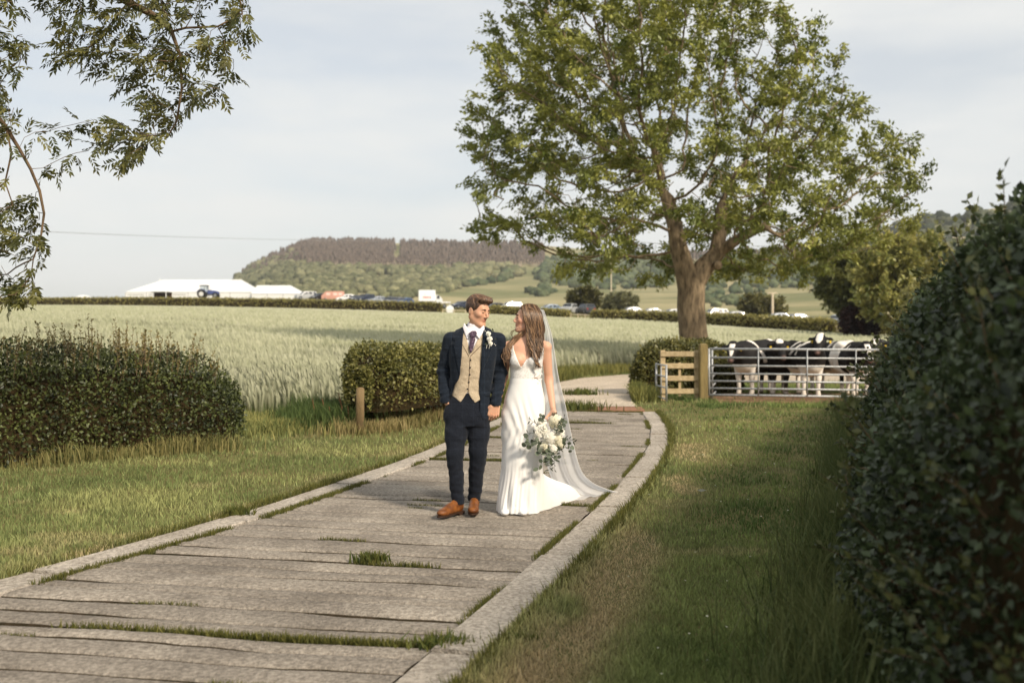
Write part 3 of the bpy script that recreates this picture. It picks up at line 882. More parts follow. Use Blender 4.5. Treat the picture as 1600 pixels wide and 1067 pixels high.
# ------------------------------------------------------------------ trees: limbs grown towards points spread through the crown
def grow(att, start, step, di, dk, iters=160, seed=1):
    """start: list of (point, parent index); returns nodes, parents"""
    N = [np.array(p, float) for p, _ in start]; Pn = [q for _, q in start]
    att = att.copy()
    A = np.array(N)
    d2 = ((att[:, None] - A[None]) ** 2).sum(-1)
    near = d2.argmin(1); dist = d2.min(1)
    g = np.random.default_rng(seed)
    for it in range(iters):
        m = dist < di * di
        if not m.any():
            di *= 1.5
            if di > 60: break
            continue
        idx = near[m]; v = unit(att[m] - np.array(N)[idx])
        acc = {}
        for i, vv in zip(idx, v):
            acc[i] = acc.get(i, 0) + vv
        new = []
        for i, vv in acc.items():
            vv = vv / (np.linalg.norm(vv) + 1e-6) + g.normal(0, .16, 3)
            vv /= np.linalg.norm(vv) + 1e-9
            new.append(N[i] + vv * step); Pn.append(int(i))
        b = len(N); N += new
        NA = np.array(new)
        d2 = ((att[:, None] - NA[None]) ** 2).sum(-1)
        j = d2.argmin(1); dm = d2.min(1)
        u = dm < dist
        near[u] = b + j[u]; dist[u] = dm[u]
        k = dist > dk * dk
        att, near, dist = att[k], near[k], dist[k]
        if len(att) == 0: break
    return np.array(N), np.array(Pn)


def limbs(N, Pn, rtip, power, rmin_root=None, sides=6, rmul=None):
    n = len(N)
    kids = [[] for _ in range(n)]
    for i, p in enumerate(Pn):
        if p >= 0: kids[p].append(i)
    r = np.zeros(n)
    for i in range(n - 1, -1, -1):
        r[i] = rtip if not kids[i] else sum(r[k] ** power for k in kids[i]) ** (1 / power)
    if rmul is not None: r = rmul(r)
    V = []; Fq = []; base = 0
    stack = [(0, -1)]
    while stack:
        s, par = stack.pop()
        chain = ([par] if par >= 0 else []) + [s]
        while kids[chain[-1]]:
            ks = sorted(kids[chain[-1]], key=lambda k: -r[k])
            for k in ks[1:]: stack.append((k, chain[-1]))
            chain.append(ks[0])
        P = N[chain]; R = r[chain].copy()
        if par >= 0: R[0] = min(R[0], R[1] * 1.15)
        if len(P) < 2: continue
        sd = sides + 4 if R.max() > .15 else (sides if R.max() > .03 else 4)
        u = None
        for i in range(len(P)):
            t = P[min(i + 1, len(P) - 1)] - P[max(i - 1, 0)]; t = t / (np.linalg.norm(t) + 1e-9)
            if u is None: u = np.cross(t, [.3, .9, .1])
            u = u - t * np.dot(u, t); u = u / (np.linalg.norm(u) + 1e-9); v = np.cross(t, u)
            a = np.arange(sd) * 2 * pi / sd
            V.append(P[i] + R[i] * (np.cos(a)[:, None] * u + np.sin(a)[:, None] * v))
            if i:
                b0 = base + (i - 1) * sd; j = np.arange(sd); j1 = (j + 1) % sd
                Fq.append(np.stack([b0 + j, b0 + j1, b0 + sd + j1, b0 + sd + j], 1))
        base += len(P) * sd
    return np.concatenate(V), np.concatenate(Fq), r, kids


def tufts(P, Dir, nl, L, W, spread, cols, droop=.3, size_j=.3, reach=None, blob=None):
    """fans of leaflets around points P pointing along Dir"""
    n = len(P)
    Pp = np.repeat(P, nl, 0); Dd = np.repeat(Dir, nl, 0)
    m = n * nl
    D = unit(Dd + rng.normal(0, spread, (m, 3)) - np.array([0, 0, droop]))
    off = rng.uniform(0, 1, (m, 1)) * (reach or L * .9)
    Pp = Pp + Dd * off + rng.normal(0, blob or L * .22, (m, 3)) * np.array([1, 1, .6 if blob else 1])
    Nl = unit(rng.normal(0, .6, (m, 3)) + np.array([0, -.1, .9]))
    Ll = L * rng.uniform(1 - size_j, 1 + size_j, m)
    cc = np.repeat(cols, nl, 0) * rng.uniform(.8, 1.2, (m, 1))
    return leaf_mesh(Pp, D, Nl, Ll, Ll * W, cc, fold=.15)


# ---- the big ash tree
TX, TY = 6.48, 35.2
zz_ = np.array([3.4, 4.0, 5.0, 6.3, 8.0, 10.0, 11.3, 13.0, 15.0, 16.2])
x0_ = np.array([1.6, .6, -1.5, -1.8, -1.85, -1.2, -1.0, -.8, 0.3, 2.2])
x1_ = np.array([10.5, 12.6, 14.1, 14.7, 13.6, 11.5, 11.2, 8.9, 7.0, 5.0])
ag = np.random.default_rng(21)
n = 6000
z = 3.4 + 12.7 * ag.random(n) ** 1.15; a = ag.uniform(0, 2 * pi, n); rr = ag.random(n) ** .45
cx = (np.interp(z, zz_, x0_) + np.interp(z, zz_, x1_)) / 2; hw = (np.interp(z, zz_, x1_) - np.interp(z, zz_, x0_)) / 2
hd = np.minimum(hw, 6.3)
att = np.stack([cx + rr * np.cos(a) * hw, TY + rr * np.sin(a) * hd, z], 1)
# ragged outline and holes where the sky shows
hole = fbm(att[:, 0] * .42 + 3, att[:, 2] * .42 + att[:, 1] * .16, 37)
att = att[(hole > .40) | (ag.random(n) < .28)]
att = att[~((att[:, 2] < 4.6) & (np.abs(att[:, 0] - TX) < 2.2) & (att[:, 1] < TY))]
st = [((TX + .05, TY, -.15), -1), ((TX + .02, TY, .5), 0), ((TX - .08, TY, 1.4), 1), ((TX - .16, TY, 2.3), 2), ((TX - .14, TY, 3.0), 3),
      ((TX - .42, TY - .1, 3.7), 4), ((TX - .62, TY - .15, 4.4), 5), ((TX - .75, TY - .1, 5.2), 6), ((TX - 1.0, TY - .1, 6.1), 7),
      ((TX + .32, TY + .05, 3.7), 4), ((TX + .78, TY + .1, 4.2), 9), ((TX + .9, TY + .2, 4.9), 10), ((TX + 1.0, TY + .3, 5.8), 11), ((TX + 1.5, TY - .3, 4.7), 10), ((TX + 2.3, TY - .6, 5.1), 13)]
N, Pn = grow(att, st, .38, 2.6, .62, 120, 4)
def rm(r):
    return np.minimum(r, .60)
V, Fq, rad, kids = limbs(N, Pn, .013, 2.35, sides=7)
sc_r = .47 / rad[2]
V, Fq, rad, kids = limbs(N, Pn, .013 * min(1.0, sc_r) + .0, 2.35 if sc_r >= 1 else 2.35, sides=7)
ash = empty('ash_tree', (0, 0, 0))
tag(ash, 'big wind-blown ash tree with a forked trunk behind the cows', 'tree')
# build trunk radii explicitly
def rr_(r):
    q = r.copy()
    for i, v in ((0, .72), (1, .56), (2, .50), (3, .49), (4, .50), (5, .36), (6, .31), (7, .27), (8, .24), (9, .36), (10, .30), (11, .25), (12, .22), (13, .18), (14, .15)):
        q[i] = v
    big = q[15:] > .13
    q[15:][big] = .13 + (q[15:][big] - .13) * .35
    return q
V, Fq, rad, kids = limbs(N, Pn, .012, 2.3, sides=7, rmul=rr_)
V = V + (.05 * (fbm(V[:, 0] * 3 + V[:, 1] * 3, V[:, 2] * .9, 3)[:, None] - .5)) * (np.abs(V[:, :1] - TX) < .8) * (V[:, 2:] < 4.5) * np.array([1, 1, 0])
mobj('trunk', V, Fq, M['bark'], ash, smooth=True)
# a cut burl on the right fork
burl = MB()
for c_, r0 in (((TX + .72, TY - .30, 3.75), .17),):
    R = []
    for k in range(7):
        t = k / 6 * pi
        R.append([(c_[0] + r0 * sin(t) * cos(q) * 1.05, c_[1] - r0 * cos(t), c_[2] + r0 * sin(t) * sin(q)) for q in np.arange(10) * 2 * pi / 10])
    burl.rings(R)
burl.build('burl', M['bark'], ash, smooth=True)
tip = np.array([i for i in range(15, len(N)) if rad[i] < .030])
Dt = unit(N[tip] - N[Pn[tip]])
wind = np.array([-.45, -.1, .05])
keep_t = fbm(N[tip][:, 0] * 1.1 + N[tip][:, 1] * .7, N[tip][:, 2] * 1.2, 77) > .40
tip = tip[keep_t]; Dt = Dt[keep_t]
k = 1
Pt = np.repeat(N[tip], k, 0) + rng.normal(0, .10, (len(tip) * k, 3)); Dt = unit(np.repeat(Dt, k, 0) * .8 + wind + rng.normal(0, .45, (len(tip) * k, 3)))
cl = np.clip(fbm(Pt[:, 0] * .8 + Pt[:, 1] * .5, Pt[:, 2] * .8, 6) + rng.normal(0, .2, len(Pt)), 0, 1)
ct = mixc(lin(90, 102, 44), lin(164, 164, 84), cl)
V, Fa, Cc = tufts(Pt, Dt, 62, .165, .25, .55, ct, droop=.22, reach=.50, blob=.115)
tag(mobj('crown', V, Fa, M['leaf'], ash, cols=Cc), kind='stuff')
print('ash', len(N), len(tip), len(Fa))

# ---- overhanging branches of an ash whose trunk stands out of frame on the left
def poly_pts(poly, n, Y0, Y1, g):
    p = np.array(poly, float); lo = p.min(0); hi = p.max(0); out = []
    while len(out) < n:
        q = g.uniform(lo, hi)
        c = False; j = len(p) - 1
        for i in range(len(p)):
            if (p[i, 1] > q[1]) != (p[j, 1] > q[1]) and q[0] < (p[j, 0] - p[i, 0]) * (q[1] - p[i, 1]) / (p[j, 1] - p[i, 1]) + p[i, 0]: c = not c
            j = i
        if c: out.append(at(q[0], q[1], g.uniform(Y0, Y1)))
    return np.array(out)


g2 = np.random.default_rng(8)
regA = [(-160, -80), (35, -60), (44, 60), (40, 150), (50, 200), (20, 250), (55, 325), (82, 395), (76, 440), (34, 500), (-10, 480), (-160, 440)]
regB = [(85, -90), (420, -90), (402, 30), (400, 95), (372, 140), (318, 165), (292, 190), (262, 205), (205, 275), (150, 240), (138, 205), (215, 150), (160, 122), (95, 100), (80, 40)]
attB = poly_pts(regB, 520, 8.6, 9.6, g2); attA = poly_pts(regA, 420, 8.7, 9.6, g2)
attA = attA[~((attA[:, 2] < at(0, 225, 9.0)[2]) & (attA[:, 2] > at(0, 300, 9)[2]) & (g2.random(len(attA)) < .8))]
b_ = lambda px, py, Y=9.0: tuple(at(px, py, Y))
st = [((-8.6, 9.8, -.1), -1), ((-8.5, 9.8, 2.0), 0), ((-8.4, 9.7, 4.2), 1), (b_(-420, -80, 9.4), 2), (b_(-250, -150, 9.3), 3), (b_(-60, -150, 9.1), 4), (b_(60, -90, 9.0), 5), (b_(150, -30, 9.0), 6), (b_(200, 4, 9.0), 7), (b_(236, 22, 9.0), 8), (b_(252, 34), 9), (b_(268, 50), 10),
      (b_(282, 88), 11), (b_(284, 140), 12), (b_(276, 190), 13), (b_(262, 214), 14), (b_(290, 44), 11), (b_(340, 42), 16), (b_(378, 22), 17),
      (b_(-120, -40, 9.2), 4), (b_(-60, 80, 9.2), 19), (b_(-20, 160, 9.1), 20), (b_(10, 200, 9.1), 21), (b_(30, 232, 9.1), 22), (b_(48, 264, 9.1), 23), (b_(62, 298, 9.1), 24), (b_(69, 334, 9.1), 25), (b_(64, 370, 9.1), 26), (b_(52, 405, 9.1), 27), (b_(18, 240, 9.0), 22), (b_(8, 285, 9.0), 29), (b_(20, 320, 9.0), 30)]
N, Pn = grow(np.concatenate([attA, attB]), st, .11, 1.2, .17, 70, 6)
rootn = 32
def rr2(r):
    q = r.copy()
    for i, v in enumerate((.34, .28, .24, .12, .10, .075, .05, .042, .036, .03, .024, .02, .013, .011, .009, .007, .011, .009, .007, .05, .034, .026, .022, .017, .015, .014, .012, .009, .007, .011, .009, .007)):
        q[i] = v
    q[rootn:] = np.minimum(q[rootn:], .010)
    return q
V, Fq, rad, kids = limbs(N, Pn, .0028, 2.2, sides=5, rmul=rr2)
over = empty('overhanging_ash', (0, 0, 0))
tag(over, 'ash tree whose leafy branches hang into the top left corner', 'tree')
mobj('trunk', V, Fq, M['twig'], over, smooth=True)
tip = np.array([i for i in range(rootn, len(N)) if rad[i] < .0065])
# pinnate leaves: a rachis with paired leaflets, blown to the left and down
k = 3
P0 = np.repeat(N[tip], k, 0); n = len(P0)
D0 = unit(np.repeat(unit(N[tip] - N[Pn[tip]]), k, 0) * .5 + np.array([-.55, -.1, -.45]) + rng.normal(0, .45, (n, 3)))
up = unit(np.cross(D0, np.cross(rng.normal(0, .5, (n, 3)) + np.array([0, -.4, 1.0]), D0)))
sd = np.cross(D0, up)
Lr = rng.uniform(.13, .22, n)
PP = []; DD = []; NN = []; CC = []
cc = mixc(lin(70, 76, 38), lin(118, 114, 60), np.clip(rng.normal(.45, .3, n), 0, 1))
for j in range(5):
    for sgn in (-1, 1):
        PP.append(P0 + D0 * (Lr * (.28 + .16 * j))[:, None]); DD.append(D0 * .75 + sd * sgn * .8 + rng.normal(0, .15, (n, 3))); NN.append(up + rng.normal(0, .25, (n, 3))); CC.append(cc)
PP.append(P0 + D0 * Lr[:, None]); DD.append(D0); NN.append(up); CC.append(cc)
PP, DD, NN, CC = map(np.concatenate, (PP, DD, NN, CC))
Ll = rng.uniform(.045, .080, len(PP))
V, Fa, Cc = leaf_mesh(PP, DD, NN, Ll, Ll * .19, CC * rng.uniform(.8, 1.2, (len(PP), 1)), fold=.2)
tag(mobj('crown', V, Fa, M['leaf'], over, cols=Cc), kind='stuff')
print('over', len(N), len(tip), len(Fa))


# ---- simpler broadleaf trees further off
def broadleaf(name, c, rx, ry, z0, z1, n, leaf, cols, label, trunk=.25, seed=1, cat='tree', bare=False, group=None, nl=7, natt=420):
    g = np.random.default_rng(seed)
    x, y = c; zg = float(T(x, y))
    d = unit(g.normal(0, 1, (natt, 3))); r = g.random(natt) ** .42
    P = np.stack([x + d[:, 0] * r * rx, y + d[:, 1] * r * ry, zg + (z0 + z1) / 2 + d[:, 2] * r * (z1 - z0) / 2], 1)
    P = P[fbm(P[:, 0] * 2.2 / rx + seed, P[:, 2] * 2.2 / rx + P[:, 1] * .2, seed) > .34]
    st = [((x, y, zg - .2), -1), ((x, y, zg + z0 * .5), 0), ((x + .02 * rx, y, zg + z0 + .15 * (z1 - z0)), 1)]
    step = (z1 - z0) / 20
    N, Pn = grow(P, st, step, (z1 - z0) * .5, step * 1.3, 60, seed)
    root = empty(name, (0, 0, 0)); tag(root, label, cat, group)
    def f(r):
        q = r.copy(); q[0], q[1], q[2] = trunk * 1.3, trunk, trunk * .75; q[3:] = np.minimum(q[3:], trunk * .5); return q
    V, Fq, rad, kids = limbs(N, Pn, trunk * .05, 2.3, sides=5, rmul=f)
    mobj('trunk', V, Fq, M['bark'], root, smooth=True)
    idx = g.integers(3, len(N), n)
    Pt = N[idx] + g.normal(0, step * .75, (n, 3))
    D = unit(Pt - np.array([x, y, zg + (z0 + z1) * .45]) + g.normal(0, .6 * rx, (n, 3)))
    t = np.clip(.5 + g.normal(0, .25, n) + .8 * (fbm(Pt[:, 0] * 3 / rx, Pt[:, 2] * 3 / rx, seed + 1) - .5), 0, 1)
    V, Fa, Cc = tufts(Pt, D, nl, leaf, .33, .6, mixc(cols[0], cols[1], t), droop=.1)
    tag(mobj('crown', V, Fa, M['leaf'], root, cols=Cc), kind='stuff')
    return root


OL = (lin(108, 116, 58), lin(176, 168, 98))
c_ = at(1412, 500, 88); broadleaf('sycamore_tree', (c_[0], 88), 4.7, 4.2, 1.8, 10.2, 4200, .34, OL, 'bright green broad tree right of the big ash above the far hedge', .22, seed=3)
c_ = at(1325, 500, 96); broadleaf('dark_tree', (c_[0], 96), 3.0, 2.8, 2.2, 9.4, 2600, .36, (lin(70, 78, 40), lin(124, 124, 68)), 'darker green tree squeezed between the ash and the bright tree', .2, seed=5)
c_ = at(1345, 505, 93); broadleaf('copper_beech', (c_[0], 93), 1.9, 1.8, .2, 3.6, 1500, .25, (lin(40, 24, 24), lin(72, 44, 38)), 'dark red leaved bush below the green trees on the right', .10, seed=7, cat='bush')
c_ = at(1452, 505, 78); broadleaf('pale_sapling', (c_[0], 78), 2.3, 2.0, .8, 5.6, 900, .26, (lin(116, 120, 70), lin(166, 158, 100)), 'thin pale stemmed tree leaning over the tall dark hedge', .14, seed=9)
c_ = at(913, 480, 178); broadleaf('round_thorn', (c_[0], 178), 3.1, 3.0, .2, 4.6, 1500, .5, (lin(58, 60, 28), lin(104, 100, 52)), 'dark round thorn tree behind the parked cars', .2, seed=11, natt=260)
c_ = at(1190, 490, 190); broadleaf('willow_bush', (c_[0], 190), 4.6, 3.5, .2, 5.0, 1700, .5, (lin(92, 92, 50), lin(132, 126, 74)), 'low olive bush beside the pale T-shaped post', .2, seed=13, cat='bush', natt=260)
c_ = at(968, 485, 210); broadleaf('grey_bush', (c_[0], 210), 4.2, 3.0, .1, 4.4, 1300, .55, (lin(96, 98, 66), lin(132, 130, 92)), 'greyish bush between the round thorn tree and the ash trunk', .2, seed=15, cat='bush', natt=240)
# ------------------------------------------------------------------ the wooded hill behind
SKX = np.array([-400, 300, 352, 372, 400, 440, 470, 492, 620, 700, 850, 930, 1000, 1100, 1230, 1330, 1400, 1440, 1490, 1530, 1600, 1800, 2100])
SKY = np.array([478, 474, 446, 434, 414, 394, 381, 378, 380, 380, 384, 391, 396, 398, 391, 378, 364, 350, 344, 330, 316, 300, 296])
RDX = np.array([-400, 900, 1250, 1450, 1600, 2100]); RDY = np.array([1700, 1650, 1350, 1000, 900, 850])
def ridge(px): return np.interp(px, RDX, RDY)
FOOT = 430.0
def hill_pt(px, s):
    R = ridge(px); Y = FOOT + (R - FOOT) * s
    py = 498 + (np.interp(px, SKX, SKY) - 498) * s ** .92
    rel = (fbm(px * .012, s * 4, 71) - .5) * 9 * np.sin(np.clip(s, 0, 1) * pi)
    return np.stack([(px - 800) / FPX * Y, Y, EYE + (515 - py - rel) / FPX * Y], -1)
def hill_at(px, py):
    sk = np.interp(px, SKX, SKY)
    s = np.clip((498 - py) / (498 - sk), 0, 1) ** (1 / .92)
    return hill_pt(px, s)


hp = np.linspace(-300, 2100, 150); hs = np.linspace(0, 1, 40)
a, b = np.meshgrid(hp, hs, indexing='ij')
Vh = hill_pt(a, b)
back = Vh[:, -1:, :] + np.array([0, 500, 3.0]); back2 = Vh[:, -1:, :] * np.array([1, 1, 0]) + np.array([0, 1400, -8])
base_ = Vh[:, :1, :] * np.array([1, 1, 0]) + np.array([0, -15, -3.0])
Vh = np.concatenate([base_, Vh, back, back2], 1)
nh = Vh.shape[1]
q = (np.arange(len(hp) - 1)[:, None] * nh + np.arange(nh - 1)[None, :]).ravel()
hill_m = mat('hill_grass', lin(112, 114, 78), rough=1, c2=lin(158, 148, 112), scale=.009, spec=.05, detail=7, ramp=(.4, .6), stretch=(.7, 1, 2))
hill = mobj('hill', Vh.reshape(-1, 3), np.stack([q, q + nh, q + nh + 1, q + 1], 1), hill_m, smooth=True)
tag(hill, 'long flat topped hill behind the field', kind='structure')
# low blue ridge far away on the left
rx_ = np.linspace(-2600, -200, 60); V = []
for k_, x in enumerate(rx_):
    hgt = 14 + 74 * math.exp(-((x + 1330) / 480) ** 2) + 10 * float(vnoise(x * .008, 1.0, 3))
    V += [(x, 3150, -3), (x, 3250, hgt), (x, 3450, hgt + 4), (x, 3750, -8)]
Fq = [(4 * i + j, 4 * i + 4 + j, 4 * i + 5 + j, 4 * i + 1 + j) for i in range(59) for j in range(3)]
tag(mobj('distant_hills', V, Fq, mat('far_ridge', lin(112, 118, 112), rough=1, c2=lin(92, 100, 90), scale=.004, spec=.0), smooth=True), 'low grey ridge on the far horizon left of the marquee', kind='structure')


# ---- woods on the hill
def ico():
    t = (1 + 5 ** .5) / 2
    v = np.array([(-1, t, 0), (1, t, 0), (-1, -t, 0), (1, -t, 0), (0, -1, t), (0, 1, t), (0, -1, -t), (0, 1, -t), (t, 0, -1), (t, 0, 1), (-t, 0, -1), (-t, 0, 1)], float)
    f = [(0, 11, 5), (0, 5, 1), (0, 1, 7), (0, 7, 10), (0, 10, 11), (1, 5, 9), (5, 11, 4), (11, 10, 2), (10, 7, 6), (7, 1, 8), (3, 9, 4), (3, 4, 2), (3, 2, 6), (3, 6, 8), (3, 8, 9), (4, 9, 5), (2, 4, 11), (6, 2, 10), (8, 6, 7), (9, 8, 1)]
    v = v / np.linalg.norm(v[0]); v = v.tolist(); nf = []; cache = {}
    def mid(a, b):
        k = (min(a, b), max(a, b))
        if k not in cache:
            m = (np.array(v[a]) + np.array(v[b])); v.append((m / np.linalg.norm(m)).tolist()); cache[k] = len(v) - 1
        return cache[k]
    for a, b, c in f:
        x, y, z = mid(a, b), mid(b, c), mid(c, a); nf += [(a, x, z), (b, y, x), (c, z, y), (x, y, z)]
    return np.array(v), np.array(nf)


IV, IF = ico()
hg = np.random.default_rng(31)
def in_poly(poly, n):
    p = np.array(poly, float); lo, hi = p.min(0), p.max(0); out = np.empty((0, 2))
    while len(out) < n:
        q = hg.uniform(lo, hi, (n * 3, 2)); c = np.zeros(len(q), bool); j = len(p) - 1
        for i in range(len(p)):
            with np.errstate(divide='ignore', invalid='ignore'):
                m = ((p[i, 1] > q[:, 1]) != (p[j, 1] > q[:, 1])) & (q[:, 0] < (p[j, 0] - p[i, 0]) * (q[:, 1] - p[i, 1]) / (p[j, 1] - p[i, 1] + 1e-12) + p[i, 0])
            c ^= m; j = i
        out = np.concatenate([out, q[c]])
    return out[:n]


def blobs(name, polys, size, c1, c2, label, squash=.85):
    Vs = []; Cs = []; Fs = []; b = 0
    for poly, n in polys:
        q = in_poly(poly, n)
        keep = fbm(q[:, 0] * .03, q[:, 1] * .08, 5) > .30
        P = hill_at(q[:, 0], q[:, 1])[keep]; n = len(P)
        r = hg.uniform(*size, n) * P[:, 1] / 1500
        dis = 1 + hg.uniform(-.30, .30, (n, len(IV)))
        V = P[:, None, :] + IV[None] * (dis * r[:, None])[:, :, None] * np.array([1, 1, squash]) + np.array([0, 0, .5]) * r[:, None, None]
        c = mixc(c1, c2, hg.random(n)) * hg.uniform(.8, 1.15, (n, 1))
        Vs.append(V.reshape(-1, 3)); Cs.append(np.repeat(c, len(IV), 0)); Fs.append((np.arange(n)[:, None, None] * len(IV) + IF[None]).reshape(-1, 3) + b); b += n * len(IV)
    return tag(mobj(name, np.concatenate(Vs), np.concatenate(Fs), M['blob'], cols=np.concatenate(Cs)), label, 'woodland', kind='stuff')


M['blob'] = mat('far_foliage', (1.15, 1.15, 1.15), rough=1, attr=True, c2=(.6, .6, .6), scale=.35, spec=.0, detail=6, bump=1.0, bscale=.5)
GW1, GW2 = lin(88, 92, 66), lin(132, 130, 98)
blobs('hill_woods', [([(368, 446), (372, 434), (430, 420), (480, 419), (600, 421), (700, 423), (800, 418), (820, 430), (740, 445), (690, 458), (640, 468), (480, 466)], 1600),
                     ([(384, 428), (400, 416), (470, 395), (480, 418), (430, 424)], 70)], (4.5, 9), GW1, GW2, 'mixed green woods on the lower slope of the hill')
blobs('dark_woods', [([(832, 436), (850, 410), (900, 402), (1000, 402), (1060, 410), (1050, 445), (985, 452), (930, 458), (880, 452)], 400), ([(700, 445), (760, 432), (800, 428), (805, 436), (740, 448)], 60),
                     ([(1090, 405), (1330, 388), (1330, 452), (1200, 452), (1100, 448)], 380), ([(1100, 452), (1190, 450), (1200, 480), (1100, 485)], 70), ([(820, 455), (860, 448), (870, 462), (830, 468)], 22)], (4.5, 8.5), lin(70, 82, 60), lin(110, 116, 84), 'darker woods on the middle of the hill')
blobs('right_woods', [([(1340, 376), (1440, 352), (1530, 332), (1700, 318), (1700, 460), (1340, 460)], 450)], (8, 13), lin(62, 70, 56), lin(100, 102, 80), 'dark wooded slope rising above the tall hedge')


def conifers(name, polys, label):
    Vs = []; Cs = []; Fs = []; b = 0
    for poly, n, stem in polys:
        q = in_poly(poly, n); P = hill_at(q[:, 0], q[:, 1])
        P = P[np.argsort(-P[:, 1])]
        k = P[:, 1] / 1600
        H = hg.uniform(11, 15, n) * k; R = hg.uniform(1.8, 3.0, n) * k; z0 = H * (.42 if stem else .15)
        a = np.arange(5) * 2 * pi / 5
        V = np.zeros((n, 5 + 5 + 1 + 4, 3))
        for j in range(5):
            V[:, j] = P + np.stack([R * cos(a[j]), R * sin(a[j]), z0], 1)
            V[:, 5 + j] = P + np.stack([R * .8 * cos(a[j] + .5), R * .8 * sin(a[j] + .5), H * .72], 1)
        V[:, 10] = P + np.stack([0 * H, 0 * H, H], 1)
        w = .55 * k
        for j, (sx, zz) in enumerate(((-1, -2), (1, -2), (1, 1), (-1, 1))):
            V[:, 11 + j] = P + np.stack([sx * w, -R * .9, (z0 + 2 if zz > 0 else 0 * H - 2)], 1)
        f = [(j, (j + 1) % 5, 5 + (j + 1) % 5) for j in range(5)] + [(j, 5 + (j + 1) % 5, 5 + j) for j in range(5)] + [(5 + j, 5 + (j + 1) % 5, 10) for j in range(5)] + [(11, 12, 13), (11, 13, 14)]
        f = np.array(f)
        c = mixc(lin(88, 78, 70), lin(114, 101, 90), hg.random(n))
        C = np.repeat(c[:, None], 15, 1); C[:, 11:] = np.array(lin(172, 158, 138))
        Vs.append(V.reshape(-1, 3)); Cs.append(C.reshape(-1, 3)); Fs.append((np.arange(n)[:, None, None] * 15 + f[None]).reshape(-1, 3) + b); b += n * 15
    return tag(mobj(name, np.concatenate(Vs), np.concatenate(Fs), M['blob'], cols=np.concatenate(Cs)), label, 'forest', kind='stuff')


conifers('larch_forest', [([(372, 436), (400, 416), (440, 397), (470, 385), (492, 382), (618, 384), (618, 396), (480, 410), (430, 424)], 620, False),
                          ([(478, 412), (470, 388), (492, 381), (614, 383), (614, 412)], 900, False), ([(626, 384), (850, 387), (850, 414), (626, 412)], 1100, False),
                          ([(478, 417), (478, 409), (850, 411), (850, 417), (700, 419)], 620, True), ([(1040, 402), (1300, 394), (1300, 402), (1040, 410)], 250, False)], 'brown bare larch plantation on top of the hill')

# ------------------------------------------------------------------ marquees
M['tent'] = mat('white_tent', lin(246, 246, 244), rough=.6, transl=.25)
M['tent_win'] = mat('tent_window', lin(176, 178, 176), rough=.2)
M['tent_pole'] = mat('tent_pole', lin(186, 186, 184), rough=.5)
M['dark'] = mat('dark_interior', lin(70, 52, 40), rough=.8)
def marquee(name, px0, px1, pyr, pye, Y, depth, hipl, hipr, label, windows=()):
    """long marquee, ridge across the view; hip ends of hipl / hipr metres"""
    x0, x1 = (px0 - 800) / FPX * Y, (px1 - 800) / FPX * Y
    zr = EYE + (515 - pyr) / FPX * (Y + depth / 2); ze = EYE + (515 - pye) / FPX * Y
    zg = float(T((x0 + x1) / 2, Y)) - .1
    root = empty(name, (0, 0, 0)); tag(root, label, 'marquee')
    y0, y1, ym = Y, Y + depth, Y + depth / 2
    e = .15
    rf = MB().add([(x0 - e, y0 - e, ze), (x1 + e, y0 - e, ze), (x1 + e, y1 + e, ze), (x0 - e, y1 + e, ze), (x0 + hipl, ym, zr), (x1 - hipr, ym, zr)],
                  [(0, 1, 5, 4), (2, 3, 4, 5), (1, 2, 5), (3, 0, 4), (0, 3, 2, 1)])
    rf.build('roof', M['tent'], root)
    nb = max(3, int(abs(x1 - x0) / 4.5)); bx = np.linspace(x0, x1, nb + 1)
    for i in range(nb):
        w = MB().box((bx[i] + .05, y0, zg), (bx[i + 1] - .05, y0 + .06, ze - .02)); w.build('wall_panel', M['tent'], root)
        if i in windows:
            MB().box((bx[i] + .5, y0 - .03, zg + .9), (bx[i + 1] - .5, y0 - .005, ze - .5)).build('window', M['tent_win'], root)
    MB().box((x0, y0 + .1, zg), (x0 + .06, y1, ze - .02)).build('wall_panel', M['tent'], root)
    MB().box((x1 - .06, y0 + .1, zg), (x1, y1, ze - .02)).build('wall_panel', M['tent'], root)
    for i in range(nb + 1):
        MB().box((bx[i] - .07, y0 - .04, zg), (bx[i] + .07, y0 + .08, ze - .03)).build('pole', M['tent_pole'], root)
    return root


marquee('marquee', 196, 392, 437, 456.5, 242, 16, 6.5, 4.5, 'long white marquee with hipped roof behind the tractor', (0, 1, 2))
marquee('marquee', 393, 467, 446, 459, 238, 11, .0, 3.2, 'smaller white marquee joined to the end of the long one')
# pagoda porch
Yp = 236; cxp = (250 - 800) / FPX * Yp; zg = float(T(cxp, Yp)); ze = EYE + (515 - 456) / FPX * Yp; zr = EYE + (515 - 435) / FPX * Yp
pg = empty('pagoda_tent', (0, 0, 0)); tag(pg, 'small pointed pagoda tent at the marquee entrance', 'tent')
R = []
for k_ in range(7):
    t = k_ / 6; w = 2.3 * (1 - t) ** 1.9 + .05; z = ze + (zr - ze) * t
    R.append([(cxp + w * a_, Yp + w * b_, z) for a_, b_ in ((-1, -1), (1, -1), (1, 1), (-1, 1))])
MB().rings(R).build('roof', M['tent'], pg)
for a_ in (-1, 1):
    for b_2 in (-1, 1):
        MB().box((cxp + a_ * 2.2 - .06, Yp + b_2 * 2.2 - .06, zg - .1), (cxp + a_ * 2.2 + .06, Yp + b_2 * 2.2 + .06, ze)).build('pole', M['white_pvc'], pg)
MB().box((cxp - 2.1, Yp + 2.0, zg), (cxp + 2.1, Yp + 2.15, ze - .1)).build('back_panel', M['dark'], pg)
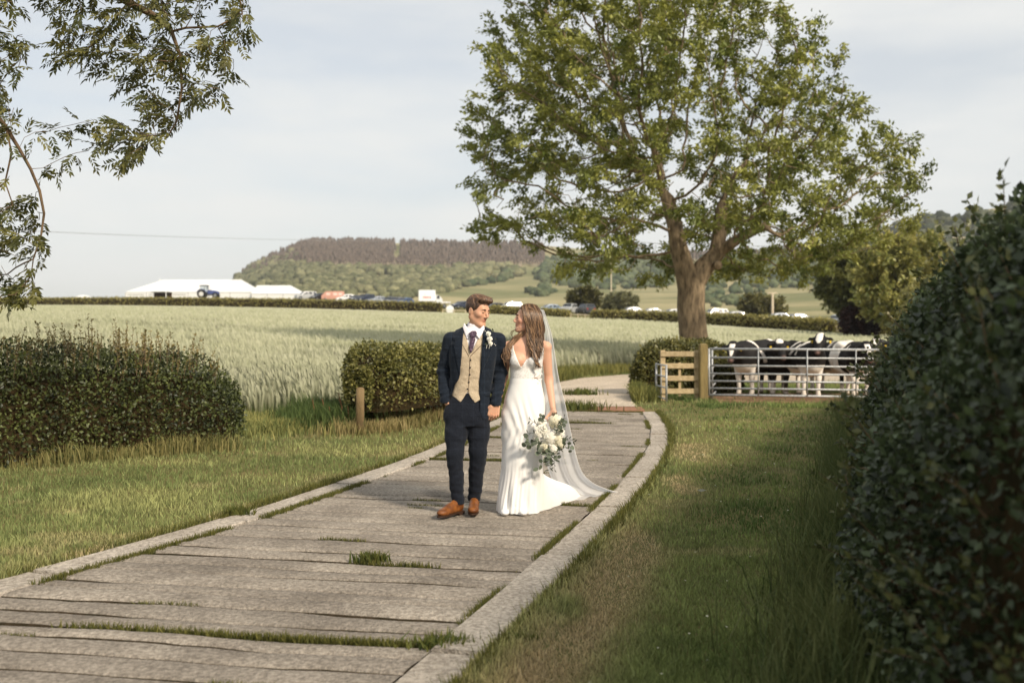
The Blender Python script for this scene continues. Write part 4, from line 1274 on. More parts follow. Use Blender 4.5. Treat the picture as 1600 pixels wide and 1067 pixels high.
# small dome behind the hedge
Yd = 240; cxd = (130 - 800) / FPX * Yd; zt = EYE + (515 - 461) / FPX * Yd; r_ = 2.6
V = [p for k_ in range(6) for p in [(cxd + r_ * cos(k_ * pi / 10) * cos(a_), Yd + r_ * cos(k_ * pi / 10) * sin(a_), zt - 1.6 + 1.6 * sin(k_ * pi / 10)) for a_ in np.arange(16) * pi / 8]]
dome = MB().add(V, [(i * 16 + j, i * 16 + (j + 1) % 16, (i + 1) * 16 + (j + 1) % 16, (i + 1) * 16 + j) for i in range(5) for j in range(16)])
dome.rings([[(cxd + r_ * cos(a_), Yd + r_ * sin(a_), z) for a_ in np.arange(16) * pi / 8] for z in (zt - 3.4, zt - 1.6)])
tag(dome.build('dome_tent', mat('dome_cloth', lin(222, 222, 218), rough=.7), None, smooth=True), 'small pale dome tent far left behind the hedge', 'tent')

# ------------------------------------------------------------------ vehicles
M['glass'] = mat('car_glass', lin(30, 36, 42), rough=.08, spec=.6)
M['tyre'] = mat('tyre', lin(26, 26, 27), rough=.85)
M['rim'] = mat('rim', lin(150, 152, 154), rough=.35, metal=.7)
M['tail'] = mat('tail_light', lin(150, 20, 16), rough=.3)
M['lamp'] = mat('head_light', lin(225, 228, 230), rough=.15)
paint_cache = {}
def paint(c):
    if c not in paint_cache:
        paint_cache[c] = mat('car_paint', lin(*c), rough=.3, coat=.6)
    return paint_cache[c]


def wheel(root, x, y, r, w):
    t = MB().tube([(x, y - w / 2, r), (x, y + w / 2, r)], r, n=18); o = t.build('wheel', M['tyre'], root)
    s = 1 if y > 0 else -1
    MB().tube([(x, y + s * w / 2, r), (x, y + s * (w / 2 + .02), r)], r * .62, n=14).build('rim', M['rim'], o)


def car_proto(name, prof, win, wheels, W=1.76, tumble=.14, r=.32, zb=.22):
    """prof: (x, z) roofline front to back; win: list of (x0, x1) side glass; front is -x"""
    root = empty(name, (0, 0, 0))
    zt = max(p[1] for p in prof); belt = .92 if zt < 1.6 else 1.12
    def half(z): return W / 2 * (1 - (tumble * max(0, z - belt) / (zt - belt)) - .06 * max(0, .5 - z))
    R = []
    for x, z in prof:
        zm = min(belt, z * .96)
        R.append([(x, -half(zb) * .96, zb), (x, -half(.55), min(.55, z * .7)), (x, -half(zm), zm), (x, -half(z) * .93, z - .01), (x, -half(z) * .6, z + .015),
                  (x, half(z) * .6, z + .015), (x, half(z) * .93, z - .01), (x, half(zm), zm), (x, half(.55), min(.55, z * .7)), (x, half(zb) * .96, zb)])
    MB().rings(R).build('body', paint((120, 120, 122)), root, smooth=False)
    pr = np.array(prof)
    for s in (-1, 1):
        for (a, b) in win:
            za = np.interp(a, pr[:, 0], pr[:, 1]) - .12; zb_ = np.interp(b, pr[:, 0], pr[:, 1]) - .12
            q = [(a + .12 if za > belt + .1 else a, belt + .03), (b, belt + .03), (b - .03, max(zb_, belt + .06)), (a + .03, max(za, belt + .06))]
            V = [(x, s * (half(z) + .012 - .05 * (z > belt + .2)), z) for x, z in q]
            V += [(x, y * .9, z) for x, y, z in V]
            MB().add(V, [(0, 1, 2, 3), (7, 6, 5, 4), (0, 4, 5, 1), (1, 5, 6, 2), (2, 6, 7, 3), (3, 7, 4, 0)]).build('window', M['glass'], root)
    # windscreen and rear screen
    for i0, i1 in ((2, 3), (len(prof) - 3, len(prof) - 2)):
        (xa, za), (xb, zb_) = prof[i0], prof[i1]
        o_ = -.02 if i0 == 2 else .02
        V = [(xa + (xb - xa) * t + o_, s * half(za + (zb_ - za) * t) * .86, za + (zb_ - za) * t + .02) for t, s in ((.1, -1), (.1, 1), (.92, 1), (.92, -1))]
        V += [(x - o_ * 3, y, z - .05) for x, y, z in V]
        MB().add(V, [(0, 1, 2, 3), (7, 6, 5, 4), (0, 4, 5, 1), (1, 5, 6, 2), (2, 6, 7, 3), (3, 7, 4, 0)]).build('windscreen' if i0 == 2 else 'rear_window', M['glass'], root)
    for x in wheels:
        for s in (-1, 1): wheel(root, x, s * (W / 2 - .09), r, .2)
    x0, x1 = prof[0][0], prof[-1][0]
    for s in (-1, 1):
        MB().box((x0 - .02, s * .62 - .16, .58), (x0 + .06, s * .62 + .16, .74), .02).build('headlight', M['lamp'], root)
        MB().box((x1 - .06, s * .66 - .12, .72), (x1 + .02, s * .66 + .12, .98), .02).build('tail_light', M['tail'], root)
        MB().box((-.75, s * (W / 2 + .02) - .07, .93), (-.62, s * (W / 2 + .02) + .07, 1.06), .02).build('mirror', M['tyre'], root)
    return root


hatch = car_proto('parked_car', [(-2.05, .55), (-2.0, .72), (-1.05, .94), (-.35, 1.40), (.4, 1.47), (1.3, 1.40), (1.9, 1.0), (2.0, .6)], [(-.75, .25), (.32, 1.45)], (-1.3, 1.25))
saloon = car_proto('parked_car', [(-2.25, .55), (-2.2, .72), (-1.1, .95), (-.35, 1.36), (.5, 1.42), (1.0, 1.36), (1.65, 1.02), (2.3, .95), (2.33, .6)], [(-.75, .3), (.36, 1.25)], (-1.4, 1.4))
suv = car_proto('parked_car', [(-2.2, .65), (-2.15, .95), (-1.1, 1.14), (-.55, 1.66), (.4, 1.74), (1.9, 1.68), (2.12, 1.14), (2.16, .7)], [(-.8, .2), (.28, 1.1), (1.18, 1.85)], (-1.4, 1.35), W=1.86, r=.37)
CAR_OK = set()
def place_car(proto, px, Y, yaw, color, label, dz=0.0):
    o = copy_tree(proto)
    x = (px - 800) / FPX * Y
    o.location = (x, Y, float(T(x, Y)) + dz); o.rotation_euler = (0, 0, yaw)
    for ch in o.children:
        if ch.name.startswith('body'):
            ch.material_slots[0].link = 'OBJECT'; ch.material_slots[0].material = paint(color)
    return tag(o, label, 'car', 'cars parked behind the far hedge')


SI, DK, WH, BL, RD, NV = (176, 178, 178), (44, 46, 50), (232, 232, 230), (70, 92, 128), (170, 74, 52), (48, 56, 74)
carlist = [
    (suv, 478, 206, .5, SI, 'silver car just right of the smaller marquee'), (hatch, 499, 204, .9, DK, 'black car next to the orange red van'),
    (hatch, 541, 202, .3, WH, 'white car next to the orange red van'), (saloon, 557, 201, 1.1, DK, 'black car right of the white car by the red van'), (suv, 571, 200, 1.0, NV, 'dark blue car third right of the red van'),
    (saloon, 590, 199, .5, (150, 158, 170), 'long grey blue car in the middle of the hedge row'), (hatch, 609, 198, 1.2, DK, 'black car with grey blue car at its left'), (hatch, 620, 197, 1.2, (86, 84, 90), 'dark grey car beside the bright blue one'), (hatch, 632, 196, 1.0, BL, 'blue car at the end of the row left of the white lorry'),
    (saloon, 721, 189, .7, NV, 'dark car at the left cheek of the groom'), (hatch, 772, 184, .6, DK, 'dark grey car just right of the groom face'), (suv, 797, 182, .35, WH, 'white car between the two heads'),
    (hatch, 858, 178, .4, (128, 146, 166), 'blue grey car right of the veil'), (suv, 889, 173, 1.15, SI, 'silver car facing the camera in the hedge gap'), (suv, 915, 170, -1.2, DK, 'black four wheel drive with red tail lights in the hedge gap'),
    (hatch, 985, 172, .2, WH, 'white car left of the ash trunk beyond the hedge'), (saloon, 1017, 168, .2, SI, 'silver grey car second left of the ash trunk'), (saloon, 1050, 163, .3, SI, 'silver car partly behind the ash trunk'),
    (suv, 1116, 158, .25, WH, 'white car right of the ash trunk'), (saloon, 1146, 152, .1, SI, 'low silver car between white car and the T-shaped post'), (saloon, 1214, 140, .1, (150, 160, 172), 'blue grey car roof below the T-shaped post'), (saloon, 1243, 136, .2, SI, 'silver car roof right of the T-shaped post'),
    (hatch, 1309, 124, .9, (160, 170, 182), 'pale blue car by the rail fence gap'), (saloon, 1360, 116, .0, WH, 'white car roof above the hedge beyond the rail fence'),
]
for c in carlist: place_car(*c)
for p_ in (hatch, saloon, suv):
    for ch in list(p_.children):
        for g_ in list(ch.children): bpy.data.objects.remove(g_)
        bpy.data.objects.remove(ch)
    bpy.data.objects.remove(p_)

# red van
def box_vehicle(name, px, Y, yaw, label, cat):
    x = (px - 800) / FPX * Y
    o = empty(name, (x, Y, float(T(x, Y))), yaw); return tag(o, label, cat)


v = box_vehicle('red_van', 520, 203, .15, 'orange red van with pale patches in the row of cars', 'van')
MB().rings([[(x, -w, .35), (x, -w, 1.1), (x, -w * .9, z), (x, w * .9, z), (x, w, 1.1), (x, w, .35)] for x, z, w in ((-2.3, .95, .8), (-2.2, 1.1, .92), (-1.5, 1.75, .94), (-1.3, 1.9, .95), (2.2, 1.95, .95), (2.3, 1.8, .9))]).build('body', paint((196, 146, 128)), v)
for x0, x1 in ((-1.3, -.5), (.1, .9), (1.2, 1.9)):
    MB().box((x0, -.99, 1.1), (x1, -.93, 1.6)).build('window', mat('pale_patch', lin(226, 196, 184), rough=.4), v)
for x in (-1.4, 1.4):
    for s in (-1, 1): wheel(v, x, s * .84, .34, .2)
# white lorry with red lettering and a flat trailer bed
v = box_vehicle('white_lorry', 667, 192, .12, 'white box lorry with red lettering left of the groom', 'lorry')
MB().box((-1.6, -1.1, 1.0), (1.6, 1.1, 3.15), .06).build('box_body', M['white_pvc'], v)
MB().rings([[(x, -1.0, .55), (x, -1.0, z), (x, 1.0, z), (x, 1.0, .55)] for x, z in ((1.65, 2.3), (2.3, 2.2), (2.9, 1.5), (3.05, .9))]).build('cab', paint((206, 206, 204)), v)
MB().box((1.9, -1.04, 1.5), (2.4, -.99, 2.1)).build('window', M['glass'], v)
MB().box((-1.6, -.95, .6), (1.7, .95, .97)).build('chassis', M['tyre'], v)
for x in (-1.0, 2.2):
    for s in (-1, 1): wheel(v, x, s * .9, .42, .24)
red = mat('red_lettering', lin(178, 44, 36), rough=.5)
lx = -.78
for wd in (.28, .22, .20, .20, .22, .24):             # a row of blocky red capitals, too far off to read
    MB().box((lx, -1.125, 1.55), (lx + wd * .35, -1.10, 1.95)).box((lx + wd * .45, -1.125, 1.55), (lx + wd * .9, -1.10, 1.66)).box((lx + wd * .45, -1.125, 1.84), (lx + wd * .9, -1.10, 1.95)).build('lettering', red, v); lx += wd + .05
MB().box((-.42, -1.125, 2.28), (-.30, -1.10, 2.42)).build('lettering', red, v)
v = box_vehicle('flat_trailer', 690, 190, .1, 'low white flat trailer beside the lorry', 'trailer')
MB().box((-1.7, -.9, .9), (1.7, .9, 1.12), .03).build('bed', M['white_pvc'], v)
for x in (-.5, .5):
    for s in (-1, 1): wheel(v, x, s * .8, .36, .2)
# field disc / white barrel in the hedge gap
Yb = 177; xb = (703 - 800) / FPX * Yb
tag(MB().tube([(xb, Yb - .25, float(T(xb, Yb)) + 1.15), (xb, Yb + .25, float(T(xb, Yb)) + 1.15)], [.68, .68], n=20).build('white_drum', M['white_pvc'], None, smooth=False), 'round white drum in the hedge gap left of the groom', 'drum')

# ------------------------------------------------------------------ tractor
v = box_vehicle('blue_tractor', 323, 226, .06, 'blue tractor with a dark cab in front of the marquee', 'tractor')
bp_ = paint((62, 76, 128)); dk = paint((36, 40, 46)); mb = mat('grey_iron', lin(96, 96, 98), rough=.6)
MB().rings([[(x, -w, z0), (x, -w, z1 - .1), (x, -w * .8, z1), (x, w * .8, z1), (x, w, z1 - .1), (x, w, z0)] for x, z0, z1, w in ((.35, .95, 1.85, .46), (1.0, .95, 1.86, .45), (2.0, .95, 1.72, .42), (2.7, 1.0, 1.55, .36), (2.85, 1.05, 1.40, .30))]).build('bonnet', bp_, v)
MB().box((-1.6, -.35, .6), (2.6, .35, .95), .05).build('chassis', mb, v)
MB().box((-1.35, -.85, 1.05), (.35, .85, 1.35), .04).build('cab_floor', dk, v)
for x in (-1.35, -.35, .30):
    for s in (-1, 1):
        MB().tube([(x, s * .82, 1.3), (x + (.12 if x < 0 else -.12), s * .74, 2.75)], .05, n=6).build('cab_pillar', dk, v)
MB().box((-1.45, -.9, 2.75), (.42, .9, 2.95), .06).build('cab_roof', dk, v)
pane_m = mat('cab_glass', lin(196, 206, 212), rough=.05, spec=.6)
for s in (-1, 1):
    MB().box((-1.2, s * .78 - .01, 1.4), (-.42, s * .78 + .01, 2.72)).build('cab_window', pane_m, v)
    MB().box((-.28, s * .78 - .01, 1.4), (.2, s * .78 + .01, 2.72)).build('cab_window', pane_m, v)
    R = [[(-.95 + 1.15 * cos(a_), s * .75 - .28, .98 + 1.15 * sin(a_)), (-.95 + 1.15 * cos(a_), s * .75 + .28, .98 + 1.15 * sin(a_)), (-.95 + 1.07 * cos(a_), s * .75 + .28, .98 + 1.07 * sin(a_)), (-.95 + 1.07 * cos(a_), s * .75 - .28, .98 + 1.07 * sin(a_))] for a_ in np.linspace(.25, pi - .3, 12)]
    MB().rings(R).build('mudguard', bp_, v)
    o = MB().tube([(-.95, s * .95 - .27, .95), (-.95, s * .95 - .22, .95), (-.95, s * .95 + .22, .95), (-.95, s * .95 + .27, .95)], [.86, .95, .95, .86], n=28).build('wheel', M['tyre'], v)
    MB().tube([(-.95, s * 1.23 - .01, .95), (-.95, s * 1.23 + .01, .95)], .52, n=20).build('rim', mat('tractor_rim', lin(206, 206, 202), rough=.5), o)
    o = MB().tube([(2.1, s * .85 - .2, .66), (2.1, s * .85 - .16, .66), (2.1, s * .85 + .16, .66), (2.1, s * .85 + .2, .66)], [.58, .66, .66, .58], n=24).build('wheel', M['tyre'], v)
    MB().tube([(2.1, s * 1.06 - .01, .66), (2.1, s * 1.06 + .01, .66)], .34, n=16).build('rim', M['rim'], o)
MB().tube([(.9, -.5, 1.7), (.9, -.52, 2.6)], .05, n=8).build('exhaust', mb, v)

# ------------------------------------------------------------------ poles, wires, field rails
pole_m = mat('pole_wood', lin(214, 200, 176), rough=.85, c2=lin(190, 174, 148), scale=3)
Yq = 176; xq = (1207 - 800) / FPX * Yq; zb_ = float(T(xq, Yq)); zt_ = EYE + (515 - 459) / FPX * Yq
o = empty('service_post', (xq, Yq, zb_)); tag(o, 'pale T-shaped service post beyond the far hedge', 'post')
MB().tube([(0, 0, -.3), (0, 0, zt_ - zb_)], [.24, .20], n=10).build('shaft', pole_m, o)
MB().box((-.85, -.12, zt_ - zb_), (.85, .12, zt_ - zb_ + .22), .02).build('crossarm', pole_m, o)


def power_pole(px, pyt, Y, label, zbase):
    x = (px - 800) / FPX * Y; zt = EYE + (515 - pyt) / FPX * Y
    o = empty('power_pole', (x, Y, zbase)); tag(o, label, 'pole')
    MB().tube([(0, 0, 0), (0, 0, zt - zbase + .6)], [.20, .14], n=8).build('shaft', pole_m, o)
    MB().box((-1.6, -.08, zt - zbase), (1.6, .08, zt - zbase + .18)).build('crossarm', pole_m, o)
    for s in (-1.4, 0.0, 1.4):
        MB().tube([(s, 0, zt - zbase + .18), (s, 0, zt - zbase + .5)], [.10, .06], n=8).build('insulator', M['white_pvc'], o)
    return np.array([x, Y, zt + .5])


pA = power_pole(1500, 372, 210, 'power pole with white insulators above the tall dark hedge', float(T((1500 - 800) / FPX * 210, 210)) - 1)
pB = power_pole(955, 377, 330, 'power pole hidden in the crown of the ash tree', float(T((955 - 800) / FPX * 330, 330)) - 1)
pC = power_pole(-60, 357, 360, 'power pole beyond the overhanging ash branches', float(T((-60 - 800) / FPX * 360, 360)) - 1)
wire_m = mat('wire', lin(150, 150, 150), rough=.5)
for a_, b_2, lab in ((pB, pC, 'thin power lines sagging across the pale sky over the hill'), (pA, pB, 'thin power lines behind the crown of the ash tree')):
    o = empty('power_line', tuple((a_ + b_2) / 2)); tag(o, lab, 'power line')
    for s in (-1.4, 0.0, 1.4):
        pts = [a_ + (b_2 - a_) * t + np.array([s, 0, -2.2 * 4 * t * (1 - t)]) - (a_ + b_2) / 2 for t in np.linspace(0, 1, 15)]
        MB().tube(pts, .032, n=4).build('wire', wire_m, o)


def rails(name, p0, p1, n, h, nr, label):
    root = empty(name, (*p0, float(T(*p0)))); tag(root, label, 'fence')
    d = np.array(p1, float) - np.array(p0, float)
    for i in range(n):
        q = d * i / (n - 1); z = float(T(p0[0] + q[0], p0[1] + q[1]) - T(*p0))
        MB().box((q[0] - .08, q[1] - .08, z - .2), (q[0] + .08, q[1] + .08, z + h)).build('post', pole_m, root)
    dz = float(T(*p1) - T(*p0))
    for k_ in range(nr):
        z = h * (k_ + .8) / nr
        MB().tube([(0, -.1, z), (d[0], d[1] - .1, z + dz)], .07, n=6).build('rail', pole_m, root)


rails('field_rails', ((1306 - 800) / FPX * 108, 108), ((1352 - 800) / FPX * 104, 104), 3, 1.35, 3, 'wooden rail fence filling the gap in the far hedge on the right')
rails('gap_rails', ((892 - 800) / FPX * 159, 159), ((926 - 800) / FPX * 156.5, 156.5), 4, 1.2, 2, 'pale rails in the hedge gap in front of the black four wheel drive')
rails('gap_rails', ((692 - 800) / FPX * 175, 175), ((764 - 800) / FPX * 171.5, 171.5), 5, 1.1, 2, 'rails in the hedge gap behind the head of the groom')
# ------------------------------------------------------------------ sculpting bodies and clothes as distance fields
class SDF:
    def __init__(s, lo, hi, h):
        s.h = h; s.lo = np.array(lo, float)
        s.ax = [np.arange(lo[i], hi[i] + h, h).astype(np.float32) for i in range(3)]
        s.D = np.full([len(a) for a in s.ax], 1.0, np.float32)

    def copy(s):
        c = SDF.__new__(SDF); c.h = s.h; c.lo = s.lo; c.ax = s.ax; c.D = s.D.copy(); return c

    def grid(s):
        return s.ax[0][:, None, None], s.ax[1][None, :, None], s.ax[2][None, None, :]

    def _sub(s, lo, hi, m):
        sl = []
        for i in range(3):
            a = int(np.clip(np.floor((lo[i] - m - s.lo[i]) / s.h), 0, s.D.shape[i])); b = int(np.clip(np.ceil((hi[i] + m - s.lo[i]) / s.h) + 1, 0, s.D.shape[i]))
            sl.append(slice(a, max(a, b)))
        return tuple(sl)

    def op(s, prim, k=.01, mode='u'):
        f, lo, hi = prim
        sl = s._sub(lo, hi, k + 4 * s.h + .02)
        D = s.D[sl]
        if D.size == 0: return s
        d = f(s.ax[0][sl[0]][:, None, None], s.ax[1][sl[1]][None, :, None], s.ax[2][sl[2]][None, None, :]).astype(np.float32)
        if mode == 'u':
            h = np.clip(.5 + .5 * (D - d) / k, 0, 1); s.D[sl] = D * (1 - h) + d * h - k * h * (1 - h)
        else:
            h = np.clip(.5 - .5 * (D + d) / k, 0, 1); s.D[sl] = D * (1 - h) - d * h + k * h * (1 - h)
        return s

    def mesh(s):
        D = s.D; S = D < 0; nx, ny, nz = D.shape
        cnt = np.zeros((nx - 1, ny - 1, nz - 1), np.int8)
        for i in (0, 1):
            for j in (0, 1):
                for k in (0, 1): cnt += S[i:nx - 1 + i, j:ny - 1 + j, k:nz - 1 + k]
        act = (cnt > 0) & (cnt < 8)
        I, J, K = np.nonzero(act); n = len(I)
        idx = np.full(act.shape, -1, np.int32); idx[I, J, K] = np.arange(n)
        acc = np.zeros((n, 3)); w = np.zeros(n)
        cs = [(i, j, k) for i in (0, 1) for j in (0, 1) for k in (0, 1)]
        for a in cs:
            for ax in range(3):
                if a[ax]: continue
                b = list(a); b[ax] = 1
                da = D[I + a[0], J + a[1], K + a[2]]; db = D[I + b[0], J + b[1], K + b[2]]
                m = (da < 0) != (db < 0)
                t = np.where(m, da / np.where(m, da - db, 1), 0)
                p = np.tile(np.array(a, float), (n, 1)); p[:, ax] += t
                acc[m] += p[m]; w[m] += 1
        V = s.lo + s.h * (np.stack([I, J, K], 1) + acc / w[:, None])
        Fs = []
        for ax in range(3):
            o = [q for q in range(3) if q != ax]
            A = np.take(S, range(D.shape[ax] - 1), ax); B = np.take(S, range(1, D.shape[ax]), ax)
            m = A != B
            e = np.nonzero(m); a_in = A[e]
            ok = (e[o[0]] > 0) & (e[o[1]] > 0) & (e[o[0]] < D.shape[o[0]] - 1) & (e[o[1]] < D.shape[o[1]] - 1)
            e = [q[ok] for q in e]; a_in = a_in[ok]
            def cell(d0, d1):
                c = [None] * 3; c[ax] = e[ax]; c[o[0]] = e[o[0]] + d0; c[o[1]] = e[o[1]] + d1
                return idx[c[0], c[1], c[2]]
            q = np.stack([cell(-1, -1), cell(0, -1), cell(0, 0), cell(-1, 0)], 1)
            flip = a_in if ax != 1 else ~a_in
            q[~flip] = q[~flip][:, ::-1]
            Fs.append(q)
        return V, np.concatenate(Fs)


def cone(a, b, ra, rb):
    a = np.array(a, float); b = np.array(b, float); ba = b - a; L2 = float(ba @ ba) + 1e-12
    def f(x, y, z):
        t = np.clip(((x - a[0]) * ba[0] + (y - a[1]) * ba[1] + (z - a[2]) * ba[2]) / L2, 0, 1)
        return np.sqrt((x - a[0] - t * ba[0]) ** 2 + (y - a[1] - t * ba[1]) ** 2 + (z - a[2] - t * ba[2]) ** 2) - (ra + t * (rb - ra))
    r = max(ra, rb)
    return f, np.minimum(a, b) - r, np.maximum(a, b) + r


def ell(c, r, R=None):
    c = np.array(c, float); r = np.array(r, float); R = np.eye(3) if R is None else np.array(R)
    def f(x, y, z):
        dx, dy, dz = x - c[0], y - c[1], z - c[2]
        p = [(R[i, 0] * dx + R[i, 1] * dy + R[i, 2] * dz) / r[i] for i in range(3)]
        k0 = np.sqrt(p[0] ** 2 + p[1] ** 2 + p[2] ** 2); k1 = np.sqrt((p[0] / r[0]) ** 2 + (p[1] / r[1]) ** 2 + (p[2] / r[2]) ** 2) + 1e-6
        return k0 * (k0 - 1) / k1
    m = np.sqrt(((R * r[:, None]) ** 2).sum(0))
    return f, c - m, c + m


def stack(zs, a, b, cx, cy, n=2.4):
    """torso like solid: half width a, half depth b, centre cx, cy along z"""
    zs, a, b = map(np.array, (zs, a, b)); cx = np.broadcast_to(np.array(cx, float), zs.shape); cy = np.broadcast_to(np.array(cy, float), zs.shape)
    def f(x, y, z):
        A, B, X, Y = (np.interp(z, zs, q) for q in (a, b, cx, cy))
        dx, dy = x - X, y - Y
        rho = ((np.abs(dx) / A) ** n + (np.abs(dy) / B) ** n) ** (1 / n) + 1e-6
        r = np.sqrt(dx * dx + dy * dy)
        d = np.where(r > 1e-3, r * (1 - 1 / rho), -np.minimum(A, B))
        return np.maximum(d, np.maximum(zs[0] - z, z - zs[-1]) + 0 * d)
    am, bm = a.max(), b.max()
    return f, np.array([cx.min() - am, cy.min() - bm, zs[0]]), np.array([cx.max() + am, cy.max() + bm, zs[-1]])


def poly2(pts):
    """signed distance to a polygon in the x, z plane"""
    p = np.array(pts, float); n = len(p)
    def f(x, z):
        x, z = np.broadcast_arrays(x, z)
        d = np.full(x.shape, 1e9); s = np.ones(x.shape)
        j = n - 1
        for i in range(n):
            e = p[j] - p[i]; wx, wz = x - p[i, 0], z - p[i, 1]
            t = np.clip((wx * e[0] + wz * e[1]) / (e @ e + 1e-12), 0, 1)
            d = np.minimum(d, (wx - t * e[0]) ** 2 + (wz - t * e[1]) ** 2)
            c1 = z >= p[i, 1]; c2 = z < p[j, 1]; c3 = e[0] * wz > e[1] * wx
            s = np.where((c1 & c2 & c3) | (~c1 & ~c2 & ~c3), -s, s)
            j = i
        return (s * np.sqrt(d)).astype(np.float32)
    return f


def hand(S, wrist, d, nrm, thumb_side, size=1.0, curl=.6, spread=.16, k=.006, tcurl=.3):
    """palm, four fingers of different lengths and a thumb. d: wrist->knuckles, nrm: palm side normal, thumb_side: direction of the thumb edge"""
    w = np.array(wrist, float); d = unit(np.array(d, float)); nrm = np.array(nrm, float); nrm = unit(nrm - d * (nrm @ d)); t = np.cross(d, nrm); t = t * np.sign(t @ np.array(thumb_side, float) + 1e-9)
    pl = .088 * size
    kn = []
    for i, o in enumerate((.030, .010, -.011, -.030)):          # index .. little
        k0 = w + d * (pl * (1.0, 1.04, 1.0, .92)[i]) + t * o * size
        kn.append(k0); S.op(cone(w + t * o * .55 * size + d * .012, k0, .016 * size, .0115 * size), .012)
    for i in range(4):
        L = np.array([(.040, .026, .021), (.044, .029, .022), (.041, .027, .021), (.032, .021, .018)][i]) * size
        r = (.0092, .0096, .0090, .0080)[i] * size
        p = kn[i]; ang = 0.0
        side = t * (.06, .02, -.03, -.08)[i] * spread * 6
        for j in range(3):
            ang += curl * (.75, 1.1, .8)[j]
            v = unit(d * cos(ang) + nrm * sin(ang) + side * (j == 0))
            q = p + v * L[j]
            S.op(cone(p, q, r * (1 - .06 * j), r * (.94 - .08 * j)), k * .6); p = q
    b = w + d * .022 * size + t * .026 * size
    v = unit(d * .65 + t * .65 + nrm * .35); q = b + v * .042 * size; S.op(cone(b, q, .015 * size, .0115 * size), .010)
    v = unit(d * .9 + t * .15 + nrm * tcurl * 1.6); q2 = q + v * .030 * size; S.op(cone(q, q2, .0112 * size, .0098 * size), k)
    v = unit(d * .8 - t * .1 + nrm * tcurl * 2.4); S.op(cone(q2, q2 + v * .024 * size, .0098 * size, .0082 * size), k)


def head_frame(c, yaw, pitch, roll=0.0):
    fw = np.array([sin(yaw) * cos(pitch), -cos(yaw) * cos(pitch), -sin(pitch)])
    sd = np.array([cos(yaw), sin(yaw), 0.0]); up = np.cross(sd, fw); up = up if up[2] > 0 else -up
    if roll:
        sd, up = sd * cos(roll) + up * sin(roll), up * cos(roll) - sd * sin(roll)
    return np.array(c, float), np.stack([fw, sd, up])


def head(S, fr, sc_=1.0, female=False):
    c, R = fr
    P = lambda f, s, u: c + sc_ * (f * R[0] + s * R[1] + u * R[2])
    E = lambda f, s, u, r, k, m='u': S.op(ell(P(f, s, u), np.array(r) * sc_, R), k * sc_, m)
    CN = lambda a, b, ra, rb, k, m='u': S.op(cone(P(*a), P(*b), ra * sc_, rb * sc_), k * sc_, m)
    E(-.014, 0, .030, (.100, .077, .092), .01)
    E(.030, 0, -.030, (.066, .060, .092), .03)
    for s in (-1, 1):
        CN((-.012, s * .052, -.055), (.062, s * .020, -.104), .022 if not female else .018, .018, .03)
        E(.058, s * .044, -.022, (.028, .022, .022), .02)
    CN((.078, -.010, -.106), (.078, .010, -.106), .017, .017, .02)
    CN((.082, -.032, .022), (.082, .032, .022), .011 if not female else .008, .011 if not female else .008, .018)
    for s in (-1, 1):
        E(.101, s * .031, .003, (.016, .018, .010), .012, 's')
        E(.080, s * .031, .003, (.0135, .0145, .0125), .004)
    nz = .117 if not female else .112
    CN((.090, 0, .014), (nz, 0, -.030), .0085, .0095, .010)
    for s in (-1, 1): E(.100, s * .011, -.037, (.012, .008, .008), .008)
    CN((.0895, -.014, -.0605), (.0895, .014, -.0605), .0048, .0048, .008)
    CN((.0875, -.012, -.0710), (.0875, .012, -.0710), .0056, .0056, .008)
    CN((.0975, -.018, -.0657), (.0975, .018, -.0657), .0022, .0022, .004, 's')
    for s in (-1, 1):
        E(-.010, s * .077, -.008, (.019, .008, .031), .010)
        E(-.006, s * .086, -.006, (.010, .006, .017), .006, 's')
    return P


def lock(mb, P, r, n=5):
    mb.tube(P, r, n=n, cap=True)


def spline(pts, n):
    p = np.array(pts, float); t = np.linspace(0, 1, len(p)); u = np.linspace(0, 1, n)
    out = np.empty((n, 3))
    m = np.gradient(p, t, axis=0)
    i = np.clip(np.searchsorted(t, u, side='right') - 1, 0, len(p) - 2); h = t[i + 1] - t[i]; s = (u - t[i]) / h
    s = s[:, None]; h = h[:, None]
    return p[i] * (1 + 2 * s) * (1 - s) ** 2 + m[i] * h * s * (1 - s) ** 2 + p[i + 1] * s * s * (3 - 2 * s) + m[i + 1] * h * s * s * (s - 1)


PXM = 8.19 / FPX          # metres per photo pixel at the couple
# ------------------------------------------------------------------ gate, fence, hurdles
def bar(parent, a, b, r, name='bar', m=None, n=8):
    return MB().tube([a, b], r, n=n).build(name, m or M['galv'], parent, smooth=True)


GA, GB = np.array([4.10, 20.80]), np.array([7.55, 20.25])
zg = float(T(*GA))
gate = empty('field_gate', (GA[0], GA[1], zg)); tag(gate, 'galvanised seven bar metal field gate in front of the cows', 'gate')
d = GB - GA
hs_ = [.13, .27, .42, .575, .74, .91, 1.09]
for i, z in enumerate(hs_):
    bar(gate, (.02, 0 + .0, z), (d[0], d[1], z - .01), .026 if i in (0, 6) else .021)
for t in (.0, 1.0):
    bar(gate, (d[0] * t + .012, d[1] * t, .12), (d[0] * t + .012, d[1] * t, 1.10), .029, 'end_post')
for t in (.29, .57, .845):
    bar(gate, (d[0] * t, d[1] * t - .024, .13), (d[0] * t, d[1] * t - .024, 1.09), .014, 'upright')
MB().box((-.05, -.03, .68), (.02, .03, .74), .008).build('latch', M['galv'], gate)
gp = empty('gate_post', (4.0, 20.83, float(T(4.0, 20.83)))); tag(gp, 'thick square wooden post holding the metal gate', 'post')
MB().box((-.085, -.085, -.1), (.085, .085, 1.17), .015).build('shaft', M['post_wood'], gp)
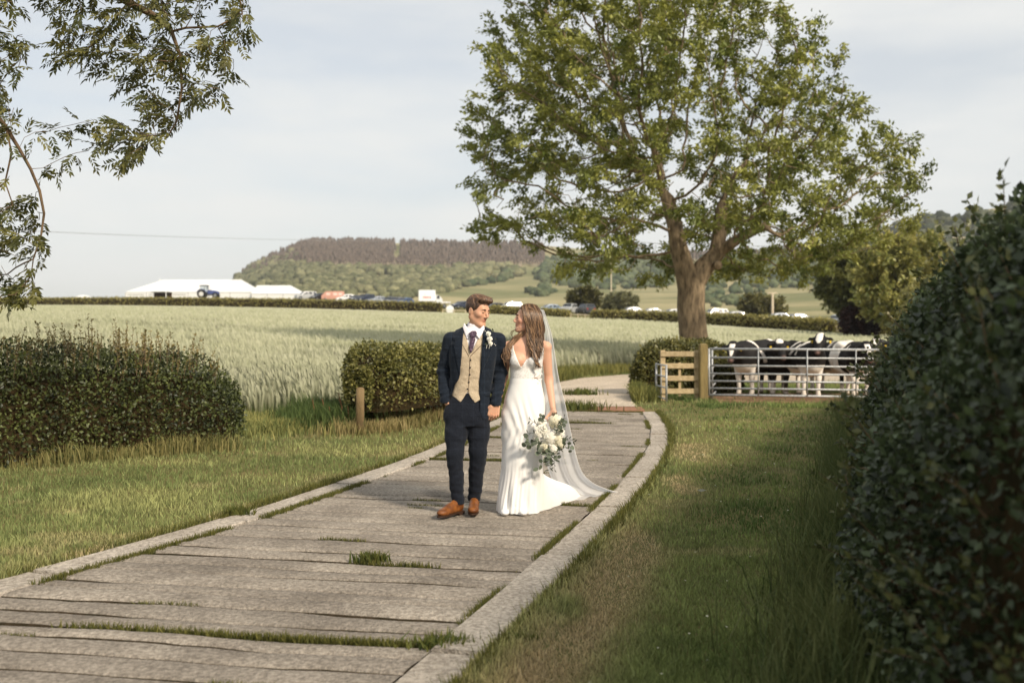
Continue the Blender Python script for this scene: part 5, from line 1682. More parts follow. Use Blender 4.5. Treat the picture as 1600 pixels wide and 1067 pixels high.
MB().rings([[(-.085, -.085, 1.172), (.085, -.085, 1.172), (.085, .085, 1.172), (-.085, .085, 1.172)], [(-.05, -.05, 1.20), (.05, -.05, 1.20), (.05, .05, 1.20), (-.05, .05, 1.20)]]).build('weathered_top', M['post_wood'], gp)
MB().box((.07, -.03, .86), (.11, .03, .93)).build('hinge', M['galv'], gp)
fe = empty('wooden_fence', (3.17, 20.95, float(T(3.17, 20.95)))); tag(fe, 'short pale four rail wooden fence left of the gate post', 'fence')
for x in (0.0, .72):
    MB().box((x - .05, -.035, -.1), (x + .05, .035, 1.06), .008).build('post', M['rail_wood'], fe)
for i, z in enumerate((.20, .47, .73, .98)):
    MB().box((-.055, -.068 - .002 * (i % 2), z - .055), (.78, -.036, z + .055), .006).build('rail', M['rail_wood'], fe)
MB().box((.33, -.03, .1), (.38, .0, .8)).build('stay', M['rail_wood'], fe)


def hurdle(name, a, b, h, nb, label, cat='gate'):
    a = np.array(a); b = np.array(b); o = empty(name, (*a, float(T(*a)))); tag(o, label, cat); v = b - a
    for t in (0, 1): bar(o, (v[0] * t, v[1] * t, .02), (v[0] * t, v[1] * t, h), .022, 'end_post')
    for k in range(nb):
        z = .08 + (h - .10) * k / (nb - 1); bar(o, (0, 0, z), (v[0], v[1], z), .018)
    bar(o, (v[0] * .5, v[1] * .5, .08), (v[0] * .5, v[1] * .5, h - .02), .012, 'upright')
    return o


hurdle('foot_gate', (3.14, 20.25), (3.07, 21.2), .78, 4, 'narrow white metal gate standing open beside the wooden fence')
hurdle('stock_hurdle', (4.28, 21.3), (5.75, 27.0), 1.10, 6, 'metal stock hurdle running back behind the end of the field gate', 'hurdle')

# mud under the gate
mudx, mudy = np.meshgrid(np.linspace(3.9, 9.5, 60), np.linspace(19.6, 23.6, 34), indexing='ij')
f = fbm(mudx * 1.2, mudy * 1.5, 12); e = np.minimum(smooth(3.9, 4.9, mudx), smooth(23.6, 22.4, mudy)) * smooth(19.75, 20.6, mudy + .5 * (f - .5))
mz = T(mudx, mudy) + .05 * (f - .5) - .10 * (1 - smooth(0, .3, e)) + .022
q = (np.arange(59)[:, None] * 34 + np.arange(33)[None, :]).ravel()
mud = mobj('trodden_mud', np.stack([mudx, mudy, mz], -1).reshape(-1, 3), np.stack([q, q + 34, q + 35, q + 1], 1), mat('mud', lin(112, 84, 62), rough=.95, c2=lin(150, 122, 92), scale=3.5, bump=1, bscale=14, spec=.15), smooth=True)
tag(mud, 'bare trodden earth under the gate and the cows', 'earth', kind='stuff')

# ------------------------------------------------------------------ cows
M['galv'].node_tree.nodes['Principled BSDF'].inputs['Roughness'].default_value = .5
M['cow'] = mat('cow_hide', (1, 1, 1), rough=.7, attr=True, spec=.25, bump=.15, bscale=40)
M['eye'] = mat('eye', lin(44, 36, 32), rough=.2, spec=.6)
M['tag'] = mat('yellow_tag', lin(222, 186, 62), rough=.5)
M['horny'] = mat('hoof', lin(70, 58, 46), rough=.7)


def cow(loc, yaw, paint_f, label, neck=(0.0, 0.0), s=1.0, headyaw=0.0, seed=1, h=.020, legs=True):
    """faces -y before the yaw; f runs forward. neck: (height change, side change) of the head"""
    S = SDF((-.48, -1.62, 0), (.48, 1.10, 1.55), h)
    P = lambda f, l, z: (l, -f, z)
    # trunk
    for a, b, ra, rb, k in (((.42, 0, .86), (-.15, 0, .84), .30, .345, .05), ((-.15, 0, .84), (-.62, 0, .93), .345, .29, .08), ((.50, 0, .98), (.30, 0, 1.02), .22, .24, .08), ((-.05, 0, 1.10), (-.70, 0, 1.14), .14, .14, .1), ((.45, 0, .74), (.30, 0, .66), .20, .20, .08)):
        S.op(cone(P(*a), P(*b), ra, rb), k)
    for l in (-1, 1):
        S.op(ell(P(-.60, l * .20, 1.16), (.10, .14, .09)), .06); S.op(ell(P(-.84, l * .10, 1.06), (.07, .09, .09)), .05)
        S.op(ell(P(.42, l * .20, .92), (.11, .17, .24)), .06)
    hz, hl = neck
    nb_, nt_ = (.55, 0, 1.04), (.92, hl * .6, 1.13 + hz)
    S.op(cone(P(*nb_), P(*nt_), .205, .125), .08); S.op(cone(P(.58, 0, .86), P(.90, hl * .6, 1.03 + hz), .13, .09), .06)
    ca, sa_ = cos(headyaw), sin(headyaw)
    H = lambda f, l, z: P(.95 + f * ca - l * sa_, hl + f * sa_ + l * ca, 1.14 + hz + z)
    S.op(cone(H(-.02, 0, .03), H(.14, 0, -.06), .118, .105), .05)
    S.op(cone(H(.12, 0, -.07), H(.33, 0, -.235), .095, .068), .05); S.op(ell(H(.355, 0, -.255), (.072, .06, .062)), .03)
    S.op(cone(H(.06, 0, -.13), H(.27, 0, -.27), .07, .045), .04)
    S.op(cone(H(-.03, -.03, .115), H(-.03, .03, .115), .055, .055), .04)
    for l in (-1, 1):
        S.op(cone(H(-.02, l * .10, .05), H(-.06, l * .22, .03), .026, .034), .03); S.op(cone(H(-.06, l * .22, .03), H(-.05, l * .27, .0), .034, .012), .02)
        S.op(ell(H(.13, l * .085, -.02), (.025, .035, .03)), .02)
        S.op(ell(H(.40, l * .032, -.245), (.012, .012, .012)), .01, 's')
    # legs
    r = np.random.default_rng(seed)
    for l in (-1, 1):
        o = r.uniform(-.06, .06)
        S.op(cone(P(.42, l * .17, .74), P(.42 + o, l * .155, .44), .115, .062), .05); S.op(cone(P(.42 + o, l * .155, .44), P(.42 + o, l * .15, .40), .066, .064), .02)
        S.op(cone(P(.42 + o, l * .15, .40), P(.40 + o, l * .15, .15), .052, .042), .02); S.op(cone(P(.40 + o, l * .15, .15), P(.43 + o, l * .15, .04), .048, .058), .02)
        o = r.uniform(-.08, .08)
        S.op(cone(P(-.66, l * .17, .92), P(-.54, l * .19, .66), .17, .12), .06); S.op(cone(P(-.54, l * .19, .66), P(-.76 + o, l * .16, .47), .105, .055), .04)
        S.op(cone(P(-.76 + o, l * .16, .47), P(-.72 + o, l * .155, .15), .052, .042), .02); S.op(cone(P(-.72 + o, l * .155, .15), P(-.69 + o, l * .155, .04), .046, .058), .02)
    S.op(ell(P(-.42, 0, .60), (.13, .16, .12)), .05)
    S.op(cone(P(-.88, 0, 1.16), P(-.97, .02, .85), .035, .024), .03); S.op(cone(P(-.97, .02, .85), P(-.95, .03, .48), .022, .04), .02)
    X, Yg, Z = S.grid()
    S.D = np.maximum(S.D, .004 - Z + 0 * X + 0 * Yg).astype(np.float32)
    V, Fq = S.mesh()
    f, l, z = -V[:, 1], V[:, 0], V[:, 2]
    w = np.clip(paint_f(f, l, z, V, np.array(H(0, 0, 0)), headyaw), 0, 1)[:, None]
    C = np.array(lin(26, 23, 22)) * (1 - w) + np.array(lin(232, 224, 212)) * w
    hoof = (z < .055)[:, None]; C = np.where(hoof, np.array(lin(96, 80, 62)), C)
    mz_ = np.array(H(.40, 0, -.26)); dm = np.exp(-(np.linalg.norm(V - mz_, axis=1) / .05) ** 2)[:, None] * .8
    C = C * (1 - dm) + np.array(lin(150, 118, 108)) * dm
    dirt = (smooth(.35, .08, z) * .35)[:, None]; C = C * (1 - dirt) + np.array(lin(150, 128, 100)) * dirt
    root = empty('cow', (loc[0], loc[1], float(T(loc[0], loc[1])) + .012), yaw); root.scale = (s, s, s)
    tag(root, label, 'cow', 'black and white cows at the gate')
    mobj('body', V, Fq, M['cow'], root, cols=C, smooth=True)
    for l in (-1, 1):
        MB().tube([H(.135, l * .098, -.015), H(.14, l * .118, -.015)], [.020, .010], n=10).build('eye', M['eye'], root, smooth=True)
        e = np.array(H(-.045, l * .19, .0)); MB().box(e + np.array([-.022, -.045, -.06]), e + np.array([.022, -.036, .0]), .003).build('ear_tag', M['tag'], root)
    return root


def blaze(V, H, hy, w=.045, top=.10, low=-.16):
    """white star / blaze down the forehead"""
    dl = (V[:, 0] - H[0]) * cos(hy) + (V[:, 1] - H[1]) * sin(hy)
    zz = V[:, 2] - H[2]; ff = -(V[:, 1] - H[1])
    return ((np.abs(dl) < w * (1 - .6 * smooth(.02, low, zz))) & (zz < top) & (zz > low) & (V[:, 1] < H[1] - .0)).astype(float)


def wn(f, l, z, s): return fbm(f * 2.4 + s, z * 2.4 + l * 1.2, 5 + int(s))
def legs_white(f, l, z, top=.56): return smooth(top + .04, top - .06, z + .10 * (vnoise(f * 6, l * 6, 3) - .5))


def pa(f, l, z, V, H, hy):
    c = legs_white(f, l, z, .60) * (f > .15); c = np.maximum(c, legs_white(f, l, z, .34))
    c = np.maximum(c, (np.abs(f - (.30 - .55 * (1.2 - z))) < .055 + .02 * vnoise(z * 8, l, 2)) * (z > .75) * (l > .02))
    c = np.maximum(c, ((z < .72) & (f > .40)) * 1.0); c = np.maximum(c, (f < -.55) * (z > 1.08) * 1.0)
    c = np.maximum(c, (np.linalg.norm(V - (H + np.array([sin(hy) * .30, -cos(hy) * .33, -.25])), axis=1) < .075) * (V[:, 0] * 0 + .9))
    return np.maximum(c, blaze(V, H, hy, .06))
def pb(f, l, z, V, H, hy):
    c = legs_white(f, l, z, .36) * (l < 0); c = np.maximum(c, (np.linalg.norm(V - (H + np.array([0, -.06, .12])), axis=1) < .085) * 1.0); return np.maximum(c, legs_white(f, l, z, .12))
def pc(f, l, z, V, H, hy):
    c = legs_white(f, l, z, .66); c = np.maximum(c, ((z < .74) & (f > .25)) * 1.0)
    for o in (.30, .05, -.20): c = np.maximum(c, (np.abs(f - o - .5 * (z - 1.1)) < .05) * (z > .95))
    return np.maximum(c, blaze(V, H, hy, .07, .17, -.05))
def pd_(f, l, z, V, H, hy):
    c = legs_white(f, l, z, .58); c = np.maximum(c, smooth(.50, .56, wn(f, l, z, 3)) * (f < .1)); c = np.maximum(c, (f < -.35) * 1.0); return c
def pe(f, l, z, V, H, hy):
    c = legs_white(f, l, z, .62) * (f > .1); c = np.maximum(c, legs_white(f, l, z, .3)); c = np.maximum(c, (np.abs(f - .10) < .07) * (z > 1.1)); return np.maximum(c, blaze(V, H, hy, .055))
def pf_(f, l, z, V, H, hy):
    c = legs_white(f, l, z, .4); c = np.maximum(c, (np.abs(f - .25) < .12) * (z > 1.12)); return np.maximum(c, blaze(V, H, hy, .06, .16, -.02))


def cow_at(px, Y): return ((px - 800) / FPX * Y, Y)
cow(cow_at(1178, 22.5), radians(-42), pa, 'cow with a white star, white chest and white shoulder stripe at the gate end', neck=(-.06, .0), headyaw=radians(22), seed=1, s=.99)
cow(cow_at(1216, 22.75), radians(-12), pb, 'mostly black cow with a white poll between two white chested cows', neck=(.0, -.02), headyaw=radians(10), seed=2, s=.98)
cow(cow_at(1256, 22.0), radians(6), pc, 'cow lifting its white topped head over the gate, white chest and legs', neck=(.15, -.02), headyaw=radians(-32), seed=3, s=.97)
cow(cow_at(1297, 23.0), radians(-158), pd_, 'cow turned away showing a white rump in the middle', neck=(-.25, .05), seed=4, s=.97)
cow(cow_at(1337, 22.1), radians(-6), pe, 'black cow with a white forehead mark and white forelegs next to the tall hedge', neck=(-.03, .0), headyaw=radians(0), seed=5, s=.97)
cow(cow_at(1374, 22.7), radians(-24), pf_, 'black cow half hidden by the tall hedge at the gate end', neck=(.03, .0), headyaw=radians(-10), seed=6, s=.98)
# ------------------------------------------------------------------ the groom
def skin_mat(name, c, c2):
    m, n, l, b = nt(name)
    b.inputs['Roughness'].default_value = .52; b.inputs['Specular IOR Level'].default_value = .4
    b.inputs['Subsurface Weight'].default_value = .15; b.inputs['Subsurface Radius'].default_value = (1.0, .35, .2); b.inputs['Subsurface Scale'].default_value = .012
    a = n.new('ShaderNodeAttribute'); a.attribute_name = 'Col'
    l.new(a.outputs['Color'], b.inputs['Base Color'])
    return m


M['skin'] = skin_mat('skin', None, None)


def tweed(name, c, c2, check, cs=.09):
    m, n, l, b = nt(name)
    b.inputs['Roughness'].default_value = .9; b.inputs['Specular IOR Level'].default_value = .15; b.inputs['Sheen Weight'].default_value = .08
    tc = n.new('ShaderNodeTexCoord'); nz = n.new('ShaderNodeTexNoise'); nz.inputs['Scale'].default_value = 160; nz.inputs['Detail'].default_value = 3
    l.new(tc.outputs['Object'], nz.inputs['Vector'])
    cr = n.new('ShaderNodeValToRGB'); cr.color_ramp.elements[0].position = .35; cr.color_ramp.elements[1].position = .7
    cr.color_ramp.elements[0].color = (*c, 1); cr.color_ramp.elements[1].color = (*c2, 1)
    l.new(nz.outputs['Fac'], cr.inputs['Fac'])
    sp = n.new('ShaderNodeSeparateXYZ'); l.new(tc.outputs['Object'], sp.inputs[0])
    last = cr.outputs['Color']
    if check is not None:
        for ax in ('X', 'Z'):
            md = n.new('ShaderNodeMath'); md.operation = 'PINGPONG'; md.inputs[1].default_value = cs / 2
            l.new(sp.outputs[ax], md.inputs[0])
            lt = n.new('ShaderNodeMath'); lt.operation = 'LESS_THAN'; lt.inputs[1].default_value = .0022; l.new(md.outputs[0], lt.inputs[0])
            ml = n.new('ShaderNodeMath'); ml.operation = 'MULTIPLY'; ml.inputs[1].default_value = .28; l.new(lt.outputs[0], ml.inputs[0])
            mx = n.new('ShaderNodeMixRGB'); mx.inputs[2].default_value = (*check, 1); l.new(ml.outputs[0], mx.inputs[0]); l.new(last, mx.inputs[1]); last = mx.outputs['Color']
    l.new(last, b.inputs['Base Color'])
    n2 = n.new('ShaderNodeTexNoise'); n2.inputs['Scale'].default_value = 9; n2.inputs['Detail'].default_value = 4; l.new(tc.outputs['Object'], n2.inputs['Vector'])
    bp = n.new('ShaderNodeBump'); bp.inputs['Strength'].default_value = .75; bp.inputs['Distance'].default_value = .03; l.new(n2.outputs['Fac'], bp.inputs['Height']); l.new(bp.outputs['Normal'], b.inputs['Normal'])
    return m


M['navy'] = tweed('navy_tweed', lin(21, 27, 36), lin(33, 41, 52), lin(54, 66, 80))
M['trouser'] = tweed('navy_trouser', lin(20, 23, 31), lin(32, 37, 46), lin(48, 54, 66))
M['beige'] = tweed('beige_wool', lin(178, 160, 134), lin(202, 186, 160), None)
M['shirt'] = mat('white_shirt', lin(232, 228, 232), rough=.7)
M['tie'] = mat('purple_tie', lin(66, 48, 66), rough=.6, c2=lin(126, 104, 120), scale=70, ramp=(.55, .62))
M['tan'] = mat('tan_leather', lin(150, 92, 42), rough=.5, c2=lin(98, 56, 26), scale=16, spec=.35)
M['sole'] = mat('dark_sole', lin(58, 38, 26), rough=.6)
M['hair_dark'] = mat('brown_hair', (1, 1, 1), rough=.45, attr=True, spec=.5)
M['button'] = mat('dark_button', lin(48, 40, 40), rough=.35)
M['brow'] = mat('brow', lin(74, 52, 38), rough=.8)

gr = empty('person', (-.311, 8.15, 0))
tag(gr, 'man in a navy tweed suit with beige waistcoat, one hand in his pocket', 'person', 'bride and groom walking hand in hand')
q_ = lambda px, py: ((px - 741) * PXM, (800 - py) * PXM)
GH = .0060
B = SDF((-.36, -.34, .0), (.34, .30, 1.84), .0062)
gz_t = [.74, .82, .90, 1.00, 1.12, 1.28, 1.38, 1.44, 1.49, 1.53]
gcx = np.interp(gz_t, [.74, 1.0, 1.45], [-.050, -.030, .004])
tors = lambda off: stack(gz_t, np.array([.178, .185, .172, .160, .168, .190, .196, .178, .125, .072]) + off, np.array([.118, .122, .112, .106, .116, .126, .118, .098, .078, .064]) + off, gcx, 0.0)
B.op(tors(-.028), .02)
fr_g = head_frame((.032, -.012, 1.655), radians(50), radians(12), radians(-3))
B.op(cone((.004, .015, 1.44), (.022, .0, 1.60), .060, .054), .03)
Pg = head(B, fr_g, 1.0)
# arms inside the sleeves, and the hands
SHL, ELL_, WRL = (-.192, .005, 1.420), (-.252, .06, 1.16), (-.232, -.02, .925)
SHR, ELR, WRR = (.200, .005, 1.415), (.214, .05, 1.145), (.178, -.055, .905)
for a, b, ra, rb in ((SHL, ELL_, .048, .038), (ELL_, WRL, .038, .027), (SHR, ELR, .048, .038), (ELR, WRR, .038, .027)):
    B.op(cone(a, b, ra, rb), .02)
hand(B, WRL, (.42, .12, -1), (.9, .3, 0), (0, -1, 0), .9, curl=.25)
hand(B, (.172, -.062, .890), (-.32, -.06, -1), (-.2, 1, 0), (-1, -.2, .2), 1.02, curl=.72, tcurl=.15)
HIPL, KNL, ANL = (-.130, 0, .83), (-.152, -.10, .50), (-.130, -.075, .10)
HIPR, KNR, ANR = (.036, 0, .83), (.034, -.03, .50), (.001, .075, .10)
for h_, k_, a_ in ((HIPL, KNL, ANL), (HIPR, KNR, ANR)):
    B.op(cone(h_, k_, .072, .048), .03); B.op(cone(k_, a_, .046, .030), .02); B.op(cone(a_, (a_[0], a_[1], .05), .030, .022), .02)
V, Fq = B.mesh()
c0 = np.array(lin(206, 158, 128))
C = np.tile(c0, (len(V), 1))
hp_ = V - Pg(.095, 0, -.066); lips = np.exp(-((hp_ @ fr_g[1][2]) / .010) ** 2 - ((hp_ @ fr_g[1][1]) / .024) ** 2 - ((hp_ @ fr_g[1][0]) / .02) ** 2)
C = C * (1 - lips[:, None]) + np.array(lin(172, 104, 90)) * lips[:, None]
for s in (-1, 1):
    d = np.linalg.norm(V - Pg(.06, s * .045, -.03), axis=1); e = .18 * np.exp(-(d / .03) ** 2)[:, None]; C = C * (1 - e) + np.array(lin(212, 150, 124)) * e
mobj('body', V, Fq, M['skin'], gr, cols=C, smooth=True)
for s in (-1, 1):
    p = Pg(.0905, s * .031, -.0015)
    R = fr_g[1]
    mbx = MB().tube([Pg(.0895, s * .020, -.001), Pg(.0938, s * .031, -.0025), Pg(.0875, s * .042, -.002)], [.0016, .0030, .0014], n=8, flat=.7)
    mbx.build('eye', M['eye'], gr, smooth=True)
    MB().tube([Pg(.098, s * .014, .021), Pg(.097, s * .028, .026), Pg(.086, s * .045, .022)], [.0035, .0045, .002], n=6).build('eyebrow', M['brow'], gr, smooth=True)
# hair: short sides, longer swept top
Hh = SDF((-.13, -.17, 1.60), (.22, .16, 1.84), .0038)
c, R = fr_g
Hh.op(ell(Pg(-.018, 0, .034), (.106, .0825, .097), R), .01)
Hh.op(ell(Pg(.022, 0, .098), (.092, .066, .033), R), .02)
Hh.op(cone(Pg(.062, -.030, .098), Pg(.070, .034, .096), .022, .020), .03)
for f0, u0, rr_2 in ((.118, .035, .075),):
    Hh.op(ell(Pg(.105, 0, -.002), (.068, .115, .088), R), .008, 's')
Hh.op(ell(Pg(.02, 0, -.095), (.13, .12, .10), R), .006, 's')
X, Yg, Z = Hh.grid()
lf = (X - c[0]) * R[0, 0] + (Yg - c[1]) * R[0, 1] + (Z - c[2]) * R[0, 2]; ls = (X - c[0]) * R[1, 0] + (Yg - c[1]) * R[1, 1] + (Z - c[2]) * R[1, 2]; lu = (X - c[0]) * R[2, 0] + (Yg - c[1]) * R[2, 1] + (Z - c[2]) * R[2, 2]
Hh.D += (.0032 * np.sin(ls * 260 + 18 * lf + 3 * np.sin(lf * 40)) * (lu > .06) + .0022 * np.sin(ls * 520 + lf * 60) * (lu > .05)).astype(np.float32)
V, Fq = Hh.mesh()
t = np.clip(vnoise(V[:, 0] * 120, V[:, 1] * 60 + V[:, 2] * 70, 4) * .8 + 6 * (V[:, 2] - 1.76), 0, 1)
hair_g = mobj('hair', V, Fq, M['hair_dark'], gr, cols=mixc(lin(62, 44, 32), lin(136, 102, 74), t), smooth=True)
lk = MB()
lr = np.random.default_rng(3)
for i in range(130):
    s0 = lr.uniform(-.060, .060); f0 = lr.uniform(-.075, .042)
    p0 = Pg(f0, s0, .112 - 6 * s0 * s0 - 2.2 * f0 * f0)
    p1 = Pg(f0 + .026, s0 * 1.02 + .010, .126 - 5 * s0 * s0); p2 = Pg(f0 + .048, s0 + .020, .124 - 5 * s0 * s0 + lr.normal(0, .004))
    lk.tube([p0, p1, p2], [.005, .0055, .0015], n=4)
o = lk.build('quiff', M['hair_dark'], hair_g, smooth=True)
cc_ = np.repeat(mixc(lin(66, 46, 33), lin(150, 114, 82), lr.random(130)), 12, 0)
a = o.data.color_attributes.new('Col', 'FLOAT_COLOR', 'POINT'); a.data.foreach_set('color', np.concatenate([cc_, np.ones((len(cc_), 1))], 1).astype(np.float32).ravel())

# ---- trousers
Tr = SDF((-.32, -.30, .05), (.22, .24, 1.04), GH)
Tr.op(stack([.72, .82, .90, .96, 1.0], [.178, .190, .178, .150, .140], [.118, .122, .104, .097, .095], [-.054, -.052, -.047, -.042, -.038], 0.0), .02)
for h_, k_, a_, r0, r1, r2 in (((-.142, 0, .80), (-.152, -.10, .50), (-.128, -.075, .105), .098, .068, .052), ((.042, 0, .80), (.034, -.03, .50), (.000, .075, .105), .094, .072, .052)):
    mid = (np.array(h_) + np.array(k_)) / 2
    mid = np.array([mid[0] + (.004 if mid[0] < -.05 else .0), mid[1], mid[2]])
    Tr.op(cone(h_, mid, r0, r0 - .010), .03); Tr.op(cone(mid, k_, r0 - .010, r1), .03); Tr.op(cone(k_, a_, r1, r2), .02)
X, Yg, Z = Tr.grid()
Tr.D += (.0032 * np.sin(Z * 95 + 14 * X + 9 * Yg) * (np.exp(-((Z - .17) / .07) ** 2) + .2 * np.exp(-((Z - .50) / .06) ** 2)) + .003 * np.sin(Z * 60 + 42 * np.abs(X + .05)) * np.exp(-((Z - .74) / .07) ** 2) + .003 * np.sin(Z * 31 - 20 * X) + .0025 * np.sin(70 * (Z - .55 * np.abs(X + .05)) + 1) * np.exp(-((Z - .66) / .10) ** 2) + .0025 * np.sin(85 * (Z + .6 * np.abs(X + .05))) * np.exp(-((Z - .36) / .08) ** 2)).astype(np.float32)
Tr.op((lambda x, y, z: (z - .088) + 0 * x + 0 * y, (-9, -9, -9), (9, 9, 9)), .004, 's')
V, Fq = Tr.mesh()
tr_o = mobj('trousers', V, Fq, M['trouser'], gr, smooth=True)

# ---- waistcoat, shirt, tie
Wc = SDF((-.26, -.20, .88), (.26, .16, 1.58), .0054)
tw_ = stack(gz_t, np.array([.178, .185, .172, .160, .168, .190, .196, .178, .125, .072]) - .012, np.array([.118, .126, .119, .110, .118, .128, .120, .100, .080, .066]) - .006, gcx, 0.0)
base = Wc.copy().op(tw_, .01)
X, Yg, Z = Wc.grid()
pf = poly2([q_(*p) for p in ((700, 498), (724, 505), (737, 552), (758, 507), (780, 500), (780, 626), (752, 622), (743, 628), (732, 611), (721, 626), (706, 616), (696, 610))])
Wc.D = np.maximum(base.D, np.where(Yg < .02, pf(X, Z) + 0 * Yg, np.maximum(.93 - Z, Z - 1.46) + 0 * X)).astype(np.float32)
Wc.D += (.0016 * np.sin(Z * 70 + 30 * np.abs(X - .0)) * (Z < 1.12)).astype(np.float32)
V, Fq = Wc.mesh()
wc = mobj('waistcoat', V, Fq, M['beige'], gr, smooth=True)
def front_y(z, off=0.0):
    return -float(np.interp(z, gz_t, [.118, .122, .112, .108, .118, .128, .120, .100, .080, .066])) + .006 - off
for px, py in ((736.7, 561.6), (736, 573), (735.5, 584), (734, 595.5), (732, 606)):
    x, z = q_(px, py); y = front_y(z, .003)
    MB().tube([(x, y + .004, z), (x, y - .002, z), (x, y - .004, z)], [.0068, .0068, .005], n=12).build('button', M['button'], wc, smooth=False)
for pts in (((724, 538), (734, 556)), ((756, 536), (736, 556)), ((736, 557), (733, 611))):
    P = []
    for t in np.linspace(0, 1, 9):
        x, z = q_(pts[0][0] + (pts[1][0] - pts[0][0]) * t, pts[0][1] + (pts[1][1] - pts[0][1]) * t)
        P.append((x, front_y(z, .001) * (1 - .45 * ((x - np.interp(z, gz_t, gcx)) / .19) ** 2), z))
    MB().tube(P, .0028, n=5).build('edge_seam', mat('seam', lin(96, 78, 60), rough=.9), wc)
Sh = Wc.copy(); Sh.D[:] = 1
Sh.op(stack(gz_t, np.array([.178, .185, .172, .160, .168, .190, .196, .178, .125, .078]) - .022, np.array([.118, .122, .112, .108, .118, .128, .120, .100, .080, .068]) - .013, gcx, 0.0), .01)
Sh.op(cone((.006, .006, 1.475), (.012, .004, 1.528), .072, .068), .008)
Sh.op(cone((.010, .0, 1.50), (.02, -.002, 1.60), .058, .060), .004, 's')
# collar flaps
for pts, yo in ((((726, 504), (738, 521), (731, 531), (724, 512)), 0), (((757, 507), (743, 521), (750, 530), (758, 515)), 0)):
    pc = poly2([q_(*p) for p in pts])
    def fl(x, y, z, pc=pc):
        yy = -.088 - (1.50 - z) * .25 + .9 * (x - .005) ** 2 * 3
        return np.maximum(pc(x, z) + 0 * y, np.abs(y - yy) - .005)
    Sh.op((fl, (-.12, -.16, 1.38), (.12, -.02, 1.56)), .003)
Sh.op((lambda x, y, z: .98 - z + 0 * x + 0 * y - 0, (-9, -9, -9), (9, 9, -8)), .003, 'u')
V, Fq = Sh.mesh()
mobj('shirt', V, Fq, M['shirt'], gr, smooth=True)
Ti = Wc.copy(); Ti.D[:] = 1
kp = poly2([q_(*p) for p in ((733.5, 521), (738.5, 517), (744.6, 517), (746.5, 521), (742.6, 527), (737, 527))])
bp2 = poly2([q_(*p) for p in ((736.8, 526), (742.8, 526), (744, 530), (740.8, 543), (737, 552), (734, 542))])
Ti.op((lambda x, y, z: np.maximum(kp(x, z) + 0 * y, np.abs(y + .103 + (1.48 - z) * .22) - .012), (-.06, -.16, 1.42), (.06, -.06, 1.50)), .003)
Ti.op((lambda x, y, z: np.maximum(bp2(x, z) + 0 * y, np.abs(y + .100 + (1.46 - z) * .20) - .011), (-.06, -.17, 1.28), (.06, -.06, 1.46)), .003)
V, Fq = Ti.mesh()
mobj('tie', V, Fq, M['tie'], gr, smooth=True)

# ---- jacket
J = SDF((-.36, -.22, .74), (.33, .20, 1.58), GH)
J.op(tors(.006), .02)
for s, (a, b, cc2) in ((-1, (SHL, ELL_, WRL)), (1, (SHR, ELR, WRR))):
    J.op(cone((s * .10 + .004, .004, 1.455), (a[0] * .98, .004, a[2] - .002), .050, .054), .02)
torso_only = J.copy()
SL = J.copy(); SL.D[:] = 1
for (a, b, c2) in ((SHL, ELL_, WRL), (SHR, ELR, WRR)):
    SL.op(cone(a, b, .062, .054), .012); SL.op(cone(b, c2, .054, .045), .02)
X, Yg, Z = J.grid()
wr = (.0045 * np.sin(Z * 88 + 30 * Yg + 12 * X) * np.exp(-((Z - 1.15) / .07) ** 2) + .003 * np.sin(Z * 60 - 40 * Yg) * np.exp(-((Z - 1.02) / .10) ** 2)).astype(np.float32)
wr += (.0035 * np.sin(Z * 120 - 50 * X + 30 * Yg) * np.exp(-((Z - .97) / .06) ** 2) + .003 * np.sin(Z * 52 + 45 * X) * np.exp(-((Z - 1.30) / .08) ** 2)).astype(np.float32)
SL.D += wr
# open front: the waistcoat shows between the edges, the left side is pushed back by the pocketed hand
op_ = poly2([q_(*p) for p in ((728, 480), (725.5, 510), (723, 556), (719, 588), (706, 617), (689, 632), (676, 690), (762, 690), (756, 660), (751, 640), (749.5, 600), (752, 565), (755, 530), (757, 480))])
TO = torso_only
hem = np.where(X > -.02, .778 + 0 * X, .80)
cutd = np.maximum(op_(X, Z) + 0 * Yg, Yg - .015)
Jt = np.maximum(TO.D, -cutd)
Jt = np.maximum(Jt, (.772 + .10 * smooth(.0, -.22, X) - Z) + 0 * Yg)
Jt = np.maximum(Jt, -(TO.D + .016) * (Z < 1.40) - 9 * (Z >= 1.40))       # a shell of cloth, hollow below the shoulders
Jt += (.0035 * np.sin(70 * (np.abs(X - .02) - .30 * np.abs(Z - 1.06)) + 2) * np.exp(-((Z - 1.08) / .12) ** 2)).astype(np.float32)
Jt += (.003 * np.sin(Z * 46 + 60 * np.abs(X)) * np.exp(-((Z - .98) / .10) ** 2)).astype(np.float32)
cuff = np.maximum(SL.D, np.where(X < -.12, .900 - Z, .882 - Z) + 0 * Yg)
k = .012
h = np.clip(.5 + .5 * (cuff - Jt) / k, 0, 1)
J.D = (cuff * (1 - h) + Jt * h - k * h * (1 - h)).astype(np.float32)
nk = ((X - .008) ** 2 + (Yg + .0) ** 2) ** .5 - .074
J.D = np.maximum(J.D, -np.maximum(nk, 1.47 - Z) + 0 * J.D).astype(np.float32)
V, Fq = J.mesh()
jk = mobj('jacket', V, Fq, M['navy'], gr, smooth=True)
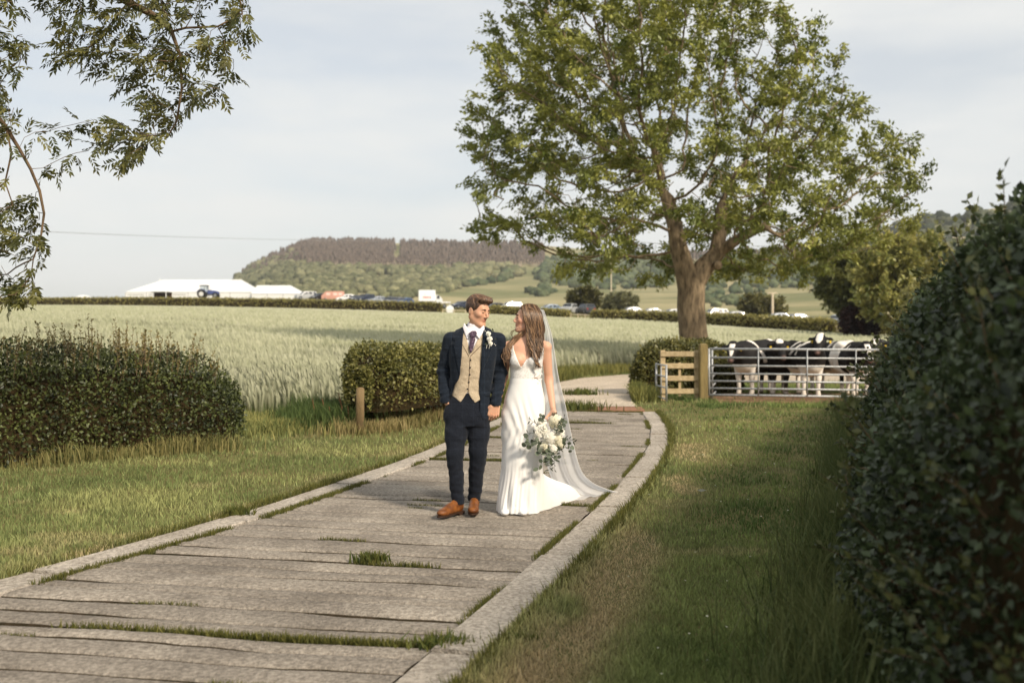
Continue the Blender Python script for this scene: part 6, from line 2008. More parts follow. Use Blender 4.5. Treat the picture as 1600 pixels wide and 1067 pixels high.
for pts in (((727, 503), (716, 508), (707.5, 527), (712, 533), (710, 538), (720, 590), (722.5, 560), (724.5, 530)), ((756.5, 506), (766, 510), (774, 531), (768, 536), (771, 541), (753, 584), (752.6, 562), (754.8, 530))):
    pl = poly2([q_(*p) for p in pts])
    LpD = torso_only.copy()
    LpD.D = np.maximum(np.maximum(LpD.D - .008, -(LpD.D + .004)), np.maximum(pl(X, Z) + 0 * Yg, Yg - .01)).astype(np.float32)
    V, Fq = LpD.mesh()
    mobj('lapel', V, Fq, M['navy'], jk, smooth=True)
# collar round the back of the neck
Cl = SDF((-.14, -.12, 1.42), (.15, .12, 1.58), .004)
Cl.op(cone((.004, .012, 1.47), (.010, .016, 1.535), .094, .080), .01); Cl.op(cone((.008, .004, 1.40), (.016, -.004, 1.62), .074, .073), .004, 's')
X, Yg, Z = Cl.grid(); Cl.D = np.maximum(Cl.D, (-Yg - .035) + 0 * X + 0 * Z).astype(np.float32); Cl.D = np.maximum(Cl.D, (Z - 1.545) + 0 * X + 0 * Yg).astype(np.float32)
V, Fq = Cl.mesh(); mobj('collar', V, Fq, M['navy'], jk, smooth=True)
# pocket square corner and buttonhole flower
def rose(name, c, r, nrm, parent, m, seed=1, rows=3):
    g = np.random.default_rng(seed); nrm = unit(np.array(nrm, float)); u = unit(np.cross(nrm, [.2, .1, 1])); v = np.cross(nrm, u)
    mb = MB(); c = np.array(c, float)
    for k in range(rows):
        n = 3 + 2 * k; rad = r * (.25 + .75 * k / max(1, rows - 1)); tilt = .15 + .9 * k / rows
        for i in range(n):
            a = 2 * pi * i / n + k * .7 + g.uniform(-.15, .15); d = cos(a) * u + sin(a) * v; s = -sin(a) * u + cos(a) * v
            w = rad * 2.2 / n * 1.6
            b0 = c + d * rad * .25 - nrm * r * .3
            b1 = c + d * rad * .85 + nrm * r * (.55 - .35 * k)
            b2 = c + d * rad * (1.05 + .1 * k) + nrm * r * (.62 - .55 * k)
            mb.add([b0 - s * w * .4, b0 + s * w * .4, b1 + s * w, b2 + s * w * .55, b2 - s * w * .55, b1 - s * w], [(0, 1, 2, 5), (5, 2, 3, 4)])
    mb.rings([[c + (cos(q) * u + sin(q) * v) * rr + nrm * zz for q in np.arange(8) * pi / 4] for rr, zz in ((.02 * r, -.35 * r), (.45 * r, -.2 * r), (.42 * r, .3 * r), (.15 * r, .55 * r))])
    return mb.build(name, m, parent, smooth=True)


M['petal'] = mat('cream_petal', lin(240, 236, 222), rough=.6, transl=.2)
M['petal2'] = mat('ivory_petal', lin(232, 226, 200), rough=.6, transl=.2)
M['eucalyptus'] = mat('eucalyptus', lin(104, 112, 92), rough=.55, c2=lin(74, 84, 66), scale=25, rnd=.25, transl=.1)
M['fern'] = mat('dark_fern', lin(54, 62, 44), rough=.6, rnd=.3)
bt = empty('buttonhole_flower', (0, 0, 0)); bt.parent = jk
for i, (px, py, r) in enumerate(((764, 521, .017), (766, 529, .019), (767.5, 536, .014))):
    x, z = q_(px, py); rose('flower', (x, -.150, z), r, (0, -1, .2), bt, M['petal'], i)
for i in range(14):
    px, py = 766 + lr.normal(0, 5), 526 + lr.normal(0, 8); x, z = q_(px, py)
    a = lr.uniform(0, 2 * pi); L = .022
    V, Fa, _ = leaf_mesh(np.array([[x, -.142, z]]), np.array([[cos(a), -.2, sin(a)]]), np.array([[0, -1, 0.0]]), [L], [.006], np.ones((1, 3)))
    mobj('leaf', V, Fa, M['fern'], bt)
for i in range(7):
    x, z = q_(768 + lr.normal(0, 4), 534 + lr.normal(0, 5)); MB().tube([(x, -.146, z), (x, -.152, z)], [.004, .003], n=6).build('bud', M['petal'], bt)
for px in (762, 766):
    x, z = q_(px, 538); x2, z2 = q_(px - 1, 544); MB().tube([(x, -.146, z), (x2, -.148, z2)], .0016, n=4).build('ribbon', M['petal'], bt)
# pocket flaps
for pts in (((757, 612), (767, 611), (767, 617), (757, 618)),):
    pl = poly2([q_(*p) for p in pts]); LpD = torso_only.copy(); X, Yg, Z = LpD.grid()
    LpD.D = np.maximum(np.maximum(LpD.D - .007, -(LpD.D + .003)), np.maximum(pl(X, Z) + 0 * Yg, Yg - .01)).astype(np.float32)
    V, Fq = LpD.mesh(); mobj('pocket_flap', V, Fq, M['navy'], jk, smooth=True)

# ---- shoes
def shoe(heel, dirv, lift, root):
    d = unit(np.array([dirv[0], dirv[1], 0.0])); s = np.array([-d[1], d[0], 0]); h = np.array(heel, float)
    P = lambda f, l, u: h + d * f + s * l + np.array([0, 0, u])
    S = SDF(np.minimum(P(-.06, 0, -.03), P(.30, 0, 0)) - .08, np.maximum(P(-.06, 0, .17), P(.30, 0, .1)) + .08, .0046)
    R = np.stack([d, s, [0, 0, 1]])
    S.op(ell(P(.01, 0, .055), (.052, .037, .055), R), .01); S.op(cone(P(.02, 0, .10), P(.02, 0, .05), .036, .036), .02)
    S.op(ell(P(.12, 0, .045), (.10, .040, .042), R), .03); S.op(ell(P(.21, .004, .036), (.075, .045, .032), R), .02)
    S.op(cone(P(.03, 0, .09), P(.15, 0, .06), .033, .028), .02)
    S.op((lambda x, y, z: (z - h[2] - .014) + 0 * x + 0 * y, (-9, -9, -9), (9, 9, 9)), .003, 's')
    S.op(cone(P(.012, 0, .20), P(.012, 0, .105), .026, .026), .006, 's')
    V, Fq = S.mesh()
    o = mobj('shoe', V, Fq, M['tan'], root, smooth=True)
    out = [(-.046, 0), (-.035, .03), (.0, .038), (.06, .032), (.12, .036), (.20, .047), (.25, .040), (.282, .018), (.288, 0), (.282, -.014), (.25, -.034), (.20, -.042), (.12, -.036), (.06, -.033), (0, -.038), (-.035, -.03)]
    MB().rings([[P(f, l, u) for f, l in out] for u in (.004, .017)]).build('sole', M['sole'], o)
    hb = [(-.046, 0), (-.035, .03), (.0, .037), (.04, .033), (.04, -.033), (0, -.037), (-.035, -.03)]
    MB().rings([[P(f * .98, l * .97, u) for f, l in hb] for u in (-.012, .004)]).build('heel', M['sole'], o)
    for f in (.085, .105, .125):
        MB().tube([P(f, -.020, .098 - f * .22), P(f, 0, .106 - f * .22), P(f, .020, .098 - f * .22)], .0028, n=5).build('lace', M['sole'], o)
    return o


shoe((-.118, -.055, .014), (-.40, -.62), 0, gr)
shoe((.000, .095, .014), (-.02, -1), 0, gr)
# ------------------------------------------------------------------ the bride
br_ = empty('person', (.105, 8.19, 0))
tag(br_, 'woman in a white fitted lace gown with long wavy hair looking up at the man', 'person', 'bride and groom walking hand in hand')
w_ = lambda px, py: ((px - 820) * PXM, (800 - py) * PXM)
B = SDF((-.34, -.30, .0), (.32, .26, 1.74), .0060)
bz = [.70, .84, .95, 1.08, 1.16, 1.24, 1.31, 1.37, 1.405, 1.44]
ba = np.array([.145, .156, .138, .118, .122, .132, .142, .140, .105, .058]); bb = np.array([.104, .110, .097, .088, .092, .100, .094, .080, .064, .050])
bcx = np.interp(bz, [.7, .95, 1.1, 1.4], [-.012, -.004, .008, .012])
tb = lambda off: stack(bz, ba + off, bb + off, bcx, 0.0, 2.2)
def torso_b(S, off):
    S.op(tb(off), .015)
    for s in (-1, 1):
        S.op(ell((.008 + s * .064, -.078, 1.248), (.060 + off, .052 + off, .058 + off)), .022)
torso_b(B, 0)
fr_b = head_frame((.016, .000, 1.588), radians(-78), radians(-6), radians(0))
B.op(cone((.012, .018, 1.38), (.020, .008, 1.53), .047, .043), .03)
Pb_ = head(B, fr_b, .92, True)
SBL, EBL, WBL = (-.142, .005, 1.352), (-.172, .065, 1.11), (-.222, -.04, .905)
SBR, EBR, WBR = (.176, .005, 1.352), (.200, .045, 1.085), (.228, -.085, .862)
for a, b, ra, rb in ((SBL, EBL, .041, .033), (EBL, WBL, .033, .022), (SBR, EBR, .043, .034), (EBR, WBR, .035, .023)):
    B.op(cone(a, b, ra, rb), .02)
for s, a in ((-1, SBL), (1, SBR)):
    B.op(cone((.012 + s * .06, .012, 1.405), (a[0], a[1], a[2] + .010), .034, .036), .03)
# her fingers close round his hand; the other hand closes on the bouquet stems
hand(B, (-.228, -.052, .888), (-.22, -.12, -1), (.05, -1, 0), (-1, .2, .1), .90, curl=.95)
hand(B, (.230, -.094, .846), (.05, -.35, -1), (-.5, -.85, 0), (-1, -.2, .2), .88, curl=1.05, tcurl=.6)
for s in (-1, 1):
    x = -.004 + s * .085
    B.op(cone((x, .0, .80), (x * .8 - .01, -.02, .46), .085, .052), .03); B.op(cone((x * .8 - .01, -.02, .46), (x * .7 - .03, .0, .09), .050, .032), .02); B.op(cone((x * .7 - .03, .0, .09), (x * .7 - .035, -.09, .035), .032, .026), .02)
V, Fq = B.mesh()
C = np.tile(np.array(lin(214, 166, 138)), (len(V), 1))
R = fr_b[1]
hp_ = V - Pb_(.095, 0, -.066); lips = np.exp(-((hp_ @ R[2]) / .009) ** 2 - ((hp_ @ R[1]) / .022) ** 2 - ((hp_ @ R[0]) / .018) ** 2)
C = C * (1 - lips[:, None]) + np.array(lin(176, 88, 84)) * lips[:, None]
for s in (-1, 1):
    d = np.linalg.norm(V - Pb_(.06, s * .045, -.03), axis=1); e = .4 * np.exp(-(d / .03) ** 2)[:, None]; C = C * (1 - e) + np.array(lin(210, 134, 112)) * e
mobj('body', V, Fq, M['skin'], br_, cols=C, smooth=True)
for s in (-1, 1):
    MB().tube([Pb_(.0895, s * .019, .001), Pb_(.0940, s * .031, -.001), Pb_(.0875, s * .043, .001)], [.0018, .0034, .0015], n=8, flat=.7).build('eye', M['eye'], br_, smooth=True)
    MB().tube([Pb_(.097, s * .014, .022), Pb_(.096, s * .028, .028), Pb_(.084, s * .045, .024)], [.003, .0038, .0016], n=6).build('eyebrow', M['brow'], br_, smooth=True)

# ---- gown: lace bodice, skirt with train
def lace(name, c, c2):
    m, n, l, b = nt(name)
    b.inputs['Roughness'].default_value = .75; b.inputs['Specular IOR Level'].default_value = .25; b.inputs['Sheen Weight'].default_value = .2
    tc = n.new('ShaderNodeTexCoord'); vo = n.new('ShaderNodeTexVoronoi'); vo.inputs['Scale'].default_value = 42; vo.feature = 'DISTANCE_TO_EDGE'
    nz = n.new('ShaderNodeTexNoise'); nz.inputs['Scale'].default_value = 26; nz.inputs['Detail'].default_value = 4
    l.new(tc.outputs['Object'], vo.inputs['Vector']); l.new(tc.outputs['Object'], nz.inputs['Vector'])
    mx = n.new('ShaderNodeMath'); mx.operation = 'MULTIPLY'; l.new(vo.outputs['Distance'], mx.inputs[0]); l.new(nz.outputs['Fac'], mx.inputs[1])
    cr = n.new('ShaderNodeValToRGB'); cr.color_ramp.elements[0].position = .0; cr.color_ramp.elements[1].position = .10
    cr.color_ramp.elements[0].color = (*c, 1); cr.color_ramp.elements[1].color = (*c2, 1)
    l.new(mx.outputs[0], cr.inputs['Fac']); l.new(cr.outputs['Color'], b.inputs['Base Color'])
    bp = n.new('ShaderNodeBump'); bp.inputs['Strength'].default_value = .35; bp.inputs['Distance'].default_value = .006; bp.invert = True
    l.new(mx.outputs[0], bp.inputs['Height']); l.new(bp.outputs['Normal'], b.inputs['Normal'])
    return m


M['lace'] = lace('white_lace', lin(244, 242, 238), lin(226, 222, 216))
M['satin'] = lace('white_crepe', lin(236, 234, 230), lin(236, 234, 230))
M['satin'].node_tree.nodes['Bump'].inputs['Strength'].default_value = .2
Bo = SDF((-.20, -.20, 1.02), (.22, .16, 1.46), .0046)
torso_b(Bo, .007)
for s, (x0, x1) in ((-1, (-.105, -.118)), (1, (.140, .146))):
    Bo.op(cone((x0, -.06, 1.30), (x1, .0, 1.418), .012, .010), .006)
X, Yg, Z = Bo.grid()
neck = poly2([w_(*p) for p in ((780, 620), (788, 580), (792, 560), (795, 548), (797.5, 531), (802, 531), (802.5, 545), (806.5, 557), (813.2, 572), (815.2, 572), (822, 561), (832, 556), (841, 553), (844, 531), (849, 531), (852, 560), (852, 584), (842, 586), (834, 590), (838, 597), (852, 600), (860, 620))])
Bo.D = np.maximum(Bo.D, neck(X, Z) + 0 * Yg).astype(np.float32)
V, Fq = Bo.mesh()
bod = mobj('bodice', V, Fq, M['lace'], br_, smooth=True)
# lace sprigs over the sheer side panel
for k in range(16):
    x, z = w_(840 + rng.uniform(-7, 8), 590 + rng.uniform(-6, 6)); y = -.118 * math.sqrt(max(.02, 1 - ((x - .008) / .14) ** 2)) - .004
    a = rng.uniform(0, 2 * pi)
    V, Fa, _ = leaf_mesh(np.array([[x, y, z]]), np.array([[cos(a), -.05, sin(a)]]), np.array([[.5, -1, 0.0]]), [.02], [.0055], np.ones((1, 3)))
    mobj('lace_sprig', V, Fa, M['lace'], bod)

nz_, nth = 96, 180
zz = np.linspace(1.10, .004, nz_)
px_l = np.interp(800 - zz / PXM, [585, 600, 622, 645, 674, 701, 735, 775, 803], [797.5, 796, 789, 784, 783.5, 785, 783.5, 779, 777.5])
px_r = np.interp(800 - zz / PXM, [585, 600, 622, 645, 674, 701, 735, 775, 803], [845, 846, 850.5, 852.5, 851, 849.5, 847.5, 843, 841])
xc = ((px_l + px_r) / 2 - 820) * PXM; aw = (px_r - px_l) / 2 * PXM + .002
bd = np.interp(zz, [0, .3, .5, .8, .95, 1.1], [.17, .140, .132, .130, .116, .098])
th = np.arange(nth) / nth * 2 * pi
Z, TH = np.meshgrid(zz, th, indexing='ij')
A = aw[:, None]; Bd = bd[:, None]
n_ = 2.15
ct, st_ = np.cos(TH), np.sin(TH)
rad = (np.abs(ct / A) ** n_ + np.abs(st_ / Bd) ** n_) ** (-1 / n_)
low = smooth(.50, .02, Z)
fold = .007 * low * np.sin(7 * TH + 2.0 * Z * 6) + .007 * low * np.sin(13 * TH + 1.3 + 3 * Z) * smooth(.46, .3, Z) + .004 * low * np.sin(29 * TH)
crease = .0045 * np.sin(34 * (Z + .42 * ct * A / .17) + 1.5) * np.exp(-((Z - .78) / .13) ** 2) * (st_ < .3) + .004 * np.sin(40 * (Z - .5 * ct * A / .17)) * np.exp(-((Z - .60) / .09) ** 2) * (st_ < .2)
knee = -.012 * np.exp(-((Z - .44) / .10) ** 2) * np.exp(-((TH - 1.42 * pi) / .30) ** 2) * -1
rad = rad + fold + crease + knee
X = xc[:, None] + rad * ct; Y = rad * st_
# train: the back-right part trails away along the ground
dirang = radians(58); wgt = np.exp(-((np.angle(np.exp(1j * (TH - dirang)))) / .72) ** 2)
tr = .80 * smooth(.55, .0, Z) ** 2.6
ripple = 1 + .06 * np.sin(11 * TH + 3 * Z) + .05 * np.sin(23 * TH + 1)
X = X + wgt * tr * .62 * ripple; Y = Y + wgt * tr * .78 * ripple
Zt = Z + wgt * .03 * np.sin(11 * TH) * low * (tr > .05) * smooth(0, .06, Z) + .002
# hem lifts a little over the toes
Zt = np.where(Z < .06, Zt + .012 * np.exp(-((np.angle(np.exp(1j * (TH - 1.5 * pi)))) / .7) ** 2) * np.abs(np.sin(3.0 * TH + .9)), Zt)
V = np.stack([X, Y, Zt], -1).reshape(-1, 3)
i_ = np.arange(nz_ - 1)[:, None] * nth; j_ = np.arange(nth)[None, :]
Fq = np.stack([i_ + j_, i_ + nth + j_, i_ + nth + (j_ + 1) % nth, i_ + (j_ + 1) % nth], -1).reshape(-1, 4)
mobj('skirt', V, Fq, M['satin'], br_, smooth=True)
for s, px in ((0, 789), (1, 817)):
    x = (px - 820) * PXM
    S = SDF((x - .08, -.30, -.01), (x + .08, .02, .09), .004)
    S.op(ell((x, -.155, .028), (.036, .062, .026)), .01); S.op((lambda x_, y_, z_: z_ - .004 + 0 * x_ + 0 * y_, (-9, -9, -9), (9, 9, 9)), .002, 's')
    V, Fq = S.mesh(); mobj('shoe', V, Fq, M['satin'], br_, smooth=True)

# ---- hair: a cap and long wavy locks
M['hair'] = mat('long_hair', (1, 1, 1), rough=.42, attr=True, spec=.5)
Hh = SDF((-.12, -.14, 1.46), (.18, .15, 1.74), .004)
Hh.op(ell(Pb_(-.022, 0, .036), np.array((.112, .088, .100)) * .95, R), .01)
Hh.op(ell(Pb_(-.075, 0, .0), np.array((.060, .078, .085)) * .95, R), .03)
Hh.op(ell(Pb_(.112, 0, -.040), np.array((.090, .12, .125)), R), .010, 's')
Hh.op(ell(Pb_(.05, 0, -.115), np.array((.10, .10, .09)), R), .01, 's')
c, _ = fr_b
X, Yg, Z = Hh.grid()
lf = (X - c[0]) * R[0, 0] + (Yg - c[1]) * R[0, 1] + (Z - c[2]) * R[0, 2]; lu = (X - c[0]) * R[2, 0] + (Yg - c[1]) * R[2, 1] + (Z - c[2]) * R[2, 2]
Hh.D += (.0022 * np.sin(np.arctan2(lu + .02, lf + .02) * 46)).astype(np.float32)
V, Fq = Hh.mesh()
t = np.clip(.25 + .6 * vnoise(np.arctan2((V - c) @ R[2] + .02, (V - c) @ R[0] + .02) * 14, V[:, 1] * 20, 3), 0, 1)
hb_ = mobj('hair', V, Fq, M['hair_dark'], br_, cols=mixc(lin(70, 50, 36), lin(146, 112, 78), t * .75), smooth=True)
g = np.random.default_rng(12)
lockV = MB(); lockC = []
def add_lock(ctrl, r0, wave, turns, col, n=20, sides=5):
    P = spline(ctrl, n); u = np.linspace(0, 1, n); ph = g.uniform(0, 2 * pi)
    amp = wave * smooth(.15, .9, u)
    P = P + np.stack([amp * np.cos(turns * 2 * pi * u + ph), .7 * amp * np.sin(turns * 2 * pi * u + ph), 0 * u], 1)
    rr = r0 * np.interp(u, [0, .15, .6, .9, 1], [.5, 1, 1, .6, .12])
    lockV.tube(P, list(rr), n=sides); lockC.extend([col] * (n * sides))
HB, HL = np.array(lin(58, 40, 29)), np.array(lin(172, 134, 96))
def hc():
    t = g.beta(1.1, 2.2); return HB * (1 - t) + HL * t
hw = lambda px, py, y: np.array([*(w_(px, py)[:1]), y, w_(px, py)[1]])
for i in range(340):                      # the curtain on the side towards the camera
    t = g.random(); d = g.random()
    top = hw(814 + 26 * t, 478.5 - 3.5 * sin(pi * t) + g.normal(0, .5), -.045 + .03 * t - .02 * d)
    m1 = hw(817 + 29.5 * t ** 1.0, 492 + g.normal(0, 1), -.085 - .012 * sin(pi * t))
    m2 = hw(822 + 26 * t, 514 + g.normal(0, 2), -.082 - .014 * sin(pi * t))
    m3 = hw(824 + 23 * t + g.normal(0, 1), 534 + g.normal(0, 2), -.088 - .01 * d)
    e = hw(831 + 14 * t + g.normal(0, 2), 548 + 20 * g.random() * (1 - .3 * t), -.118 - .016 * d)
    add_lock([top, m1, m2, m3, e], g.uniform(.0020, .0042), g.uniform(.005, .014), g.uniform(1.8, 2.6), hc(), n=18, sides=4)
for i in range(14):                       # curling ends on the chest
    e0 = hw(833 + g.normal(0, 2), 545 + g.normal(0, 3), -.12); add_lock([e0, hw(836 + g.normal(0, 2), 556, -.138), hw(839 + g.normal(0, 2), 565, -.142), hw(841 + g.normal(0, 2), 573 + g.normal(0, 3), -.136)], .0055, .009, 1.3, hc())
for i in range(90):                       # locks behind the neck, falling over her other shoulder
    d = g.random(); o = g.normal(0, 1.6)
    add_lock([hw(824 + o, 505, -.01), hw(815 + o, 520, -.03 - .02 * d), hw(803 + o, 531 + g.normal(0, 2), -.05), hw(794 + o, 543 + g.normal(0, 3), -.075), hw(791 + g.normal(0, 3), 556 + g.normal(0, 4), -.088), hw(793 + g.normal(0, 3), 564 + g.normal(0, 5), -.092)], g.uniform(.0022, .0045), g.uniform(.006, .014), g.uniform(1.3, 2.0), hc(), n=18, sides=4)
for i in range(70):                       # back of the head
    t = g.random()
    add_lock([hw(838 + 8 * t, 482 + 6 * t, .02 + .05 * g.random()), hw(846 + 2 * t, 498, .03 + .05 * g.random()), hw(847 + g.normal(0, 1.5), 520, .04 + .04 * g.random()), hw(846 + g.normal(0, 2), 542 + g.normal(0, 6), .06 + .03 * g.random())], .006, .007, 2.0, hc())
for k, (a, b) in enumerate((((816, 481), (846, 492)), ((818, 480), (847, 495)), ((820, 485), (847, 497)))):   # strands drawn back to the comb
    for i in range(6):
        j = g.normal(0, .8); add_lock([hw(a[0] + j, a[1] + j, -.055), hw((a[0] + b[0]) / 2, a[1] + 5 + j, -.090), hw(b[0] - 6, b[1] - 2 + j, -.078), hw(b[0], b[1] + j, -.03)], .0026, .001, 1, hc())
for i in range(3):                        # loose tendril by the chin
    add_lock([hw(816, 512, -.07), hw(808 + g.normal(0, 1), 514, -.075), hw(800 + g.normal(0, 1), 519, -.08), hw(800.5, 526, -.075), hw(803, 530, -.07)], .0018, .001, 1, hc())
o = lockV.build('locks', M['hair'], hb_, smooth=True)
a = o.data.color_attributes.new('Col', 'FLOAT_COLOR', 'POINT'); cc_ = np.array(lockC); a.data.foreach_set('color', np.concatenate([cc_, np.ones((len(cc_), 1))], 1).astype(np.float32).ravel())

# ---- veil: one sheer length from the comb to the ground behind her
vm, n, l, b = nt('sheer_tulle')
b.inputs['Base Color'].default_value = (.95, .95, .96, 1); b.inputs['Roughness'].default_value = .8
tp = n.new('ShaderNodeBsdfTransparent'); ms = n.new('ShaderNodeMixShader'); tl = n.new('ShaderNodeBsdfTranslucent'); tl.inputs['Color'].default_value = (.96, .96, .97, 1)
m2_ = n.new('ShaderNodeMixShader'); m2_.inputs['Fac'].default_value = .55; l.new(b.outputs['BSDF'], m2_.inputs[1]); l.new(tl.outputs['BSDF'], m2_.inputs[2])
lw = n.new('ShaderNodeLayerWeight'); lw.inputs['Blend'].default_value = .35
mr = n.new('ShaderNodeMapRange'); mr.inputs['From Min'].default_value = 0; mr.inputs['From Max'].default_value = 1; mr.inputs['To Min'].default_value = .46; mr.inputs['To Max'].default_value = .92
l.new(lw.outputs['Facing'], mr.inputs['Value']); l.new(mr.outputs['Result'], ms.inputs['Fac'])
l.new(tp.outputs['BSDF'], ms.inputs[1]); l.new(m2_.outputs['Shader'], ms.inputs[2]); l.new(ms.outputs['Shader'], n['Material Output'].inputs['Surface'])
nu, nv = 46, 70
vs = np.linspace(0, 1, nv); us = np.linspace(0, 1, nu)
def vpt(px, py, y):      # local point seen at a pixel, at local depth y
    Yw = 8.19 + y; return np.array([(px - 800) / FPX * Yw - .105, y, EYE + (515 - py) / FPX * Yw])
outer = spline([vpt(849, 484, .05), vpt(861, 520, .13), vpt(866, 548, .18), vpt(873, 590, .22), vpt(884, 634, .28), vpt(895, 685, .36), vpt(908, 731, .48), vpt(926, 752, .68), vpt(950, 763, .86), vpt(971, 769.5, .99)], nv)
inner = spline([vpt(838, 482, .02), vpt(842, 505, .12), vpt(843, 535, .16), vpt(842, 590, .20), vpt(842, 640, .24), vpt(846, 700, .34), vpt(862, 752, .42), vpt(880, 778, .52), vpt(893, 783, .54), vpt(906, 783, .56)], nv)
P = inner[:, None] * (1 - us)[None, :, None] + outer[:, None] * us[None, :, None]
VV, UU = np.meshgrid(vs, us, indexing='ij')
rp = (.012 + .030 * VV) * np.sin(UU * 15 + VV * 3) + .012 * np.sin(UU * 31 + VV * 5) * VV
P[..., 1] += rp; P[..., 0] += .3 * rp
P[..., 2] = np.maximum(P[..., 2] + .010 * np.abs(np.sin(UU * 17 + VV * 9)) * smooth(.8, 1, VV), .012 + .008 * np.sin(UU * 20 + 3 * VV))
q = (np.arange(nv - 1)[:, None] * nu + np.arange(nu - 1)[None, :]).ravel()
mobj('veil', P.reshape(-1, 3), np.stack([q, q + 1, q + nu + 1, q + nu], 1), vm, br_, smooth=True)
# thin bound edge and comb
MB().tube([P[i, -1] for i in range(0, nv, 2)], .0022, n=4).build('veil_edge', M['satin'], br_)
MB().tube([hw(840, 480, -.02), hw(846, 486, -.035), hw(848, 494, -.03)], [.003, .005, .003], n=6).build('hair_comb', mat('silver_comb', lin(220, 218, 212), rough=.3, metal=.7), br_)

# ------------------------------------------------------------------ bouquet
bq = empty('bouquet', (.105 + .19, 8.19 - .205, .63))
tag(bq, 'trailing bouquet of cream roses and grey green eucalyptus in her hand', 'bouquet')
bw = lambda px, py, y=0.0: np.array([(px - 856) * PXM, y, (683 - py) * PXM - .012])
g = np.random.default_rng(4)
for i, (px, py, r, y) in enumerate(((865, 655, .046, -.02), (848, 664, .044, -.04), (853, 678, .046, -.07), (868, 681, .040, -.05), (843, 657, .032, -.02), (872, 668, .036, -.03), (849, 692, .036, -.06), (860, 692, .030, -.06), (838, 672, .030, -.03), (873, 691, .030, -.04), (864, 700, .022, -.05))):
    rose('flower', bw(px, py, y), r, (g.normal(0, .3), -1, g.normal(.2, .3)), bq, M['petal'] if i % 3 else M['petal2'], i + 20, rows=4)
# round eucalyptus leaves on arching sprigs
lv = []
for k in range(12):
    a = k / 12 * 2 * pi; lv.append((.5 + .5 * cos(a), .5 * sin(a) * (.95 if cos(a) < .6 else .8)))
leafV = [(x, y, .10 * (abs(y)) - .08 * x * x) for x, y in lv]
euc = mesh_data('leaf', [(0, 0, 0)] + leafV[0:], [tuple(range(1, 13))], M['eucalyptus'])
nar = mesh_data('leaf', [(0, 0, 0), (.35, .13, .03), (.7, .10, .0), (1, 0, -.06), (.7, -.10, 0), (.35, -.13, .03)], [(0, 1, 2, 3), (0, 3, 4, 5)], M['fern'])
def sprig(pts, n, data, L, m_stem=True):
    P = spline([bw(*p) for p in pts], 12)
    MB().tube([P[i] for i in range(12)], [.0022 - .00012 * i for i in range(12)], n=4).build('stem', M['fern'], bq)
    for k in range(n):
        t = .15 + .85 * k / (n - 1) if n > 1 else .5; p = np.array([np.interp(t, np.linspace(0, 1, 12), P[:, q]) for q in range(3)])
        i = min(10, int(t * 11)); tg = unit(P[i + 1] - P[i]); sd = unit(np.cross(tg, [0, -1, 0])) * (1 if k % 2 else -1)
        d = unit(tg * .6 + sd * .9 + g.normal(0, .3, 3)); nn = unit(np.array([0, -1, .3]) + g.normal(0, .5, 3)); nn = unit(nn - d * (nn @ d)); s = np.cross(nn, d)
        o = put('leaf', data, bq); LL = L * g.uniform(.75, 1.2)
        o.matrix_local = Matrix(((d[0] * LL, s[0] * LL, nn[0] * LL, p[0]), (d[1] * LL, s[1] * LL, nn[1] * LL, p[1]), (d[2] * LL, s[2] * LL, nn[2] * LL, p[2]), (0, 0, 0, 1)))


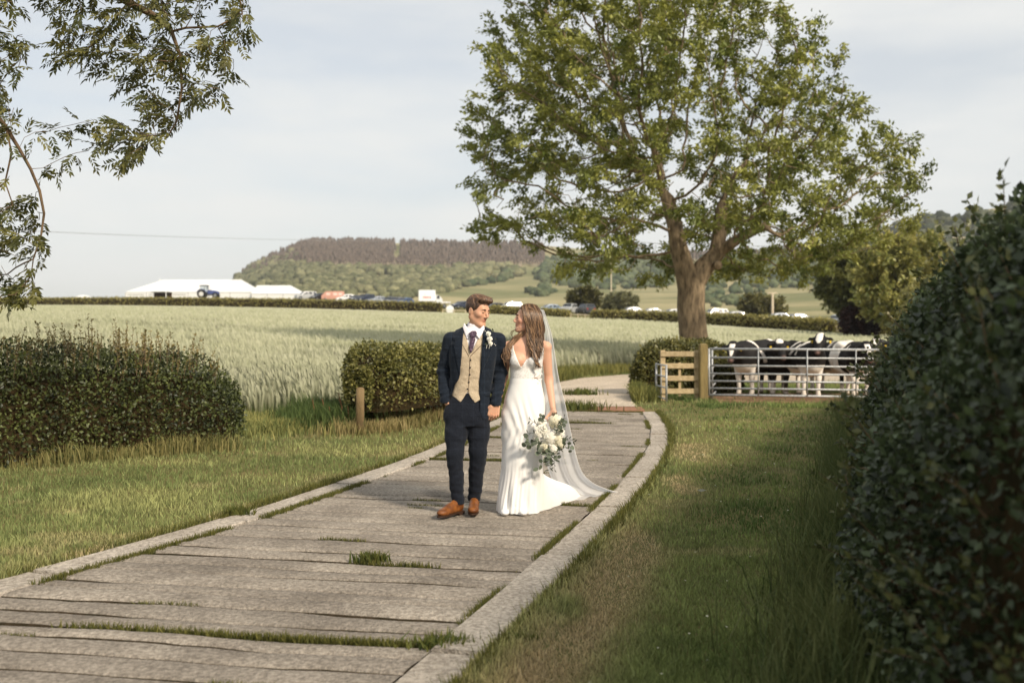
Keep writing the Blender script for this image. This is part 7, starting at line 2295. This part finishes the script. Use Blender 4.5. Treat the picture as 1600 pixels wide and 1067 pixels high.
E_, N_ = euc, nar
for pts, n, dta, L in ((((845, 665, -.02), (832, 655, -.03), (826, 653, -.03)), 6, N_, .036), (((845, 675, -.02), (830, 672, -.04), (820, 672, -.04)), 5, N_, .034), (((848, 685, -.03), (834, 684, -.05), (821, 692, -.04)), 8, E_, .040), (((846, 690, -.03), (832, 688, -.05), (822, 680, -.04)), 6, E_, .036),
                       (((855, 690, -.05), (852, 703, -.06), (840, 726, -.05)), 8, E_, .042), (((858, 695, -.05), (858, 710, -.06), (857, 727, -.05)), 10, N_, .042), (((862, 695, -.05), (864, 710, -.06), (864, 727, -.05)), 9, N_, .040), (((865, 690, -.04), (872, 700, -.05), (868, 712, -.05)), 7, E_, .034), (((860, 698, -.05), (858, 708, -.07), (856, 718, -.06)), 6, E_, .036),
                       (((870, 680, -.03), (884, 680, -.04), (894, 686, -.03)), 9, N_, .036), (((872, 682, -.03), (884, 688, -.04), (890, 698, -.03)), 6, E_, .038), (((868, 665, -.02), (874, 656, -.03), (880, 648, -.03)), 7, N_, .028), (((870, 662, -.02), (876, 658, -.03), (879, 655, -.02)), 4, E_, .036), (((866, 672, -.07), (872, 668, -.08), (876, 664, -.08)), 4, E_, .034), (((850, 655, -.02), (846, 650, -.03), (843, 648, -.03)), 4, E_, .030),
                       (((858, 668, -.08), (862, 664, -.09), (866, 662, -.09)), 4, N_, .036), (((850, 695, -.06), (843, 697, -.07), (838, 699, -.06)), 5, E_, .034), (((868, 694, -.05), (876, 696, -.06), (882, 690, -.05)), 5, N_, .034)):
    sprig(pts, n, dta, L)
for k in range(46):
    p = bw(856 + g.normal(0, 12), 680 + g.normal(0, 11), -.085 + g.normal(0, .015)); MB().tube([p, p + np.array([0, -.004, .002])], [.0042, .003], n=6).build('filler_bud', M['petal'], bq)
for k in range(9):
    x = g.normal(0, .010); MB().tube([bw(865 + g.normal(0, 2), 660, 0), np.array([.045 + x, .085 + g.normal(0, .008), .20]), ], .0032, n=5).build('stem', M['fern'], bq)
# ------------------------------------------------------------------ thin haze over the whole valley
hz = MB().box((-3500, -180, -10), (3500, 3900, 195)).build('haze', None)
tag(hz, 'thin pale haze in the air over the valley', kind='stuff')
hm = bpy.data.materials.new('haze'); hm.use_nodes = True
hn, hl_ = hm.node_tree.nodes, hm.node_tree.links
hn.clear()
ho = hn.new('ShaderNodeOutputMaterial'); hv = hn.new('ShaderNodeVolumePrincipled')
hv.inputs['Color'].default_value = (.90, .93, .96, 1)
hv.inputs['Density'].default_value = .00012
hl_.new(hv.outputs['Volume'], ho.inputs['Volume'])
hz.data.materials.append(hm)
